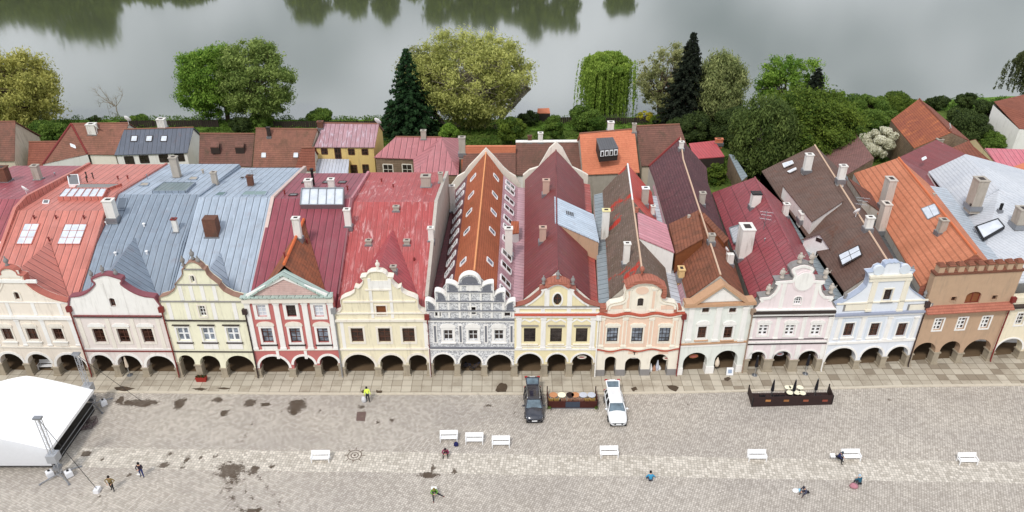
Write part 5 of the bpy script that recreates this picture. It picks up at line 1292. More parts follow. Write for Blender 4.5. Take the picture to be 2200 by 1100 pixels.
m = MT('arcade_paving_shade', .9, 0, .2); c = m.mix(m.noise(m.vec('World', (1, 1, 1)), 1.2, 5, .6), lin((92, 76, 58)), lin((120, 100, 78))); m.col(c)  # arcade shade put into the floor colour, a separate dark sheet over the slabs
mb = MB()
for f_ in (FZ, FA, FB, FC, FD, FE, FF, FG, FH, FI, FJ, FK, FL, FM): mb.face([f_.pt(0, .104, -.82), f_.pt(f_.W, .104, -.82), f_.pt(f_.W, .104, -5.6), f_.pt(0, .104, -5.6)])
tag(part('arcade_floor_shade', mb, m.m), kind='structure')

m = MT('bank_grass', .95, 0, .1); c = m.mix(m.ramp(m.noise(m.vec('World', (1, 1, 1)), .8, 7, .7), .4, .65), lin((74, 108, 40)), lin((118, 146, 62))); m.bump(m.noise(m.vec('World', (1, 1, 1)), 4, 4), .6, .1); BANKG = m.col(c)
mb = MB()
for i in range(len(xs)-1):
    x0, x1 = xs[i], xs[i+1]
    if x1 < -130 or x0 > 170: continue
    for a_, b_ in ((-9.5, -5), (-5, -2), (-2, .6)):
        P = [(x0, shore(x0)+a_), (x1, shore(x1)+a_), (x1, shore(x1)+b_), (x0, shore(x0)+b_)]; mb.face([(x, y, gz(x, y)+.03) for x, y in P])
tag(part('grass_bank', mb, BANKG), kind='structure')
# ================================================================ houses behind the row, down towards the pond
def ztop(px, py, E, n_dir, pitch):
    """height at which the photo point (px,py) lies on a roof plane rising from eave point E at this pitch"""
    lo, hi = E.z+.1, E.z+9
    for _ in range(40):
        z = (lo+hi)/2; p = PZ(px, py, z); d = Vector((p.x-E.x, p.y-E.y)).dot(n_dir)
        if (z-E.z) > d*math.tan(pitch): hi = z
        else: lo = z
    return z
class Back:
    def __init__(s, label, ridge, eave, ez, roofm, wallm, pitch=40, cat='house', name='back_house', inset=.22, rear=True, zb=-1.2):
        E0, E1 = PZ(*eave[0], ez), PZ(*eave[1], ez); d = (E1-E0); d.z = 0; d.normalize(); n2 = Vector((-d.y, d.x))
        z = (ztop(*ridge[0], E0, n2, R(pitch))+ztop(*ridge[1], E1, n2, R(pitch)))/2
        R0, R1 = PZ(*ridge[0], z), PZ(*ridge[1], z)
        s.root = thing(name, ((E0.x+E1.x)/2, (R0.y+R1.y)/2, gz((E0.x+E1.x)/2, R0.y)), label, cat)
        s.r = Roof(s.root, None); s.E = (E0, E1); s.R = (R0, R1); s.z = z; s.wallm = wallm
        s.r.add([R0, R1, E1, E0], roofm)
        n3 = Vector((n2.x, n2.y, 0)); w0 = (R0-E0).dot(n3); w1 = (R1-E1).dot(n3)
        B0, B1 = R0+n3*w0-Vector((0, 0, z-ez)), R1+n3*w1-Vector((0, 0, z-ez)); s.B = (B0, B1)
        if rear: s.r.add([R0, R1, B1, B0], roofm, track=False)
        s.r.ridge(R0, R1, plain('ridge_brown', (140, 96, 78), .9), .11)
        # walls slightly inside the eaves
        d3 = (E1-E0).normalized()*inset; k = inset
        a, b = E0+d3+n3*k, E1-d3+n3*k; c_, e = B1-d3-n3*k, B0+d3-n3*k; r0, r1 = R0+d3, R1-d3
        dz = Vector((0, 0, -.14)); dr = Vector((0, 0, -.14))
        lo = lambda p: Vector((p.x, p.y, zb))
        for nm, q in (('front_wall', [a+dz, b+dz, lo(b), lo(a)]), ('rear_wall', [c_+dz, e+dz, lo(e), lo(c_)]), ('gable_wall', [b+dz, r1+dr, c_+dz, lo(c_), lo(b)]), ('gable_wall', [e+dz, r0+dr, a+dz, lo(a), lo(e)])):
            mb = MB(); mb.face(q[::-1] if nm != 'x' else q); part(nm, mb, wallm, s.root)
        s.a, s.b, s.c = a, b, c_; s.n = -n3; s.d = (b-a).normalized()
    def win(s, px, py, w_=.9, h_=1.2, gable=False, gl=None, fr=None, sur=None):
        if gable: P0 = s.b; n = Vector((s.c-s.b).normalized()); d = Vector((n.x, n.y, 0)).normalized(); nn = Vector((d.y, -d.x, 0)); 
        else: P0, d, nn = s.a, Vector((s.d.x, s.d.y, 0)).normalized(), s.n
        p = PP(px, py, P0, nn); u = Vector((0, 0, 1)); mb = MB()
        q = [p-d*w_/2-u*h_/2, p+d*w_/2-u*h_/2, p+d*w_/2+u*h_/2, p-d*w_/2+u*h_/2]
        mb.hexa([x-nn*.1 for x in q], [x+nn*.02 for x in q]); o = part('window', mb, gl or GDARK, s.root); mb = MB()
        for i in range(4):
            A, B = q[i], q[(i+1) % 4]; e = (B-A).normalized(); t = e.cross(nn)*.07; mb.hexa([A-t-nn*.05, B-t-nn*.05, B+t-nn*.05, A+t-nn*.05], [x+nn*.06 for x in (A-t, B-t, B+t, A+t)])
        for A, B in (((q[0]+q[1])/2, (q[2]+q[3])/2), ((q[0]+q[3])/2, (q[1]+q[2])/2)):
            e = (B-A).normalized(); t = e.cross(nn)*.03; mb.hexa([A-t, B-t, B+t, A+t], [x+nn*.045 for x in (A-t, B-t, B+t, A+t)])
        part('window_frame', mb, fr or FWHITE, o)
T1 = tile('old_brown_red_tile', (150, 96, 78), (120, 82, 70), (92, 78, 66), .6, .34, .26, light=.15, lw=.4)
T2 = tile('old_orange_brown_tile', (162, 106, 84), (132, 88, 74), (104, 82, 66), .55, .34, .26, lw=.4)
T3 = tile('brown_tile', (142, 94, 80), (112, 80, 70), (86, 76, 62), .5, .34, .26, lw=.45)
T4 = tile('salmon_orange_tile', (226, 134, 92), (212, 118, 80), (200, 120, 90), .1, .34, .26, lw=.12)
T5 = tile('rust_orange_tile', (158, 92, 70), (132, 76, 60), (120, 70, 54), .3, .4, .28, lw=.45)
T6 = tile('pink_brown_old_tile', (150, 104, 96), (124, 88, 84), (100, 80, 74), .5, .34, .26, light=.35, lw=.35)
MN = seam('navy_sheet_roof', (84, 92, 108), .7, .25, (140, 148, 164)); MP = seam('rose_sheet_roof', (182, 108, 112), .9, .15, (205, 150, 150)); MW = seam('lilac_worn_sheet', (176, 130, 138), .7, 1.0, (214, 212, 226))
YEL = plaster('ochre_yellow_plaster', (232, 196, 106), .3); BEI = plaster('beige_gable_plaster', (206, 190, 166), .6); STW = tile('rubble_stone_wall', (166, 140, 112), (128, 104, 84), (100, 84, 70), .4, .3, .45, light=.3, lw=.5)
b = Back('old house with dark weathered tile roof and big beige gable wall at the left edge', [(-70, 262), (33, 261)], [(-100, 346), (31, 345)], 6, T1, BEI, 40)
b = Back('low outbuilding with reddish brown tile roof beside the beige gable wall', [(62, 305), (126, 304)], [(59, 356), (110, 356)], 4.5, T5, WHITE, 38, 'outbuilding')
b = Back('house with rusty orange tile roof, red metal hips and white chimney with dish', [(153, 266), (277, 264.5)], [(188, 331), (248, 332)], 6, T2, OFFWHITE, 40)
p = b.r.add([b.R[0], b.E[0], PZ(92, 353, 5.6)], T2, name='hip_roof'); e3 = PZ(92, 353, 5.6)
q3 = Vector((e3.x, b.B[0].y, 5.6)); b.r.add([b.R[0], e3, q3, b.B[0]], T2, name='hip_roof', track=False)
b.r.ridge(b.R[0], b.E[0], PIPE_R, .16); b.r.ridge(b.R[0], e3, PIPE_R, .16)
mb = MB(); z = lambda v: Vector((v.x, v.y, -1)); mb.face([b.E[0], e3, z(e3), z(b.E[0])]); mb.face([e3, q3, z(q3), z(e3)]); part('side_wall', mb, WHITE, b.root)
b.r.chimney(198, 290, 268, 18, CHW, dpx=14); b.r.dish(210, 288, .6, 2.4, 1.2); b.r.dish(277, 268, .6, 2.8, .9); b.r.skylight([(151, 309), (161, 313), (163, 319), (153, 315)], (1, 1), GWHITE, FWHITE)
b = Back('white house with dark navy metal roof, three small skylights and four dark windows', [(267, 278), (416, 274)], [(245.5, 333), (402.6, 328)], 6, MN, WHITE, 38)
for x, y in ((278, 344), (310, 342), (352, 340), (386, 338)): b.win(x, y, 1.3, 1.2, fr=FDARK)
for x, y in ((418, 297), (414, 322)): b.win(x, y, .7, 1.0, True)
for x in (288, 320, 352): b.r.skylight([(x-5, 292), (x+8, 292), (x+6, 304), (x-7, 304)], (1, 1), GWHITE, FDARK)
b.r.chimney(347, 276, 257, 16, CHW)
b = Back('low brown tiled barn between the navy roofed house and the next tiled barn', [(429, 287), (547, 287.5)], [(427, 351), (540, 358)], 5.5, T3, BEI, 42, 'barn', inset=.1)
for x in (462, 515): b.r.shed([(x-9, 304, 8.4), (x+9, 304, 8.4), (x+8, 316, 7.9), (x-11, 316, 7.9)], T3, FDARK, 1.0, track=False)
b = Back('orange brown tiled barn left of the yellow house', [(549.5, 276), (682, 277.6)], [(543, 359), (655, 358)], 5.5, T2, BEI, 44, 'barn', inset=.1)
for x in (567, 636): b.r.skylight([(x-4, 329), (x+4, 329), (x+4, 338), (x-5, 338)], (1, 1), GWHITE, METAL)
b.r.chimney(578, 294, 274, 7, FDARK)
b = Back('small steep orange tiled lean-to with white coping beside the yellow house', [(648, 318), (676, 317)], [(633, 364), (678, 366)], 5.2, T5, OFFWHITE, 52, 'outbuilding')
b = Back('ochre yellow house with worn pink and white metal roof', [(695, 264.5), (814.5, 266)], [(675.4, 315.5), (804.7, 316)], 7.6, MW, YEL, 33)
for x, y, h in ((697, 325, .9), (726, 329, 1.7), (755, 326, .9), (784, 326, .9), (761, 365, 1.6), (786, 364, 1.6)): b.win(x, y, .9, h, fr=FBROWN)
b.r.dish(812, 268, .65, 2.6, .5); b.r.chimney(688, 276, 262, 12, BRICK)
gl = thing('lean_to_shed', PZ(715, 372, 0), 'small shed with pale grey metal lean-to roof against the yellow house', 'shed'); r = Roof(gl); P = [PZ(684, 341, 5.6), PZ(750, 342, 5.6), PZ(748, 374, 4.4), PZ(670, 374, 4.4)]; r.add(P, seam('pale_grey_sheet', (188, 192, 204), .5, .5)); r.walls(P, YEL, -1)
b = Back('brick walled house with faded rose pink metal hip roof', [(850, 294), (948, 295)], [(803, 338), (940, 343)], 6.6, MP, STW, 27)
R0_, R1_ = b.R; tip = PZ(940, 308, b.z); L_ = PZ(890, 376, 6.3); R_ = PZ(985, 376, 6.3)
bk = PZ(990, 297, 6.6); b.r.add([R1_, L_, R_], MP, name='hip_roof'); b.r.add([R1_, R_, bk], MP, name='hip_roof'); b.r.add([R1_, b.E[0].lerp(b.E[1], .62), L_], MP, name='hip_roof')
b.r.add([b.R[0], b.E[0], b.B[0]], MP, name='hip_roof', track=False)
mb = MB(); zz = lambda v: Vector((v.x, v.y, 0)); mb.face([L_, R_, zz(R_), zz(L_)]); mb.face([R_, bk, zz(bk), zz(R_)]); mb.face([L_, b.E[0].lerp(b.E[1], .62), zz(b.E[0].lerp(b.E[1], .62)), zz(L_)]); part('side_wall', mb, STW, b.root)
for x in (834, 875): b.win(x, 364, 1.5, 1.7, fr=OFFWHITE)
b.r.chimney(910, 300, 281, 11, CHG)
b = Back('low brown tiled outbuilding behind the stepped sgraffito house', [(998, 318), (1108, 319)], [(990, 380), (1108, 380)], 5.5, T3, CONC, 40, 'outbuilding')
mb = MB(); q = [PZ(990, 316, 8.9), PZ(1108, 318, 8.9)]; mb.box(q[0].x, q[1].x, q[0].y-.2, q[0].y+.25, 0, 9.1); part('rear_wall', mb, T4, b.root); b.r.chimney(993, 330, 296, 14, CHG)
b = Back('brown tiled outbuilding with white ridge behind the long dark red roof', [(1108, 305), (1247, 304)], [(1108, 376), (1252, 376)], 5.5, T3, WHITE, 40, 'outbuilding')
b.r.ridge(b.R[0], b.R[1], WHITE, .25); b.r.chimney(1161, 307, 286, 10, CHW); b.r.chimney(1138, 307, 292, 8, BRICK)
b = Back('house with smooth salmon orange tile roof and wide dark dormer', [(1245, 287), (1363, 277)], [(1252, 375), (1374, 370)], 6.5, T4, CHG, 42)
d = b.r.shed([(1281, 297, 11.2), (1317, 294.5, 11.2), (1329, 318, 10.3), (1288, 322, 10.3)], seam('dark_grey_sheet', (92, 92, 96), .35), FDARK, 1.8, track=False)
mb = MB(); A, B = PZ(1289, 322, 10.3), PZ(1328, 318.3, 10.3); e = (B-A).normalized(); n_ = Vector((e.y, -e.x, 0))
for k in range(4):
    u0, u1 = A.lerp(B, k/4+.03), A.lerp(B, (k+1)/4-.03); mb = MB(); f0 = n_*.12; mb.hexa([u0+f0-Vector((0, 0, 1.0)), u1+f0-Vector((0, 0, 1.0)), u1-Vector((0, 0, 1.0)), u0-Vector((0, 0, 1.0))], [u0+f0-Vector((0, 0, .15)), u1+f0-Vector((0, 0, .15)), u1-Vector((0, 0, .15)), u0-Vector((0, 0, .15))]); w_ = part('dormer_window', mb, FWHITE, d)
    mb = MB(); v0, v1 = u0.lerp(u1, .22), u0.lerp(u1, .78); f1 = n_*.14; mb.hexa([v0+f1-Vector((0, 0, .9)), v1+f1-Vector((0, 0, .9)), v1-Vector((0, 0, .9)), v0-Vector((0, 0, .9))], [v0+f1-Vector((0, 0, .28)), v1+f1-Vector((0, 0, .28)), v1-Vector((0, 0, .28)), v0-Vector((0, 0, .28))]); part('pane', mb, GDARK, w_)
b.r.chimney(1312, 281, 263, 13, CHW); b.r.chimney(1362, 285, 266, 8, CHG)
b = Back('house with weathered brown tile roof right of the salmon orange roof', [(1367, 271), (1460, 267)], [(1378, 356), (1490, 352)], 6.5, T3, BEI, 42)
# rear continuation of I's roof
ap = PZ(1462, 296, 12.4); el = PZ(1394, 358, 9.3); er = PZ(1518, 360, 9.0)
ri.add([I1, ap, el, iL1], M_IB); ri.add([I1, ap, er, iR1], M_IB); ri.walls([iL1, iR1, er, ap-Vector((0, 0, 3)), el], CONC); ri.ridge(ap, el, PIPE_R, .2); ri.ridge(I1, ap, RIM, .1); ri.chimney(1464, 320, 305, 9, CHW)
def poly_b(label, panels, loop, wallm, cat='house', name='back_house', zb=-1.5):
    c = sum(panels[0][0], Vector())/len(panels[0][0]); root = thing(name, (c.x, c.y, 0), label, cat); r = Roof(root)
    for pts, m_ in panels: r.add(pts, m_)
    r.walls(loop, wallm, zb); return r
P = [PZ(1480, 308, 3.6), PZ(1535, 302, 3.6), PZ(1557, 336, 3.0), PZ(1493, 341, 3.0)]
r = poly_b('small open shed with bright red metal roof in the courtyard garden', [(P, seam('red_shed_sheet', (196, 70, 76), .5))], P, FDARK, 'shed', 'garden_shed'); r.chimney(1545, 308, 299, 16, T4, dpx=8)
P = [PZ(1566, 331, 3.4), PZ(1576, 333, 3.6), PZ(1606, 378, 3.4), PZ(1594, 388, 3.2)]
r = poly_b('stone garden wall with grey metal cap beside the courtyard garden', [(P, M_GUT)], P, STW, 'garden wall', 'garden_wall')
# pinkish old roof behind K
a, b_, c_, d_, e_, f_ = PZ(1826, 262, 6.6), PZ(1844, 294, 6.6), PZ(1878, 340, 7.0), PZ(1820, 375, 6), PZ(1765, 335, 4.2), PZ(1812, 300, 4.4)
r = poly_b('long building with sagging pinkish brown tile roof, left of the blossoming bush', [([a, b_, f_], T6), ([b_, c_, d_, e_, f_], T6)], [a, f_, e_, d_, c_, b_], STW, 'barn')
# barn with the sunlit look of one side put into its tile colour
R0, R1 = PZ(1975, 212, 8.5), PZ(2044, 284, 8.5); E0, E1 = PZ(1914, 258, 5.0), PZ(1964, 318, 5.0); B0, B1 = PZ(2003, 232, 5.5), PZ(2085, 303, 5.5)
mt = tile('rust_orange_sunlit_tile', (176, 96, 66), (140, 76, 60), (216, 132, 84), .55, .34, .26, lw=.45)
r = poly_b('barn with rusty orange tile roof, steep and brown stone wall, right of the blossoming bush', [([R0, R1, E1, E0], mt), ([R0, R1, B1, B0], T5)], [E0, E1, R1, B1, B0, R0], STW, 'barn'); r.ridge(R0, R1, T5, .12); r.dish(2040, 277, .5, 1.2, .4)
P = [PZ(2014, 330, 7.2), PZ(2082, 302, 7.2), PZ(2096, 298, 8.6), PZ(2150, 364, 8.6), PZ(2126, 374, 7.6), PZ(2074, 332, 7.0)]
r = poly_b('brown tiled wing with yellow gable edge above the white diamond roof', [(P, T5)], P, plaster('pale_yellow', (226, 214, 150))); r.chimney(2016, 322, 300, 12, CHG)
P = [PZ(2116, 318, 6.4), PZ(2290, 324, 6.8), PZ(2290, 362, 5.6), PZ(2151, 366, 5.6)]
r = poly_b('house with bright pink ribbed metal roof at the right edge', [(P, seam('bright_pink_sheet', (206, 102, 116), .7, .1))], P, WHITE)
P = [PZ(2149, 369, 9.6), PZ(2260, 326, 9.8), PZ(2330, 440, 8), PZ(2222, 440, 8.2)]
r = poly_b('house with smooth orange tile roof at the right edge beside the white diamond roof', [(P, T4)], P, WHITE)
R0, R1 = PZ(2136, 218, 7.0), PZ(2290, 182, 7.0); E0, E1 = PZ(2178, 262, 4), PZ(2300, 330, 4)
r = poly_b('house with brown red tile roof and white gable in the top right corner', [([R0, R1, PZ(2330, 290, 4), PZ(2190, 276, 4.2)], T5)], [R0-Vector((0, 0, .5)), PZ(2190, 276, 4.2), PZ(2330, 290, 4), R1], WHITE, 'house', zb=-3)
# little garden house with red roof by the shore, dark shore fence
G = gpt(1167, 262); r = thing('garden_hut', G, 'tiny hut with red tiled roof among shrubs on the pond shore', 'garden hut'); rr = Roof(r); z0 = G.z
P = [PZ(1155, 233, z0+2.6), PZ(1180, 232, z0+2.6), PZ(1182, 243, z0+2.1), PZ(1154, 243, z0+2.1)]; rr.add(P, T4); rr.walls(P, FDARK, z0-.3)
def fence(label, px0, px1, Yoff, h, mat, name='fence', cat='fence', z=None):
    a, b = px0, px1; p, q = PZ(*a, -2.3), PZ(*b, -2.3); root = thing(name, p, label, cat); n = max(2, int((q-p).length/3))
    for i in range(n+1):
        c = p.lerp(q, i/n); g = gz(c.x, c.y); mb = MB(); mb.box(c.x-.07, c.x+.07, c.y-.07, c.y+.07, g-.2, g+h+.1); part('post', mb, mat, root)
        if i < n:
            e = p.lerp(q, (i+1)/n); g2 = gz(e.x, e.y); mb = MB()
            for k in range(8):
                s0, s1 = c.lerp(e, (k+.06)/8), c.lerp(e, (k+.94)/8); mb.hexa([(s0.x, s0.y-.02, g+.05), (s1.x, s1.y-.02, g+.05), (s1.x, s1.y+.02, g+.05), (s0.x, s0.y+.02, g+.05)], [(s0.x, s0.y-.02, g+h), (s1.x, s1.y-.02, g+h), (s1.x, s1.y+.02, g+h), (s0.x, s0.y+.02, g+h)])
            part('board_panel', mb, mat, root)
DKW = plain('dark_creosote_wood', (52, 42, 38), .9)
fence('long dark board fence along the shore left of the two big green trees', (262, 276), (470, 274), 0, 1.5, DKW)
fence('dark board fence on the shore behind the yellow house', (590, 276), (840, 275), 0, 1.4, DKW)
fence('dark board fence on the shore between the hut and the weeping willow', (1190, 266), (1262, 264), 0, 1.4, DKW)
fence('dark board fence on the shore right of the weeping willow', (1292, 267), (1400, 267), 0, 1.4, DKW)
# ================================================================ trees
rng = np.random.default_rng(11)
def leafmat(name, c1, c2, rough=.7):
    m = MT(name, rough, 0, .2); a = m.n('ShaderNodeAttribute', attribute_name='tint')
    col = m.mix(a.outputs['Fac'], lin(c1), lin(c2)); m.col(col)
    tr = m.n('ShaderNodeBsdfTranslucent'); m.l(col, tr.inputs[0]); ms = m.n('ShaderNodeMixShader'); ms.inputs[0].default_value = .35
    o = m.nt.nodes['Material Output']; m.l(m.b.outputs[0], ms.inputs[1]); m.l(tr.outputs[0], ms.inputs[2]); m.l(ms.outputs[0], o.inputs[0]); return m.m
BARK = plain('bark_brown', (92, 76, 62), .95, var=.3); BARKG = plain('bark_grey', (150, 140, 124), .95, var=.3)
def leaves_mesh(name, P, size, mat, tint, nrm=None, elong=1.6, droop=0.0):
    n = len(P); a = rng.normal(size=(n, 3)); 
    if nrm is not None: a = a*.6+nrm*.9
    a /= np.linalg.norm(a, axis=1, keepdims=True)
    b = rng.normal(size=(n, 3)); b[:, 2] -= droop*2.2; b -= a*(a*b).sum(1, keepdims=True); b /= np.linalg.norm(b, axis=1, keepdims=True)
    c = np.cross(a, b); s = (size*rng.uniform(.6, 1.4, n))[:, None]
    V = np.stack([P+b*s*elong, P+c*s*.7, P-b*s*elong, P-c*s*.7], 1).reshape(-1, 3)
    me = bpy.data.meshes.new(name); me.vertices.add(4*n); me.vertices.foreach_set('co', V.astype(np.float32).ravel())
    me.loops.add(4*n); me.loops.foreach_set('vertex_index', np.arange(4*n, dtype=np.int32)); me.polygons.add(n)
    me.polygons.foreach_set('loop_start', np.arange(0, 4*n, 4, dtype=np.int32)); me.polygons.foreach_set('loop_total', np.full(n, 4, dtype=np.int32))
    me.update(calc_edges=True); at = me.attributes.new('tint', 'FLOAT', 'FACE'); at.data.foreach_set('value', tint.astype(np.float32)); me.materials.append(mat); return me
def limb(mb, a, b, r0, r1, bend=.12, n=4, mi=0):
    a, b = Vector(a), Vector(b); L_ = (b-a).length; o = Vector(rng.normal(size=3))*L_*bend
    pts = [a.lerp(b, i/n)+o*math.sin(math.pi*i/n)+Vector((0, 0, 1))*L_*.06*math.sin(math.pi*i/n) for i in range(n+1)]
    mb.tube(pts, [r0+(r1-r0)*i/n for i in range(n+1)], 6, mi); return pts
def cloud(lobes, dens, shell=.55, soft=False):
    P, Nn, T = [], [], []
    for c, r in lobes:
        k = max(12, int(dens*r[0]*r[2])); d = rng.normal(size=(k, 3)); d /= np.linalg.norm(d, axis=1, keepdims=True)
        rad = (rng.uniform(0, 1, k)**(1/3)*(1-shell)+shell*rng.uniform(.75, 1.05, k))[:, None]
        if soft: rad = np.minimum(np.abs(rng.normal(size=(k, 1)))*.8, 1.45)
        p = np.array(c)+d*rad*np.array(r); P.append(p); Nn.append(d); T.append(np.clip(.5+.22*rng.normal(size=k)+rng.normal()*.16, 0, 1))
    return np.concatenate(P), np.concatenate(Nn), np.concatenate(T)
def broad(label, base, top, half, mat, cat='tree', name='tree', z=None, nl=70, dens=260, size=.17, lobe=.17, bark=None, trunks=1, flat=1.0, low=.16, group=None, depth=.85, cpx=None, elong=1.6, droop=0.0, stems=True, fan=0, shell=.55, soft=False):
    """crown of many leaf clumps on branches; photo gives base, top, half width and the column of the crown's middle"""
    p = gpt(*base) if z is None else PZ(*base, z); cpx = base[0] if cpx is None else cpx
    H = PY(cpx, top, p.y).z-p.z; s_ = scale_at(p+Vector((0, 0, H*.6))); Wd = half/s_; q0 = PY(cpx, top, p.y); ox = PY(cpx, (top+base[1])/2, p.y).x-p.x if cpx != base[0] else 0
    root = thing(name, p, label, cat, group); mb = MB(); lobes = []
    cz = H*(low+(1-low)*.5); hz = H*(1-low)*.5
    for k in range(nl):
        d = rng.normal(size=3); d /= np.linalg.norm(d); rr = rng.uniform(.25, 1)**.45
        x, y, zz = d*rr*np.array([Wd*(1-lobe*.6), Wd*depth*(1-lobe*.6), hz*(1-lobe*.6)]); t = (zz+hz)/(2*hz)
        if fan: k_ = min(1, (1-fan)+fan*1.7*t); x *= k_; y *= k_
        r = Wd*lobe*rng.uniform(.55, 1.4); lobes.append(((p.x+ox+x, p.y+y, p.z+cz+zz), (r*1.15, r*1.15, r*.85*flat)))
    bk = bark or BARK
    if stems:
        for t in range(trunks):
            off = (t-(trunks-1)/2)*Wd*.3 if trunks > 1 else 0; tb = Vector((p.x+off*.6, p.y, p.z-.3)); tt = Vector((p.x+ox*.6+off*1.5, p.y, p.z+H*.42))
            limb(mb, tb, tt, H*.024+.1, H*.014+.05, .04)
            sel = [l for i, l in enumerate(lobes) if i % trunks == t][:46]
            for c, r in sel:
                st = tb.lerp(tt, rng.uniform(.5, 1)); limb(mb, st, st.lerp(Vector(c), .93), H*.009+.03, .03, .08)
        part('trunk', mb, bk, root)
    P, Nn, T = cloud(lobes, dens, shell, soft)
    part('crown', leaves_mesh('crown', P, size, mat, T, Nn, elong, droop), [mat], root)
    return root
def spruce(label, base, top, half, mat, z=None, tiers=26, skirt=.06, asym=0):
    p = gpt(*base) if z is None else PZ(*base, z); H = PY(base[0], top, p.y).z-p.z; Wd = half/scale_at(p+Vector((0, 0, H*.3))); root = thing('spruce_tree', p, label, 'tree'); mb = MB()
    limb(mb, p, p+Vector((0, 0, H*.98)), .3, .03, .005, 6); P, Nn, T = [], [], []
    for i in range(tiers):
        t = skirt+(1-skirt)*(i/tiers)**.95; zc = H*t; R_ = Wd*1.3*(1-t)**.8+.12; nb = int(6+9*(1-t)); ph = rng.uniform(0, 6)
        for k in range(nb):
            a = ph+2*math.pi*k/nb+rng.normal()*.15; L_ = R_*rng.uniform(.7, 1.15); drp = L_*.32
            if i % 2 == 0: mb.tube([p+Vector((0, 0, zc)), p+Vector((math.cos(a)*L_, math.sin(a)*L_, zc-drp))], [.05, .015], 4)
            m_ = int(16+L_*22); s = rng.uniform(.1, 1, m_)**.7; wv = rng.normal(size=m_)*.16*(1.1-s)*L_*.9
            q = np.stack([p.x+math.cos(a)*L_*s-math.sin(a)*wv, p.y+math.sin(a)*L_*s+math.cos(a)*wv, p.z+zc-drp*s**1.4+.12*L_*s*(s > .8)+rng.normal(size=m_)*.09], 1)
            P.append(q); Nn.append(np.tile([math.cos(a)*.4, math.sin(a)*.4, .9], (m_, 1))); T.append(np.clip(rng.normal(.35, .2, m_)+.35*(s > .8), 0, 1))
    part('trunk', mb, BARK, root); P = np.concatenate(P); part('crown', leaves_mesh('crown', P, .17, mat, np.concatenate(T), np.concatenate(Nn), 1.7), [mat], root); return root
def weeping(label, base, top, half, mat, z=None, strands=230, name='weeping_tree', bark=None, size=.13, low=.12, lobes=18, len_=.75, thin=1.0):
    p = gpt(*base) if z is None else PZ(*base, z); H = PY(base[0], top, p.y).z-p.z; Wd = half/scale_at(p+Vector((0, 0, H*.6))); root = thing(name, p, label, 'tree'); mb = MB()
    tt = p+Vector((0, 0, H*.5)); limb(mb, p, tt, .35, .22, .03); heads = []
    for k in range(lobes):
        a = 2*math.pi*k/lobes+rng.normal()*.2; r = Wd*rng.uniform(.25, .88); hh = H*(.98-.3*(r/Wd)**2*rng.uniform(.6, 1.2)); c = p+Vector((math.cos(a)*r, math.sin(a)*r*.85, hh-H*.06)); heads.append((c, r)); limb(mb, p+Vector((0, 0, H*rng.uniform(.35, .5))), c, .14, .04, .1)
    part('trunk', mb, bark or BARK, root); P, T = [], []
    for s in range(strands):
        c, r = heads[rng.integers(lobes)]; sp = Wd*.26; x, y = c.x+rng.normal()*sp*.7, c.y+rng.normal()*sp*.7; zt = c.z+rng.uniform(-.05, .06)*H-.02*H*((x-c.x)**2+(y-c.y)**2)/sp**2; L_ = (zt-p.z-H*low)*rng.uniform(.35, 1)*len_
        m_ = int((L_*11+6)*thin); tz = rng.uniform(0, 1, m_); dx = (x-c.x)*.35; P.append(np.stack([x+dx*np.sqrt(tz)+rng.normal(size=m_)*.09, y+rng.normal(size=m_)*.09, zt-L_*tz], 1)); T.append(np.clip(rng.normal(.5+.2*(rng.uniform()-.5), .18, m_)-.25*tz+.1, 0, 1))
    lo = [((c.x, c.y, c.z), (Wd*.2, Wd*.2, H*.045)) for c, r in heads]; q, nn_, tt_ = cloud(lo, 420*thin); P.append(q); T.append(tt_)
    P = np.concatenate(P); part('crown', leaves_mesh('crown', P, size, mat, np.concatenate(T), None, 1.9, 1.0), [mat], root); return root
def bush(label, base, top, half, mat, z=None, name='shrub', cat='shrub', dens=520, size=.12, group=None, nl=26, depth=.9, stems=True):
    return broad(label, base, top, half, mat, cat, name, z, nl, dens, size, .24, low=.0, group=group, depth=depth, flat=1, stems=stems)
GRN = leafmat('leaf_fresh_green', (74, 112, 36), (150, 180, 76)); OLV = leafmat('leaf_willow_olive', (134, 142, 74), (210, 210, 126)); YGR = leafmat('leaf_yellow_green', (138, 140, 70), (208, 202, 116))
DGR = leafmat('needle_dark_green', (22, 48, 28), (58, 88, 50)); DGR2 = leafmat('needle_black_green', (22, 32, 24), (54, 62, 46)); WIL = leafmat('leaf_weeping_green', (96, 128, 46), (170, 192, 88)); BIR = leafmat('leaf_birch', (100, 114, 66), (172, 178, 116))
SHR = leafmat('leaf_shrub', (64, 94, 36), (126, 150, 66)); DSH = leafmat('leaf_dark_shrub', (44, 60, 32), (92, 108, 56)); PUR = leafmat('leaf_purple', (44, 32, 38), (84, 62, 66)); BLO = leafmat('white_blossom', (206, 204, 178), (240, 238, 220)); YEB = leafmat('leaf_golden', (150, 150, 40), (214, 202, 70)); MID = leafmat('leaf_mid_green', (58, 84, 30), (124, 142, 56)); PALE = leafmat('leaf_pale_grey_green', (112, 120, 74), (176, 176, 120)); FAR = leafmat('leaf_far_green', (74, 92, 22), (124, 138, 46))
broad('large yellow green willow at the left edge of the shore', (48, 285), 102, 116, YGR, nl=230, dens=210, size=.14, trunks=3, low=.02, lobe=.12, elong=2.2, droop=.4, soft=True)
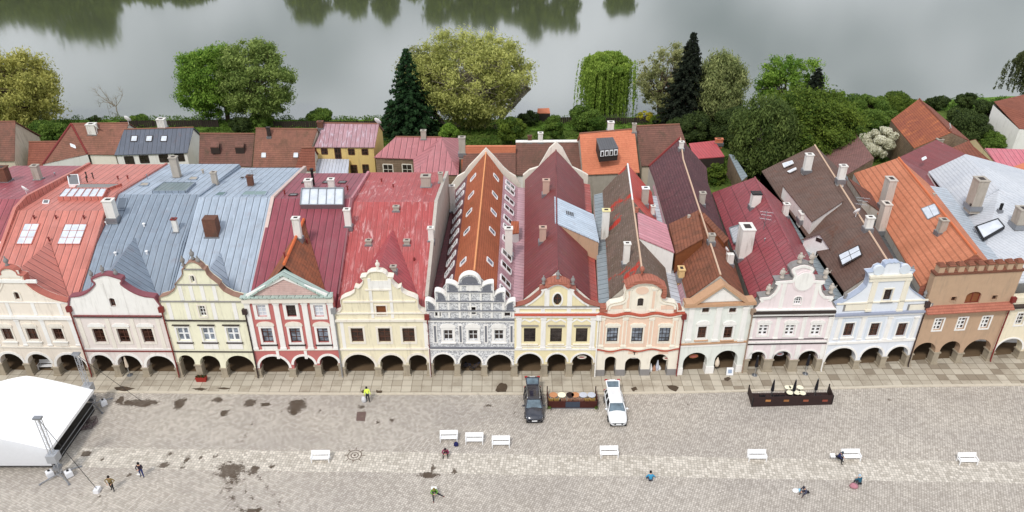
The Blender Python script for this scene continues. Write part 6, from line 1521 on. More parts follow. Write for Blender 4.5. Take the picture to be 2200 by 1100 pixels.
# bare tree
p = gpt(258, 254); root = thing('bare_tree', p, 'small leafless tree standing alone on the shore against the water', 'tree'); mb = MB(); H = 6.2
limb(mb, p-Vector((0, 0, .2)), p+Vector((-.2, 0, H*.42)), .17, .11, .06); t0 = p+Vector((-.2, 0, H*.42))
for dx, hz_ in ((-3.6, .98), (-2.6, 1.02), (-1.4, .8), (1.3, .98), (.7, .8), (-3.2, .45), (-2.2, .3)):
    pts = limb(mb, t0, p+Vector((dx, rng.normal()*.6, H*hz_)), .075, .02, .12)
    for q in pts[1:]:
        for _ in range(3): limb(mb, q, q+Vector((rng.normal()*.6+dx*.12, rng.normal()*.5, abs(rng.normal())*.8+.2)), .03, .012, .1, 2)
part('trunk', mb, BARKG, root)
broad('big round bright green tree on the shore, left one of the touching pair', (490, 262), 90, 86, GRN, nl=230, dens=380, size=.14, trunks=1, low=.04, cpx=458, lobe=.12, soft=True)
broad('big softer olive green willow on the shore, right one of the touching pair', (547, 268), 76, 86, leafmat('leaf_soft_green', (92, 116, 54), (160, 176, 98)), nl=230, dens=300, size=.14, trunks=1, low=.03, cpx=550, lobe=.12, elong=1.9, soft=True)
spruce('dark green spruce in front of the huge yellow green willow', (884, 292), 100, 58, DGR)
spruce('short dark spruce at the foot of the taller one', (846, 286), 215, 26, DGR)
broad('huge wide yellow green willow, largest tree on the shore', (1012, 276), 62, 146, OLV, nl=330, dens=150, size=.13, trunks=5, low=.0, lobe=.1, bark=BARKG, elong=2.3, fan=.5, soft=True, droop=.2)
broad('pale feathery willow showing left of the tall dark spruce', (915, 270), 92, 62, PALE, nl=120, dens=200, size=.13, trunks=1, low=.05, lobe=.13, elong=2.2, soft=True)
weeping('bright green weeping willow standing alone on the shore', (1300, 250), 104, 63, WIL, strands=560, name='weeping_willow', lobes=26, len_=1.1, low=.03)
broad('sparse pale willow behind the tallest spruce', (1425, 262), 92, 76, PALE, nl=130, dens=170, size=.13, trunks=2, low=.1, lobe=.12, elong=2.2, soft=True)
spruce('tallest black green spruce beside the birch', (1466, 285), 66, 52, DGR2, tiers=32)
broad('slender pale green birch right of the tallest spruce', (1534, 285), 104, 58, BIR, name='birch_tree', bark=BARKG, nl=190, dens=300, size=.13, lobe=.15, low=.02, elong=2.2, droop=1.0, flat=1.7, soft=True)
broad('light green maple above the dark conifer on the right of the shore', (1678, 272), 112, 76, GRN, nl=150, dens=300, size=.14, low=.1, lobe=.12, soft=True)
spruce('dark spreading conifer behind the broad green tree', (1732, 285), 142, 44, DGR2, tiers=18)
broad('broad deep green tree filling the garden behind the red metal roof', (1712, 358), 190, 124, MID, nl=330, dens=340, size=.14, low=.0, lobe=.12, z=-.8, soft=True)
broad('drooping birch with white branches over the courtyard garden', (1622, 384), 208, 74, leafmat('leaf_birch_dark', (62, 82, 38), (120, 136, 72)), name='birch_tree', z=-.8, bark=plain('white_bark', (206, 200, 188), .9), nl=260, dens=280, size=.13, lobe=.13, low=.0, elong=2.2, droop=1.2, flat=1.8, soft=True)
bush('dark purple leaved shrub below the broad green tree', (1650, 385), 326, 46, PUR, z=-.6, nl=26)
broad('shrub covered in creamy white blossom beside the rusty barn', (1880, 345), 268, 38, BLO, 'shrub', 'blossoming_shrub', z=-.8, nl=34, dens=420, size=.14, lobe=.24, low=.1)
weeping('dark drooping tree cut off by the right edge of the picture', (2196, 250), 92, 58, leafmat('leaf_dark_willow', (52, 62, 34), (112, 118, 74)), strands=260, name='weeping_tree', lobes=20)
# shrubs
sh = [('clipped round dark shrub on the shore below the bare tree', (207, 264), 247, 14, DSH), ('wide green shrub behind the beige gable wall at the left', (110, 300), 262, 42, SHR), ('low shrub at the shore edge left of the big pair of trees', (300, 262), 250, 22, SHR),
 ('small shrub under the olive green willow', (566, 275), 246, 28, SHR), ('dark shrub between the two big trunks', (520, 284), 254, 26, DSH), ('low leafy shrub on the shore behind the yellow house', (690, 258), 240, 30, SHR), ('tiny round shrub on the shore edge behind the yellow house', (712, 252), 237, 8, DSH), ('tiny round shrub on the shore near the spruce', (766, 252), 239, 8, DSH),
 ('round bright green bush behind the rose pink roof', (965, 300), 264, 21, GRN), ('bushy green shrub in the middle garden', (1098, 306), 248, 36, MID), ('tall green shrub right of the tiny hut', (1188, 302), 244, 24, SHR), ('dark shrub left of the tiny hut', (1135, 270), 238, 24, DSH),
 ('wide green shrub left of the salmon orange roof', (1262, 282), 226, 40, SHR), ('golden yellow shrub on the shore right of the weeping willow', (1383, 264), 232, 18, YEB), ('green shrub right of the golden one', (1418, 272), 238, 24, MID), ('dark thicket at the foot of the tallest spruce', (1490, 300), 246, 52, DSH),
 ('green thicket behind the small red shed', (1580, 306), 236, 60, DSH), ('lush green bush inside the courtyard garden', (1535, 402), 350, 26, MID), ('second lush bush at the back of the courtyard garden', (1572, 372), 336, 26, SHR),
 ('wide hedge like shrub on the shore right of the broad tree', (1858, 258), 206, 48, SHR), ('tall bushes behind the rusty barn on the shore', (1925, 246), 200, 50, MID), ('dark shrub left of the rusty barn', (1890, 290), 232, 40, SHR), ('bright green sapling right of the dark conifer', (1795, 250), 190, 22, GRN), ('pale leafy shrub above the pinkish brown roof', (1832, 262), 222, 22, GRN),
 ('ball shaped dark shrub on the shore near the right edge', (2069, 240), 198, 24, DSH), ('large grey green shrub behind the brown tiled wing', (2060, 312), 236, 52, DSH), ('dense shrub left of the white gable in the top right corner', (2118, 282), 214, 40, DSH), ('low shrub in front of the white gable in the top right corner', (2165, 312), 268, 42, DSH), ('shrub between the rusty barn and the ball shaped shrub', (2010, 235), 204, 24, DSH), ('shrub behind the pink ribbed metal roof', (2120, 320), 280, 36, SHR)]
for lab, b_, t_, h_, m_ in sh: bush(lab, b_, t_, h_, m_, z=None if b_[1] < 300 else -.9, nl=44 if h_ > 20 else 12)
# hedge line and undergrowth along the shore: nobody could count it
P, T = [], []
for k in range(900):
    px = rng.uniform(-150, 2350); g = PZ(px, 258+rng.normal()*9-(max(0, px-1450)/700)*30, -2.7); r = rng.uniform(.25, .9)
    if gz(g.x, g.y) < -3: continue
    q, n_, t_ = cloud([((g.x, g.y, gz(g.x, g.y)+r*.5), (r*1.4, r, r*.8))], 90); P.append(q); T.append(t_*.8)
for k in range(2300):
    px = rng.uniform(0, 2300); py = rng.uniform(262, 335) if px < 1500 else rng.uniform(240, 400); g = gpt(px, py); r = rng.uniform(.2, .95)
    q, n_, t_ = cloud([((g.x, g.y, g.z+r*.3), (r*1.6, r*1.4, r*.6))], 130); P.append(q); T.append(t_*.8)
o = part('undergrowth', leaves_mesh('undergrowth', np.concatenate(P), .12, SHR, np.concatenate(T), None, 1.4), [SHR]); tag(o, 'low green undergrowth and grass tufts along the pond shore and gardens', 'undergrowth', kind='stuff')
# far bank trees, seen mirrored in the pond
def fartree(px, w_, h, Y=300, label='', kind=0):
    base = Vector(((px-1100)/FPX*(Y*cT+60*sT), Y+rng.uniform(0, 6), -2.6)); root = thing('far_bank_tree', base, label, 'tree', 'trees on the far bank mirrored in the pond'); Wd = w_/FPX*290/2; mb = MB(); limb(mb, base, base+Vector((0, 0, h*.5)), .4, .2, .02); lo = []
    for k in range(36):
        d = rng.normal(size=3); d /= np.linalg.norm(d); rr = rng.uniform(.3, 1)**.5; x, y, zz = d*rr*np.array([Wd*.85, Wd*.6, h*.44])
        r = Wd*.26*rng.uniform(.6, 1.3); lo.append(((base.x+x*(1 if not kind else 1-.7*max(0, zz)/h/.44), base.y+y, base.z+h*.53+zz), (r, r, r*(1.2 if kind else .9))))
    part('trunk', mb, BARK, root); P, n_, T = cloud(lo, 60, soft=True); part('crown', leaves_mesh('crown', P, .5, FAR, T, n_), [FAR], root)
FL_ = ['huge round', 'tall leftmost', 'outermost left', 'slim left', 'tiny left', 'low wide', 'low narrow', 'tall broad', 'middle sized', 'pointed', 'broad middle', 'wide middle', 'tallest pointed', 'dense middle', 'full round', 'single right', 'small middle']
for px, w_, h, k in ((150, 170, 21, 0), (40, 150, 15.5, 0), (-60, 150, 17, 0), (225, 60, 13, 0), (262, 70, 6, 0), (410, 110, 6, 0), (330, 90, 5.5, 0), (665, 95, 15, 0), (752, 90, 11, 0), (828, 60, 14, 1), (950, 90, 15, 0), (1030, 110, 18, 0), (1150, 80, 21, 1), (1110, 90, 17, 0), (1215, 90, 18, 0), (1330, 90, 12, 0), (890, 70, 5, 0)):
    fartree(px, w_, h, 296, FL_.pop(0)+' tree on the far bank, seen only mirrored in the pond', k)
# ================================================================ things on the square
WP = plain('white_painted_wood', (240, 240, 240), .5, var=.04)
def bench():
    t = thing('park_bench', (0, 0, 0), 'white slatted park bench', 'bench', 'white benches')
    mb = MB()
    for k in range(5): mb.box(-.86, .86, -.3+k*.095, -.3+k*.095+.08, .42, .455)
    part('seat', mb, WP, t, local=True); mb = MB()
    for k in range(4): z = .53+k*.105; mb.hexa([(-.86, .22+k*.035, z), (.86, .22+k*.035, z), (.86, .25+k*.035, z), (-.86, .25+k*.035, z)], [(-.86, .25+k*.035, z+.09), (.86, .25+k*.035, z+.09), (.86, .28+k*.035, z+.09), (-.86, .28+k*.035, z+.09)])
    part('backrest', mb, WP, t, local=True)
    for x in (-.8, .8):
        for y, h in ((-.3, .64), (.24, .44)):
            mb = MB(); mb.box(x-.035, x+.035, y-.03, y+.04, 0, h); part('leg', mb, WP, t, local=True)
        mb = MB(); mb.box(x-.04, x+.04, -.36, .3, .641, .68); part('armrest', mb, WP, t, local=True)
    return t
b0 = bench(); first = True
for px, py, lab in ((964, 951, 'white bench with the dark blue bag in front, leftmost of the three close together'), (1019, 956, 'middle one of the three white benches standing close together'), (1076, 963, 'right one of the three white benches standing close together'),
        (688, 995, 'lone white bench left of the round wheel-shaped manhole cover'), (1309, 985, 'white bench standing alone in front of the white car'), (1627, 993, 'white bench standing alone in front of the dark cafe terrace'), (1829, 992, 'white bench with a person in navy seated at its left end'), (2080, 1000, 'rightmost white bench near the right edge'), (100, 797, 'white bench in front of the cream arcade, behind the stage tent')):
    o = b0 if first else copy_tree(b0); first = False; o.location = PZ(px, py, 0)+Vector((0, .33, .006 if py > 840 else .1)); o['label'] = lab; o.rotation_euler.z = random.uniform(-.02, .03)

# ---- cars
def loft(mb, rings, mi=0, close=True):
    n = len(rings[0])
    for i in range(len(rings)-1):
        for k in range(n-1): mb.face([rings[i][k], rings[i+1][k], rings[i+1][k+1], rings[i][k+1]], mi)
    if close: mb.face(rings[0], mi); mb.face(rings[-1][::-1], mi)
def car(px, py, rz, label, paint, roofm, roofH=1.52, rails=True):
    p = PZ(px, py, .006); t = thing('parked_car', p+Vector((0, 2.35, 0)), label, 'car', rz=rz); loc = dict(local=True)
    st = [(-2.38, .50, .26, .56, .60), (-2.28, .74, .20, .66, .72), (-2.05, .86, .18, .76, .83), (-1.7, .91, .2, .84, .92), (-1.05, .925, .2, .92, 1.02), (0, .93, .2, .96, .99), (1.3, .925, .2, 1.0, 1.02), (1.95, .90, .22, .98, 1.0), (2.22, .84, .25, .92, .94), (2.3, .74, .3, .8, .82)]
    rings = []
    for y, w_, zl, zb, zc in st:
        q = [(w_*.86, zl), (w_*.97, zl+.1), (w_, zl+.28), (w_*.99, zb-.14), (w_*.93, zb-.02), (w_*.72, zb+(zc-zb)*.6), (w_*.35, zc), (0, zc+.01)]
        rings.append([Vector((-a, y, z)) for a, z in q]+[Vector((a, y, z)) for a, z in q[-2::-1]])
    mb = MB(); loft(mb, rings); bo = part('body', mb, paint, t, smooth=True, **loc)
    for poly in bo.data.polygons: poly.use_smooth = True
    # cabin: glass hull, body coloured roof and pillars
    H = roofH; A = [(-1.12, .86, .95), (-.42, .68, H-.03)]; B = [(1.95, .85, .97), (1.72, .66, H-.06)]
    mb = MB(); mb.hexa([(-.86, -1.1, .93), (.86, -1.1, .93), (.85, 2.1, .95), (-.85, 2.1, .95)], [(-.665, -.42, H-.05), (.665, -.42, H-.05), (.64, 1.72, H-.06), (-.64, 1.72, H-.06)]); part('side_windows', mb, GDK, t, **loc)
    mb = MB(); mb.hexa([(-.76, -1.13, .98), (.76, -1.13, .98), (.76, -1.08, .95), (-.76, -1.08, .95)], [(-.6, -.47, H-.045), (.6, -.47, H-.045), (.6, -.42, H-.08), (-.6, -.42, H-.08)]); part('windscreen', mb, GWS, t, **loc)
    mb = MB(); rr = [[Vector((x, y, H-.05+dz+c)) for x, c in ((-.67, -.02), (-.6, .03), (-.3, .055), (0, .06), (.3, .055), (.6, .03), (.67, -.02))] for y, dz in ((-.46, -.02), (-.1, .02), (.8, .03), (1.8, -.01))]
    loft(mb, rr, 0, False); lo = [[v-Vector((0, 0, .05)) for v in r] for r in rr]; loft(mb, [r[::-1] for r in lo], 0, False)
    for i in range(3): mb.face([rr[i][0], rr[i+1][0], lo[i+1][0], lo[i][0]]); mb.face([rr[i+1][-1], rr[i][-1], lo[i][-1], lo[i+1][-1]])
    mb.face([rr[0][k] for k in range(7)]+[lo[0][k] for k in range(6, -1, -1)]); ro = part('roof', mb, roofm, t, **loc)
    if roofm is not paint: mb = MB(); mb.hexa([(-.62, -.47, H-.02), (.62, -.47, H-.02), (.62, -.1, H+.03), (-.62, -.1, H+.03)], [(-.6, -.47, H+.01), (.6, -.47, H+.01), (.6, -.1, H+.065), (-.6, -.1, H+.065)]); part('roof_front', mb, paint, ro, **loc)
    for s_ in (-1, 1):
        mb = MB(); w_ = .035
        for (y0, x0, z0), (y1, x1, z1) in ((A[0], A[1]), (B[0], B[1]), ((.35, .885, .97), (.45, .69, H-.05)), ((1.25, .885, .99), (1.3, .68, H-.05))):
            mb.hexa([(s_*x0-w_, y0-w_, z0), (s_*x0+w_, y0-w_, z0), (s_*x0+w_, y0+w_, z0), (s_*x0-w_, y0+w_, z0)], [(s_*x1-w_, y1-w_, z1), (s_*x1+w_, y1-w_, z1), (s_*x1+w_, y1+w_, z1), (s_*x1-w_, y1+w_, z1)])
        part('pillars', mb, paint, t, **loc)
        if rails: mb = MB(); mb.tube([(s_*.62, -.3, H+.02), (s_*.62, -.2, H+.1), (s_*.62, 1.6, H+.1), (s_*.62, 1.72, H)], .028, 6); part('roof_rail', mb, CHROME, ro, **loc)
        mb = MB(); mb.lathe([(.05, -.09), (.12, -.04), (.13, .05), (.07, .1)], (s_*1.04, -.8, 1.0), 8, sx=1, sy=.7); mb.box(min(s_*.9, s_*.98), max(s_*.9, s_*.98), -.84, -.78, .95, 1.0); part('wing_mirror', mb, paint, t, **loc)
        mb = MB(); q = [(s_*.46, -2.34, .54), (s_*.80, -2.12, .60), (s_*.84, -1.9, .70), (s_*.52, -2.2, .70)]; q = q if s_ > 0 else q[::-1]
        mb.hexa([Vector(v)-Vector((0, -.08, .03)) for v in q], [Vector(v)+Vector((0, -.025, .045)) for v in q]); part('headlight', mb, LAMP, t, **loc)
        mb = MB(); mb.box(min(s_*.62, s_*.86), max(s_*.62, s_*.86), 2.14, 2.3, .72, .92); part('tail_light', mb, REDL, t, **loc)
        for y in (-1.45, 1.38):
            wt = thing('wheel', (0, 0, 0), None, None); wt.parent = t; wt.name = 'wheel'
            mb = MB(); M = Matrix.Translation((s_*.85, y, .33))@Matrix.Rotation(R(90), 4, 'Y'); q = MB(); q.lathe([(.2, -.11), (.31, -.11), (.33, -.07), (.33, .07), (.31, .11), (.2, .11)], (0, 0, 0), 20); q.v = [M@v for v in q.v]; tyre = part('tyre', q, BLACK, wt, **loc)
            q = MB(); q.lathe([(.2, -.1), (.2, .1)], (0, 0, 0), 10); q.lathe([(.06, -.115), (.06, .115)], (0, 0, 0), 8)
            q.v = [M@v for v in q.v]; part('rim', q, CHROME, wt, **loc)
    mb = MB(); mb.box(-.42, .42, -2.42, -2.34, .36, .56); part('grille', mb, BLACK, t, **loc); mb = MB(); mb.box(-.26, .26, -2.445, -2.42, .40, .51); part('licence_plate', mb, WP, t, **loc)
    mb = MB(); mb.box(-.8, .8, -2.3, -2.1, .12, .26); part('bumper', mb, BLACK, t, **loc)
    # opened tailgate
    a, b = Vector((0, 1.74, H-.02)), Vector((0, 2.62, H+.28)); c = Vector((0, 3.02, H+.02)); 
    mb = MB(); X = Vector((1, 0, 0)); up = Vector((0, -.02, .05))
    mb.hexa([a-X*.64, a+X*.64, b+X*.72, b-X*.72], [v+up for v in (a-X*.64, a+X*.64, b+X*.72, b-X*.72)]); mb.hexa([b-X*.72, b+X*.72, c+X*.7, c-X*.7], [v+up for v in (b-X*.72, b+X*.72, c+X*.7, c-X*.7)]); tg = part('tailgate', mb, paint, t, **loc)
    mb = MB(); g0, g1 = a.lerp(b, .12), a.lerp(b, .86); mb.hexa([g0-X*.54+up, g0+X*.54+up, g1+X*.6+up, g1-X*.6+up], [v+up*1.35 for v in (g0-X*.54, g0+X*.54, g1+X*.6, g1-X*.6)]); part('rear_window', mb, GWS, tg, **loc)
    mb = MB(); m_ = b.lerp(c, .5); mb.hexa([m_-X*.28-Vector((0, .1, -.1)), m_+X*.28-Vector((0, .1, -.1)), m_+X*.28+Vector((0, .1, .0)), m_-X*.28+Vector((0, .1, .0))], [v+Vector((0, 0, .05)) for v in (m_-X*.28-Vector((0, .1, -.1)), m_+X*.28-Vector((0, .1, -.1)), m_+X*.28+Vector((0, .1, .0)), m_-X*.28+Vector((0, .1, .0)))]); part('licence_plate', mb, WP, tg, **loc)
    for s_ in (-1, 1): mb = MB(); mb.box(min(s_*.5, s_*.78), max(s_*.5, s_*.78), 2.6, 2.76, H+.2, H+.36); part('tail_light', mb, REDL, tg, **loc)
    mb = MB(); mb.box(-.68, .68, 1.9, 2.24, .5, .9); part('boot_interior', mb, BLACK, t, **loc)
    return t
def paintm(n, rgb): m = plain(n, rgb, .25, .1, .6, .02); m.node_tree.nodes['Principled BSDF'].inputs['Coat Weight'].default_value = .7; return m
GDK = glass('car_side_glass', (26, 28, 32), .08, .6, .1); GWS = glass('windscreen_glass', (92, 108, 118), .06, .7, .35); CHROME = plain('brushed_chrome', (206, 208, 212), .3, .9); LAMP = plain('headlamp', (226, 230, 236), .15, .3); REDL = plain('red_lamp', (170, 24, 30), .3)
car(1147, 911, R(1.5), 'dark grey estate car with roof rails and raised tailgate, left of the brown cafe terrace', paintm('grey_car_paint', (48, 50, 60)), glass('dark_glass_roof', (46, 44, 56), .1, .8, .2))
WPN = paintm('white_car_paint', (238, 240, 242)); car(1327, 918, R(1.5), 'white estate car with raised tailgate, right of the brown cafe terrace', WPN, WPN, 1.5, False)

# ---- stage tent with truss towers
TENT = plain('white_tent_fabric', (246, 246, 246), .6, var=.015); TENTG = plain('grey_tent_valance', (206, 206, 208), .7, var=.05)
ST = thing('stage_tent', PZ(60, 950, 0), 'large white stage tent lowered between lattice towers at the left edge', 'stage tent')
cB, cF = PZ(192, 833, 2.7), PZ(112, 969, 2.3); xr = (cB.x+cF.x)/2; hwid = 6.0
def tp(u, y, zc=0):   # roof surface, u across from the ridge
    return Vector((xr-hwid+u*hwid, y, 2.45+1.75*(1-abs(u)**1.25)+zc))
mb = MB(); ys_ = [cF.y+(cB.y-cF.y)*k/10 for k in range(11)]; us_ = [-1+2*k/16 for k in range(17)]
for i in range(10):
    for j in range(16):
        sg = lambda u, k: -.14*math.sin(math.pi*((k % 5)/5))*(1-abs(u))
        mb.face([tp(us_[j], ys_[i], sg(us_[j], i)), tp(us_[j+1], ys_[i], sg(us_[j+1], i)), tp(us_[j+1], ys_[i+1], sg(us_[j+1], i+1)), tp(us_[j], ys_[i+1], sg(us_[j], i+1))])
part('canopy', mb, TENT, ST, smooth=True)
mb = MB(); e0, e1 = tp(1, ys_[0]), tp(1, ys_[-1]); d = Vector((0, 0, .28)); mb.hexa([e0-d, e0-d+Vector((.08, 0, 0)), e1-d+Vector((.08, 0, 0)), e1-d], [e0+Vector((0, 0, .04)), e0+Vector((.08, 0, .04)), e1+Vector((.08, 0, .04)), e1+Vector((0, 0, .04))])
part('side_hem', mb, TENT, ST); mb = MB(); e0, e1 = tp(-1, ys_[0]), tp(-1, ys_[-1]); mb.hexa([e0-d, e0-d-Vector((.08, 0, 0)), e1-d-Vector((.08, 0, 0)), e1-d], [e0, e0-Vector((.08, 0, 0)), e1-Vector((.08, 0, 0)), e1]); part('side_hem', mb, TENT, ST)
mb = MB()
for j in range(16):
    a, b = tp(us_[j], ys_[0]), tp(us_[j+1], ys_[0]); f_ = Vector((0, -.35, 0)); mb.face([a, b, b+f_+Vector((0, 0, -.5)), a+f_+Vector((0, 0, -.5))][::-1], 0)
    za, zb2 = Vector((a.x, a.y-.36, .85)), Vector((b.x, b.y-.36, .85)); mb.face([a+f_+Vector((0, 0, -.5)), b+f_+Vector((0, 0, -.5)), zb2, za][::-1], 0)
part('front_valance', mb, TENTG, ST, smooth=True)
mb = MB(); mb.box(xr-2*hwid+.4, xr-.3, ys_[0]+.4, ys_[-1]-.3, .0, 1.0); part('stage_deck', mb, BLACK, ST)
for s_ in (0, .5): mb = MB(); mb.tube([(xr+.25+s_*.1, ys_[0]+.3, 1.5-s_), (xr+.25+s_*.1, ys_[-1]-.2, 1.5-s_)], .035, 6); part('side_rail', mb, METAL, ST)
def tower(base, h, ballast):
    p = PZ(*base, 0); root = thing('truss_tower', p, 'aluminium lattice tower at the %s corner of the stage tent' % ('front right' if base[1] > 950 else 'rear right'), 'truss tower'); w_ = .17
    for sx in (-w_, w_):
        for sy in (-w_, w_): mb = MB(); mb.tube([p+Vector((sx, sy, 0)), p+Vector((sx, sy, h))], .032, 6); part('chord', mb, CHROME, root)
    mb = MB(); n = int(h/.42)
    for k in range(n):
        z0, z1 = h*k/n, h*(k+1)/n; cs = [(-w_, -w_), (w_, -w_), (w_, w_), (-w_, w_)]
        for q in range(4):
            a, b = cs[q], cs[(q+1) % 4]; a, b = (a, b) if k % 2 else (b, a); mb.tube([p+Vector((*a, z0)), p+Vector((*b, z1))], .016, 4)
    part('lattice', mb, CHROME, root)
    mb = MB(); mb.box(p.x-.36, p.x+.36, p.y-.2, p.y+.2, h, h+.16); part('tower_head', mb, METAL, root)
    mb = MB(); mb.box(p.x-.42, p.x+.42, p.y-.42, p.y+.42, 1.9, 2.75); part('base_frame', (lambda m_: (m_.box(p.x-.3, p.x+.3, p.y-.3, p.y+.3, .9, 1.2), m_)[1])(MB()), METAL, root); part('sleeve_block', mb, plain('sleeve_grey', (172, 174, 178), .5, .3), root)
    for a in (-40, -140, 40, 140): d_ = Vector((math.cos(R(a)), math.sin(R(a)), 0)); mb = MB(); mb.tube([p+Vector((0, 0, .35)), p+d_*1.7+Vector((0, 0, .1))], .05, 6); mb.lathe([(.12, 0), (.12, .05)], p+d_*1.7+Vector((0, 0, .02)), 8); part('outrigger', mb, METAL, root)
    return p
pF = tower((131, 1022), 6.8, 2); pB = tower((203, 872), 6.5, 1)
TANK = plain('white_plastic_tank', (226, 226, 228), .5, var=.04)
for q, lab in ((pF+Vector((-.85, -.1, 0)), 'white ballast tank left of the front lattice tower foot'), (pF+Vector((.85, -.1, 0)), 'white ballast tank right of the front lattice tower foot'), (pB+Vector((.95, .1, 0)), 'white ballast tank beside the rear lattice tower foot')):
    t = thing('ballast_tank', q, lab, 'ballast'); mb = MB(); mb.lathe([(.3, .03), (.4, .1), (.4, .28), (.38, .3), (.4, .32), (.4, .6), (.3, .7), (.12, .72)], q, 4); part('tank', mb, TANK, t); mb = MB(); mb.lathe([(.11, .72), (.11, .79), (.08, .8)], q, 10); part('lid', mb, BLACK, t)
def cable(a, b, lab, w=True):
    t = thing('guy_cable', b, lab, 'cable'); mb = MB(); mb.tube([a, b+Vector((0, 0, .35))], .025, 5); part('wire', mb, BLACK, t)
    mb = MB(); mb.box(b.x-.22, b.x+.22, b.y-.3, b.y+.3, .01, .38); part('anchor_block', mb, TANK, t)
cable(pF+Vector((0, 0, 6.8)), PZ(210, 1056, 0), 'guy cable from the front tower to a small white anchor block'); 
t = thing('guy_cable', PZ(303, 861, 0), 'thin dark guy cable from the rear tower across the pavement', 'cable'); mb = MB(); mb.tube([pB+Vector((0, 0, 6.5)), PZ(303, 861, .02)], .022, 5); part('wire', mb, BLACK, t)
# stacked frames and a reel beside the stage
t = thing('scaffold_frames', PZ(180, 918, 0), 'stack of dark steel frames lying beside the stage', 'frames'); q = PZ(178, 918, 0)
for k in range(4):
    mb = MB(); M = Matrix.Translation(q+Vector((.12*k, .1*k, .08+.09*k)))@Matrix.Rotation(.3+.1*k, 4, 'Z')
    for a, b in (((-.9, -.5, 0), (.9, -.5, 0)), ((.9, -.5, 0), (.9, .5, 0)), ((.9, .5, 0), (-.9, .5, 0)), ((-.9, .5, 0), (-.9, -.5, 0)), ((-.3, -.5, 0), (-.3, .5, 0)), ((.3, -.5, 0), (.3, .5, 0))): mb.tube([M@Vector(a), M@Vector(b)], .035, 5)
    part('frame', mb, plain('rusty_frame', (88, 72, 74), .7), t)
t = thing('cable_reel', PZ(183, 890, 0), 'coil of black cable lying between the stage and the steel frames', 'cable coil'); q = PZ(183, 890, .08); mb = MB()
for z, r in ((0, .42), (.06, .4), (.12, .38)): mb.tube([q+Vector((math.cos(a)*r, math.sin(a)*r, z)) for a in [2*math.pi*k/16 for k in range(17)]], .04, 5)
part('coil', mb, BLACK, t)

# ---- cafe furniture
def round_table(p, r, topm, lab, h=.74, group=None):
    t = thing('cafe_table', p, lab, 'table', group); mb = MB(); mb.lathe([(r-.02, h-.03), (r, h-.02), (r, h), (r-.02, h+.01)], p, 20); part('tabletop', mb, topm, t); mb = MB(); mb.lathe([(.04, 0), (.04, h-.03)], p, 8); part('pedestal', mb, BLACK, t); mb = MB(); mb.lathe([(.24, 0), (.22, .03), (.05, .05)], p, 12); part('base', mb, BLACK, t)
def chair(p, m_, lab, rz=0, frame=None, arms=True):
    t = thing('cafe_chair', p, lab, 'chair', 'cafe chairs', rz); fr = frame or m_; mb = MB(); mb.box(-.22, .22, -.22, .22, .42, .46); part('seat', mb, m_, t, local=True)
    mb = MB(); mb.hexa([(-.22, -.22, .47), (.22, -.22, .47), (.22, -.18, .47), (-.22, -.18, .47)], [(-.23, -.3, .86), (.23, -.3, .86), (.23, -.26, .86), (-.23, -.26, .86)]); part('backrest', mb, m_, t, local=True)
    for x in (-.2, .2):
        for y in (-.2, .2): mb = MB(); mb.tube([(x, y, 0), (x, y, .42)], .02, 5); part('leg', mb, fr, t, local=True)
        if arms: mb = MB(); mb.tube([(x*1.1, .2, .46), (x*1.15, .2, .64), (x*1.15, -.25, .66)], .025, 5); part('armrest', mb, fr, t, local=True)
WOODR = tile('red_brown_boards', (92, 42, 32), (74, 34, 28), (60, 34, 28), .1, .16, 9, lw=.5); WOODD = plain('dark_brown_stain', (48, 30, 28), .7, var=.25)
BRT = plain('brown_tabletop', (196, 138, 98), .5); CRT = plain('cream_tabletop', (248, 242, 214), .4, var=.03); GRT = plain('grey_tabletop', (196, 200, 212), .4); GOLD = plain('wicker_gold', (190, 152, 84), .8, var=.25); PNK = plain('wicker_rose', (172, 128, 104), .8, var=.2)
a, b = PZ(1177, 877, 0), PZ(1283, 877, 0); yb = kerbY(6)-.05
t = thing('cafe_terrace', (a+b)/2, 'brown boarded cafe terrace enclosure between the two parked cars', 'terrace'); mb = MB(); mb.box(a.x, b.x, a.y, a.y+.08, .02, .86); part('front_panel', mb, WOODR, t)
mb = MB(); mb.box((a.x+b.x)/2-.72, (a.x+b.x)/2+.72, a.y-.03, a.y-.005, .12, .84); part('menu_board', mb, plain('slate_board', (58, 66, 80), .6), t)
for x in (a.x, b.x):
    mb = MB(); mb.hexa([(x-.04, a.y+.09, .02), (x+.04, a.y+.09, .02), (x+.04, yb, .12), (x-.04, yb, .12)], [(x-.04, a.y+.09, .84), (x+.04, a.y+.09, .84), (x+.04, yb, .84), (x-.04, yb, .84)]); part('side_panel', mb, WOODR, t)
    for y, h in ((a.y, 1.1), (yb, 1.15)): mb = MB(); mb.box(x-.05, x+.05, y-.05, y+.05, 0, h); part('post', mb, WOODD, t)
mb = MB(); mb.box(a.x, b.x, a.y-.12, a.y-.04, .01, .08); part('foot_rail', mb, METAL, t)
for x, m_, lab in ((1189, BRT, 'brown round table at the left end of the boarded terrace'), (1207, CRT, 'cream round table on the boarded terrace'), (1225, WOODD, 'dark brown table in the middle of the boarded terrace'), (1236, BRT, 'brown round table right of the middle of the boarded terrace'), (1253, GRT, 'pale grey round table, left of the two at the right end of the terrace'), (1271, GRT, 'pale grey round table at the right end of the boarded terrace')):
    q = PZ(x, 848, .75); round_table(Vector((q.x, q.y, .006)), .42, m_, lab)
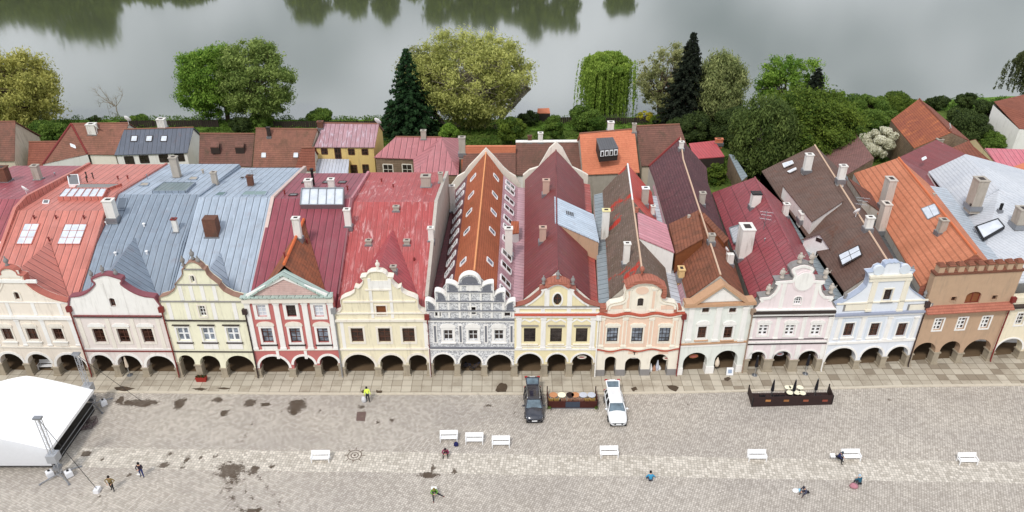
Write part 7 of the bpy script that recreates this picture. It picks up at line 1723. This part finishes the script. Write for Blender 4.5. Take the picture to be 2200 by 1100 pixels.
for i, (x, m_) in enumerate(((1184, GOLD), (1196, GOLD), (1211, PNK), (1225, PNK), (1238, PNK), (1250, PNK), (1262, GOLD), (1274, GOLD))):
    q = PZ(x, 857, .85); chair(Vector((q.x, q.y+.28, .006)), m_, ('golden wicker chair in the left corner of the boarded terrace', 'golden wicker chair before the left brown table, second from the left post', 'rose brown chair before the cream table on the boarded terrace', 'rose brown chair before the dark brown table above the slate menu board', 'rose brown chair before the brown table right of the dark table', 'rose brown chair before the left grey table on the boarded terrace', 'golden wicker chair before the gap between the two grey tables', 'golden wicker chair in the right corner of the boarded terrace')[i])
for x in (1180, 1281): 
    q = PZ(x, 882, 0); t = thing('planter', q, 'small %s planter with moss at the foot of the boarded terrace' % ('left' if x < 1200 else 'right'), 'planter'); mb = MB(); mb.lathe([(.14, 0), (.18, .28), (.16, .28)], q, 10); part('pot', mb, CONC, t); P_, n_, T_ = cloud([((q.x, q.y, .36), (.2, .2, .14))], 3000); part('foliage', leaves_mesh('foliage', P_, .05, MID, T_), [MID], t)
# dark terrace with closed parasols
a, b = PZ(1615, 874, 0), PZ(1786, 869, 0); c_, d_ = PZ(1607, 845, .1), PZ(1778, 843, .1)
t = thing('cafe_terrace', (a+b)/2, 'dark brown cafe terrace enclosure with three closed parasols, in front of the pink house', 'terrace')
def wallp(p, q, h0, h1, nm, m_=WOODD, th=.07):
    d = (q-p).normalized(); s_ = Vector((-d.y, d.x, 0))*th/2; mb = MB(); mb.hexa([p-s_, q-s_, q+s_, p+s_], [p-s_+Vector((0, 0, h0)), q-s_+Vector((0, 0, h1)), q+s_+Vector((0, 0, h1)), p+s_+Vector((0, 0, h0))]); part(nm, mb, m_, t)
wallp(a, b, 1.25, 1.2, 'front_panel', WOODR if False else WOODD); wallp(a+Vector((0, .06, 0)), c_, 1.15, .9, 'side_panel'); wallp(b+Vector((0, .06, 0)), d_, 1.15, .9, 'side_panel')
mb = MB(); mb.face([a+Vector((.05, .05, .02)), b+Vector((-.05, .05, .02)), d_+Vector((-.05, 0, .02)), c_+Vector((.05, 0, .02))]); part('floor_boards', mb, WOODD, t)
for q in (a, b, c_, d_): mb = MB(); mb.box(q.x-.05, q.x+.05, q.y-.05, q.y+.05, 0, 1.2); part('post', mb, BLACK, t)
for x, m_ in ((1650, plain('ochre_sign', (176, 120, 70))), (1689, plain('ochre_sign2', (150, 100, 56))), (1731, plain('red_sign', (150, 84, 60))), (1772, plain('red_sign2', (140, 70, 54)))):
    q = PP(x, 860, a, Vector((-(b-a).y, (b-a).x, 0))); mb = MB(); mb.box(q.x-.26, q.x+.26, q.y-.08, q.y-.05, q.z-.12, q.z+.12); part('small_sign', mb, m_, t)
def parasol(px, py, lab, h=2.5, fab=None, polem=None, z=.006):
    q = PZ(px, py, z); t = thing('closed_parasol', q, lab, 'parasol'); mb = MB(); mb.lathe([(.045, .05), (.045, h)], q, 8); part('pole', mb, polem or CHROME, t); mb = MB(); mb.lathe([(.3, 0), (.3, .05), (.06, .08)], q, 14); part('base', mb, METAL, t)
    mb = MB(); rr = [(.1, h*.42), (.17, h*.46), (.15, h*.6), (.11, h*.8), (.06, h*.97), (.01, h*1.02)]; n = 12; rings = [[q+Vector((math.cos(2*math.pi*k/n)*r*(1 if k % 2 else .62), math.sin(2*math.pi*k/n)*r*(1 if k % 2 else .62), zz)) for k in range(n)] for r, zz in rr]
    for i in range(len(rings)-1):
        for k in range(n): mb.face([rings[i][k], rings[i][(k+1) % n], rings[i+1][(k+1) % n], rings[i+1][k]])
    mb.face(rings[0][::-1]); part('folded_canopy', mb, fab or BLACK, t)
DKF = plain('black_canvas', (30, 28, 34), .9); WF = plain('cream_canvas', (222, 206, 186), .8)
parasol(1655, 858, 'closed black parasol at the left of the dark terrace', 2.6, DKF); parasol(1701, 858, 'closed black parasol in the middle of the dark terrace among the cream tables', 2.6, DKF); parasol(1748, 856, 'closed black parasol at the right of the dark terrace', 2.6, DKF)
parasol(1621, 806, 'closed black parasol by the left arch of the pink house', 2.6, DKF, z=.1); parasol(1730, 803, 'closed black parasol by the right arch of the pink house', 2.6, DKF, z=.1); parasol(279, 806, 'closed cream parasol by the middle arch of the white and pale pink house', 2.5, WF, z=.1)
for i, (x, y, w_) in enumerate(((1693, 832, 'back left'), (1702, 832, 'back middle'), (1719, 832, 'back right'), (1697, 843, 'front left'), (1712, 843, 'front middle'), (1724, 844, 'front right'))): q = PZ(x, y, .76); round_table(Vector((q.x, q.y, .02)), .34, CRT, 'cream round table, %s of the cluster on the dark terrace' % w_, .74)
for i, x in enumerate((1640, 1668, 1682, 1735, 1762)): q = PZ(x, 850, .85); chair(Vector((q.x, q.y+.3, .02)), DKF, ('black chair at the left end of the dark terrace', 'black chair just right of the left parasol in the dark terrace', 'black chair left of the cluster of cream tables', 'black chair just right of the cluster of cream tables', 'black chair at the right end of the dark terrace')[i], frame=BLACK)
# red planter box by the yellow house
q = PZ(434, 818, .1); t = thing('planter_box', q, 'red flower box with dark soil in front of the lemon yellow arcade', 'planter'); mb = MB(); mb.hexa([(q.x-.5, q.y-.22, .1), (q.x+.5, q.y-.22, .1), (q.x+.5, q.y+.22, .1), (q.x-.5, q.y+.22, .1)], [(q.x-.56, q.y-.26, .62), (q.x+.56, q.y-.26, .62), (q.x+.56, q.y+.26, .62), (q.x-.56, q.y+.26, .62)]); part('box', mb, plain('red_box', (150, 44, 34), .7), t)
P_, n_, T_ = cloud([((q.x+dx, q.y, .7), (.24, .2, .14)) for dx in (-.35, 0, .35)], 1500); part('foliage', leaves_mesh('foliage', P_, .05, DGR, T_), [DGR], t)
# sign boards and goods in the arcades
q = PZ(1567, 806, .1); t = thing('sign_board', q, 'white display board standing by the right arch of the pale mint house', 'sign'); mb = MB(); mb.hexa([(q.x-.36, q.y-.1, .15), (q.x+.36, q.y-.1, .15), (q.x+.36, q.y-.04, .15), (q.x-.36, q.y-.04, .15)], [(q.x-.36, q.y+.12, 1.0), (q.x+.36, q.y+.12, 1.0), (q.x+.36, q.y+.18, 1.0), (q.x-.36, q.y+.18, 1.0)]); part('panel', mb, WP, t)
for x in (-.36, .36): mb = MB(); mb.tube([(q.x+x, q.y+.3, .1), (q.x+x, q.y+.15, 1.02)], .025, 5); part('leg', mb, METAL, t)
mb = MB(); mb.hexa([(q.x-.2, q.y-.06, .4), (q.x+.2, q.y-.06, .4), (q.x+.2, q.y-.04, .4), (q.x-.2, q.y-.04, .4)], [(q.x-.2, q.y+.055, .8), (q.x+.2, q.y+.055, .8), (q.x+.2, q.y+.08, .8), (q.x-.2, q.y+.08, .8)]); part('print', mb, plain('blue_grey_print', (150, 166, 190)), t)
def oval_sign(px, py, f, lab, m_, w_=1.1, h_=.6, d=-.5):
    p = PP(px, py, f.pt(0, 0, d), f.n); t = thing('hanging_sign', p, lab, 'sign'); u = f.ex; mb = MB(); n = 18
    fr = [p+u*(w_/2*math.cos(2*math.pi*k/n))+Vector((0, 0, h_/2*math.sin(2*math.pi*k/n)))+f.n*.04 for k in range(n)]; bk = [v-f.n*.08 for v in fr]; mb.face(fr); mb.face(bk[::-1])
    for k in range(n): mb.face([fr[k], bk[k], bk[(k+1) % n], fr[(k+1) % n]])
    part('board', mb, m_, t); 
    for s_ in (-.3, .3): mb = MB(); mb.tube([p+u*s_+Vector((0, 0, h_*.4)), p+u*s_+Vector((0, 0, h_*.4+.6))], .012, 4); part('chain', mb, BLACK, t)
    n2 = 14; mb = MB(); q2 = [p+u*(w_*.3*math.cos(2*math.pi*k/n2))+Vector((0, 0, h_*.18*math.sin(2*math.pi*k/n2)))+f.n*.05 for k in range(n2)]; mb.face(q2); part('emblem', mb, plain('sign_emblem', (170, 90, 90)), t)
oval_sign(1490, 765, FI, 'brown oval sign hanging in the left arch of the pale mint house', plain('brown_sign', (150, 90, 60)), 1.0, .5)
oval_sign(1675, 760, FJ, 'pale oval sign hanging in the middle arch of the pink house', plain('grey_sign', (170, 170, 176)), .9, .5)
oval_sign(1250, 767, FG, 'pale red oval sign hanging in the right arch of the butter yellow house', OFFWHITE, 1.0, .45); oval_sign(1432, 769, FH, 'pale oval sign hanging in the right arch of the peach house', OFFWHITE, .8, .5)
oval_sign(1363, 767, FH, 'flat white sign in the middle arch of the peach house', WP, 1.2, .35)
q = PZ(1405, 797, .1); t = thing('goods_rack', q, 'rack of pale goods standing in the right arch of the peach house', 'rack'); 
for k, (dx, h, m_) in enumerate(((-.4, 1.0, WP), (0, .7, PNK), (.35, 1.3, GRT), (.6, .5, WP))): mb = MB(); mb.lathe([(.18, 0), (.22, h*.3), (.12, h*.7), (.05, h)], q+Vector((dx, .1*k, 0)), 8); part('item', mb, m_, t)
q = PZ(1538, 796, .1); t = thing('hanging_textile', q, 'pale cloth figure hanging beside the middle pier of the pale mint house', 'cloth'); mb = MB(); mb.lathe([(.18, .6), (.26, .9), (.22, 1.3), (.08, 1.6), (.05, 1.75)], q, 10); part('cloth', mb, WF, t, smooth=True)
# iron emblem in the middle arch of the sgraffito house: bicycles leaning
q = PZ(1014, 797, .1)
for s_, lab in ((-1, 'left bicycle leaning in the middle arch of the sgraffito house'), (1, 'right bicycle leaning in the middle arch of the sgraffito house')):
    t = thing('bicycle', q+Vector((s_*.5, .3, 0)), lab, 'bicycle', rz=s_*.5)
    for dx in (-.5, .5):
        mb = MB(); mb.tube([(dx+.32*math.cos(a), 0, .34+.32*math.sin(a)) for a in [2*math.pi*k/18 for k in range(19)]], .025, 5)
        for k in range(6): mb.tube([(dx, 0, .34), (dx+.31*math.cos(k*1.05), 0, .34+.31*math.sin(k*1.05))], .008, 3)
        part('wheel', mb, BLACK, t, local=True)
    mb = MB(); 
    for a, b in (((-.5, 0, .34), (-.1, 0, .34)), ((-.1, 0, .34), (-.2, 0, .8)), ((-.2, 0, .8), (-.5, 0, .34)), ((-.1, 0, .34), (.38, 0, .8)), ((-.2, 0, .75), (.36, 0, .82)), ((.5, 0, .34), (.36, 0, .95))): mb.tube([a, b], .022, 5)
    part('frame', mb, plain('blue_frame', (50, 56, 80), .4), t, local=True); mb = MB(); mb.tube([(.34, -.26, .98), (.36, 0, .96), (.34, .26, .98)], .018, 5); part('handlebar', mb, BLACK, t, local=True); mb = MB(); mb.box(-.32, -.1, -.07, .07, .82, .87); part('saddle', mb, BLACK, t, local=True)

# ---- people
SKIN = plain('skin', (206, 160, 132), .6)
def person(base, rz, label, J, top, legs, shoe=None, hair=(40, 30, 26), z=.006, hood=None):
    """J: joints (local, facing -y). One skinned body; hair is a child."""
    p = PZ(*base, z); t = thing('person', p, label, 'person', rz=rz)
    V, E, Rr, Z = [], [], [], []
    def v(c, r, zone): V.append(Vector(c)); Rr.append(r); Z.append(zone); return len(V)-1
    def chain(i, pts):
        for c, r, zn in pts: j = v(c, r, zn); E.append((i, j)); i = j
        return i
    pel = v(J['pel'], .155, 1); ch = chain(pel, [(Vector(J['pel']).lerp(Vector(J['chest']), .5), .14, 0), (J['chest'], .165, 0)]); nk = chain(ch, [(J['neck'], .06, 2)])
    hd = Vector(J['head']); chain(nk, [(hd-Vector((0, 0, .07)), .075, 2), (hd, .10, 2), (hd+Vector((0, 0, .08)), .075, 2)])
    for s_ in ('L', 'R'):
        sg = -1 if s_ == 'L' else 1; c0 = Vector(J['chest'])
        sh, el, wr = (Vector(J[k+s_]) for k in ('sho', 'elb', 'wri'))
        w_ = chain(ch, [(sh, .07, 0), (el, .052, 0), (wr, .036, 0)])
        d = (wr-el).normalized(); pm = wr+d*.07; w_ = chain(w_, [(pm, .034, 2)]); side = d.cross(Vector((0, 0, 1))); side = side.normalized() if side.length > .1 else Vector((1, 0, 0))
        for k in range(4): o_ = side*(k-1.5)*.022; L_ = (.07, .085, .08, .062)[k]; chain(w_, [(pm+o_+d*.045, .0095, 2), (pm+o_+d*(.045+L_*.5)-Vector((0, 0, .01)), .009, 2), (pm+o_+d*(.045+L_)-Vector((0, 0, .03)), .0075, 2)])
        chain(w_, [(wr+d*.05+side*sg*.045, .011, 2), (wr+d*.09+side*sg*.06, .0095, 2)])
        hp, kn, an, to = (Vector(J[k+s_]) for k in ('hip', 'kne', 'ank', 'toe'))
        chain(pel, [(hp, .095, 1), (kn, .068, 1), (an, .045, 1), (an.lerp(to, .4)-Vector((0, 0, .02)), .048, 3), (to, .036, 3)])
    me = bpy.data.meshes.new('skeleton'); me.from_pydata([tuple(x) for x in V], E, []); tmp = bpy.data.objects.new('tmp', me); C.objects.link(tmp); tmp.modifiers.new('s', 'SKIN').use_smooth_shade = True
    for i, r in enumerate(Rr): me.skin_vertices[0].data[i].radius = (r*(1.12 if i in (0,) else 1), r)
    me.skin_vertices[0].data[0].use_root = True
    tmp.modifiers.new('u', 'SUBSURF').levels = 1
    dg = bpy.context.evaluated_depsgraph_get(); bm_ = bpy.data.meshes.new_from_object(tmp.evaluated_get(dg)); bpy.data.objects.remove(tmp)
    bm_.materials.clear(); ms = [plain('cloth_top', top, .9), plain('cloth_legs', legs, .9), SKIN, plain('shoe', shoe or (30, 26, 26), .7)]
    for m_ in ms: bm_.materials.append(m_)
    zone = Z
    for poly in bm_.polygons:
        c = poly.center; best = 1e9; zz = 0
        for a, b in E:
            A, B = V[a], V[b]; d = B-A; tt = max(0, min(1, (c-A).dot(d)/max(1e-9, d.dot(d)))); dd = (A+d*tt-c).length-.6*(Rr[a]*(1-tt)+Rr[b]*tt)
            if dd < best: best = dd; zz = zone[b] if tt > .5 else zone[a]
        poly.material_index = zz; poly.use_smooth = True
    part('body', bm_, None, t, local=True); mb = MB(); hm = plain('hair', hair, .9)
    up = [(.02, .16), (.07, .15), (.105, .10), (.118, .03), (.11, -.03), (.09, -.07)][::-1]
    mb.lathe([(r, z_) for r, z_ in up], hd+Vector((0, .018, .01)), 14); fm = MB()
    part('hair', mb, hm, t, local=True, smooth=True)
    # face: nose, eyes, ears
    fm.lathe([(.004, -.02), (.017, -.012), (.011, .03)], hd+Vector((0, -.105, -.015)), 6); part('nose', fm, SKIN, t, local=True)
    return t
def stand(arms='down', stride=.1, lean=0):
    J = dict(pel=(0, 0, .95), chest=(0, -.02-lean, 1.32), neck=(0, -.03-lean, 1.5), head=(0, -.05-lean*1.2, 1.62))
    for s_, g in (('L', -1), ('R', 1)):
        J['hip'+s_] = (g*.1, 0, .88); J['kne'+s_] = (g*.13, -.03-stride*g*.6, .5); J['ank'+s_] = (g*.15, .02-stride*g, .09); J['toe'+s_] = (g*.17, -.15-stride*g, .045); J['sho'+s_] = (g*.2, -.02-lean, 1.4)
        if arms == 'down': J['elb'+s_] = (g*.29, .03, 1.13); J['wri'+s_] = (g*.3, -.08, .9)
        elif arms == 'up': J['elb'+s_] = (g*.3, -.1, 1.15); J['wri'+s_] = (g*.1, -.36, 1.22)
        else: J['elb'+s_] = (g*.44, 0, 1.18); J['wri'+s_] = (g*.22, -.2, 1.02)
    return J
def sit(h=.42, spread=.12, fwd=.12, arms='lap', legs=None):
    J = dict(pel=(0, 0, h+.13), chest=(0, -.10-fwd*.6, h+.47), neck=(0, -.14-fwd, h+.63), head=(0, -.19-fwd*1.2, h+.74))
    for s_, g in (('L', -1), ('R', 1)):
        J['hip'+s_] = (g*.1, -.04, h+.1); J['kne'+s_] = (g*(.12+spread), -.44, h+.12); J['ank'+s_] = (g*(.12+spread), -.46, .09); J['toe'+s_] = (g*(.14+spread), -.62, .045); J['sho'+s_] = (g*.2, -.1-fwd*.7, h+.53)
        J['elb'+s_] = (g*.3, -.18-fwd, h+.3); J['wri'+s_] = (g*.12, -.4-fwd*.5, h+.28)
    if legs:
        for k, c in legs.items(): J[k] = c
    return J
def stool(base, lab, z=.006, h=.42, m_=None):
    q = PZ(*base, z); t = thing('folding_stool', q, lab, 'stool'); mb = MB(); mb.box(q.x-.17, q.x+.17, q.y-.15, q.y+.15, z+h-.03, z+h); part('seat', mb, m_ or DKF, t)
    for sx in (-.15, .15):
        for sy in (-.13, .13): mb = MB(); mb.tube([(q.x+sx, q.y+sy, z), (q.x+sx*.8, q.y-sy*.8, z+h-.03)], .014, 5); part('leg', mb, METAL, t)
person((243, 1053), R(0), 'person in an olive brown jacket and black trousers standing hands on hips', stand('hip'), (122, 104, 66), (28, 28, 30), (24, 22, 22), (36, 28, 24))
person((306, 1024), R(8), 'person in a dark plum jacket and blue jeans standing, holding something pale', stand('up', .08), (44, 36, 48), (36, 50, 104), (70, 66, 66), (26, 22, 24))
q = PZ(303, 1010, 1.2); tag(part('paper', (lambda m_: (m_.box(q.x-.16, q.x+.1, q.y-.5, q.y-.48, 1.12, 1.26), m_)[1])(MB()), WP), 'small pale sheet held by the person in blue jeans', 'paper')
person((791, 864), R(195), 'worker in a grey top and high visibility yellow vest bending over at the kerb', dict(stand('down', .1, .28), head=(0, -.45, 1.5), neck=(0, -.36, 1.42)), (214, 236, 90), (40, 44, 46), (30, 30, 30), (34, 30, 40))
q = PZ(782, 858, .3); t = thing('bag', q, 'pale grey bag standing at the kerb beside the high visibility worker', 'bag'); mb = MB(); mb.lathe([(.2, 0), (.26, .1), (.27, .4), (.2, .6), (.1, .66)], Vector((q.x, q.y, .006)), 12); part('sack', mb, TENTG, t, smooth=True)
person((958, 976), R(0), 'person in a magenta top and dark trousers crouching near the three benches', sit(.26, .1, .2), (128, 30, 74), (52, 56, 40), hair=(36, 20, 26)); stool((958, 973), 'low stool under the person in magenta', h=.24)
q = PZ(980, 958, 0); t = thing('backpack', q, 'dark navy backpack lying in front of the leftmost of the three benches', 'bag'); mb = MB(); mb.lathe([(.16, 0), (.21, .08), (.2, .3), (.13, .45), (.04, .5)], Vector((q.x, q.y, .006)), 12, sx=1.1, sy=.8); part('pack', mb, plain('navy_cloth', (32, 34, 84), .9), t, smooth=True); mb = MB(); mb.tube([(q.x-.06, q.y, .48), (q.x, q.y, .58), (q.x+.06, q.y, .48)], .015, 5); part('handle', mb, BLACK, t)
person((933, 1062), R(8), 'person in a bright green top and dark trousers sitting with legs stretched, sketching', sit(.3, .0, .2, legs=dict(kneL=(-.12, -.5, .38), ankL=(-.1, -.88, .09), toeL=(-.1, -1.02, .1), kneR=(.35, -.36, .38), ankR=(.75, -.4, .09), toeR=(.88, -.46, .06))), (98, 148, 44), (30, 28, 36), (120, 62, 52), (120, 104, 50)); stool((932, 1058), 'small stool under the person in green', h=.28)
q = PZ(932, 1052, .45); t = thing('drawing_board', q, 'white drawing sheet held on the lap of the person in green', 'drawing board'); mb = MB(); mb.hexa([(q.x-.24, q.y-.18, .5), (q.x+.24, q.y-.18, .5), (q.x+.24, q.y+.16, .64), (q.x-.24, q.y+.16, .64)], [(q.x-.24, q.y-.18, .52), (q.x+.24, q.y-.18, .52), (q.x+.24, q.y+.16, .66), (q.x-.24, q.y+.16, .66)]); part('sheet', mb, WP, t)
person((1397, 1037), R(180), 'person in a wide sky blue jacket with black hair sitting on the paving', dict(sit(.26, .12, .1), elbL=(-.42, -.12, .58), elbR=(.42, -.12, .58)), (58, 140, 178), (62, 68, 92), hair=(14, 12, 14)); stool((1397, 1034), 'low seat under the person in sky blue', h=.24)
person((1731, 1062), R(-70), 'person in a dark slate hooded coat crouching beside a white and light blue bag', sit(.22, .06, .22), (70, 72, 92), (66, 58, 70), (84, 52, 44), (44, 44, 58)); stool((1734, 1060), 'low seat under the person in the dark slate coat', h=.2)
q = PZ(1712, 1056, 0); t = thing('bag', q, 'white and light blue bag left of the person in the slate coat', 'bag'); mb = MB(); mb.lathe([(.18, 0), (.24, .05), (.22, .2), (.08, .28)], Vector((q.x-.12, q.y, .006)), 12, sx=1.3); part('sack', mb, WP, t, smooth=True); mb = MB(); mb.lathe([(.12, 0), (.15, .05), (.13, .2), (.05, .26)], Vector((q.x+.24, q.y+.05, .006)), 10); part('pouch', mb, plain('light_blue_cloth', (140, 200, 226)), t, smooth=True)
# teal folding chair with a figure, rose bundle beside
person((1845, 1046), R(200), 'person in a deep teal jacket and pale cap sitting on a folding chair', sit(.4, .05, .06), (34, 84, 106), (60, 60, 66), hair=(170, 190, 206)); stool((1845, 1044), 'folding seat under the person in teal', h=.38)
q = PZ(1834, 1046, 0); t = thing('bundle', q, 'dusty rose bundle lying left of the person in teal', 'bag'); mb = MB(); mb.lathe([(.24, 0), (.32, .08), (.28, .24), (.16, .34), (.05, .38)], Vector((q.x, q.y, .006)), 12, sx=1.25); part('sack', mb, plain('dusty_rose', (176, 122, 132), .9, var=.3), t, smooth=True)
person((1797, 990), R(55), 'person in a navy jacket and black trousers sitting beside a white bench', sit(.42, .08, .12), (34, 42, 84), (20, 20, 24), hair=(60, 70, 80)); q = PZ(1791, 979, .75); t = thing('drawing_board', q, 'white sheet held by the person in navy beside the bench', 'drawing board'); mb = MB(); mb.hexa([(q.x-.28, q.y-.16, .7), (q.x+.14, q.y-.16, .7), (q.x+.14, q.y+.2, .84), (q.x-.28, q.y+.2, .84)], [(q.x-.28, q.y-.16, .72), (q.x+.14, q.y-.16, .72), (q.x+.14, q.y+.2, .86), (q.x-.28, q.y+.2, .86)]); part('sheet', mb, WP, t); stool((1797, 987), 'seat under the person in navy', h=.4)
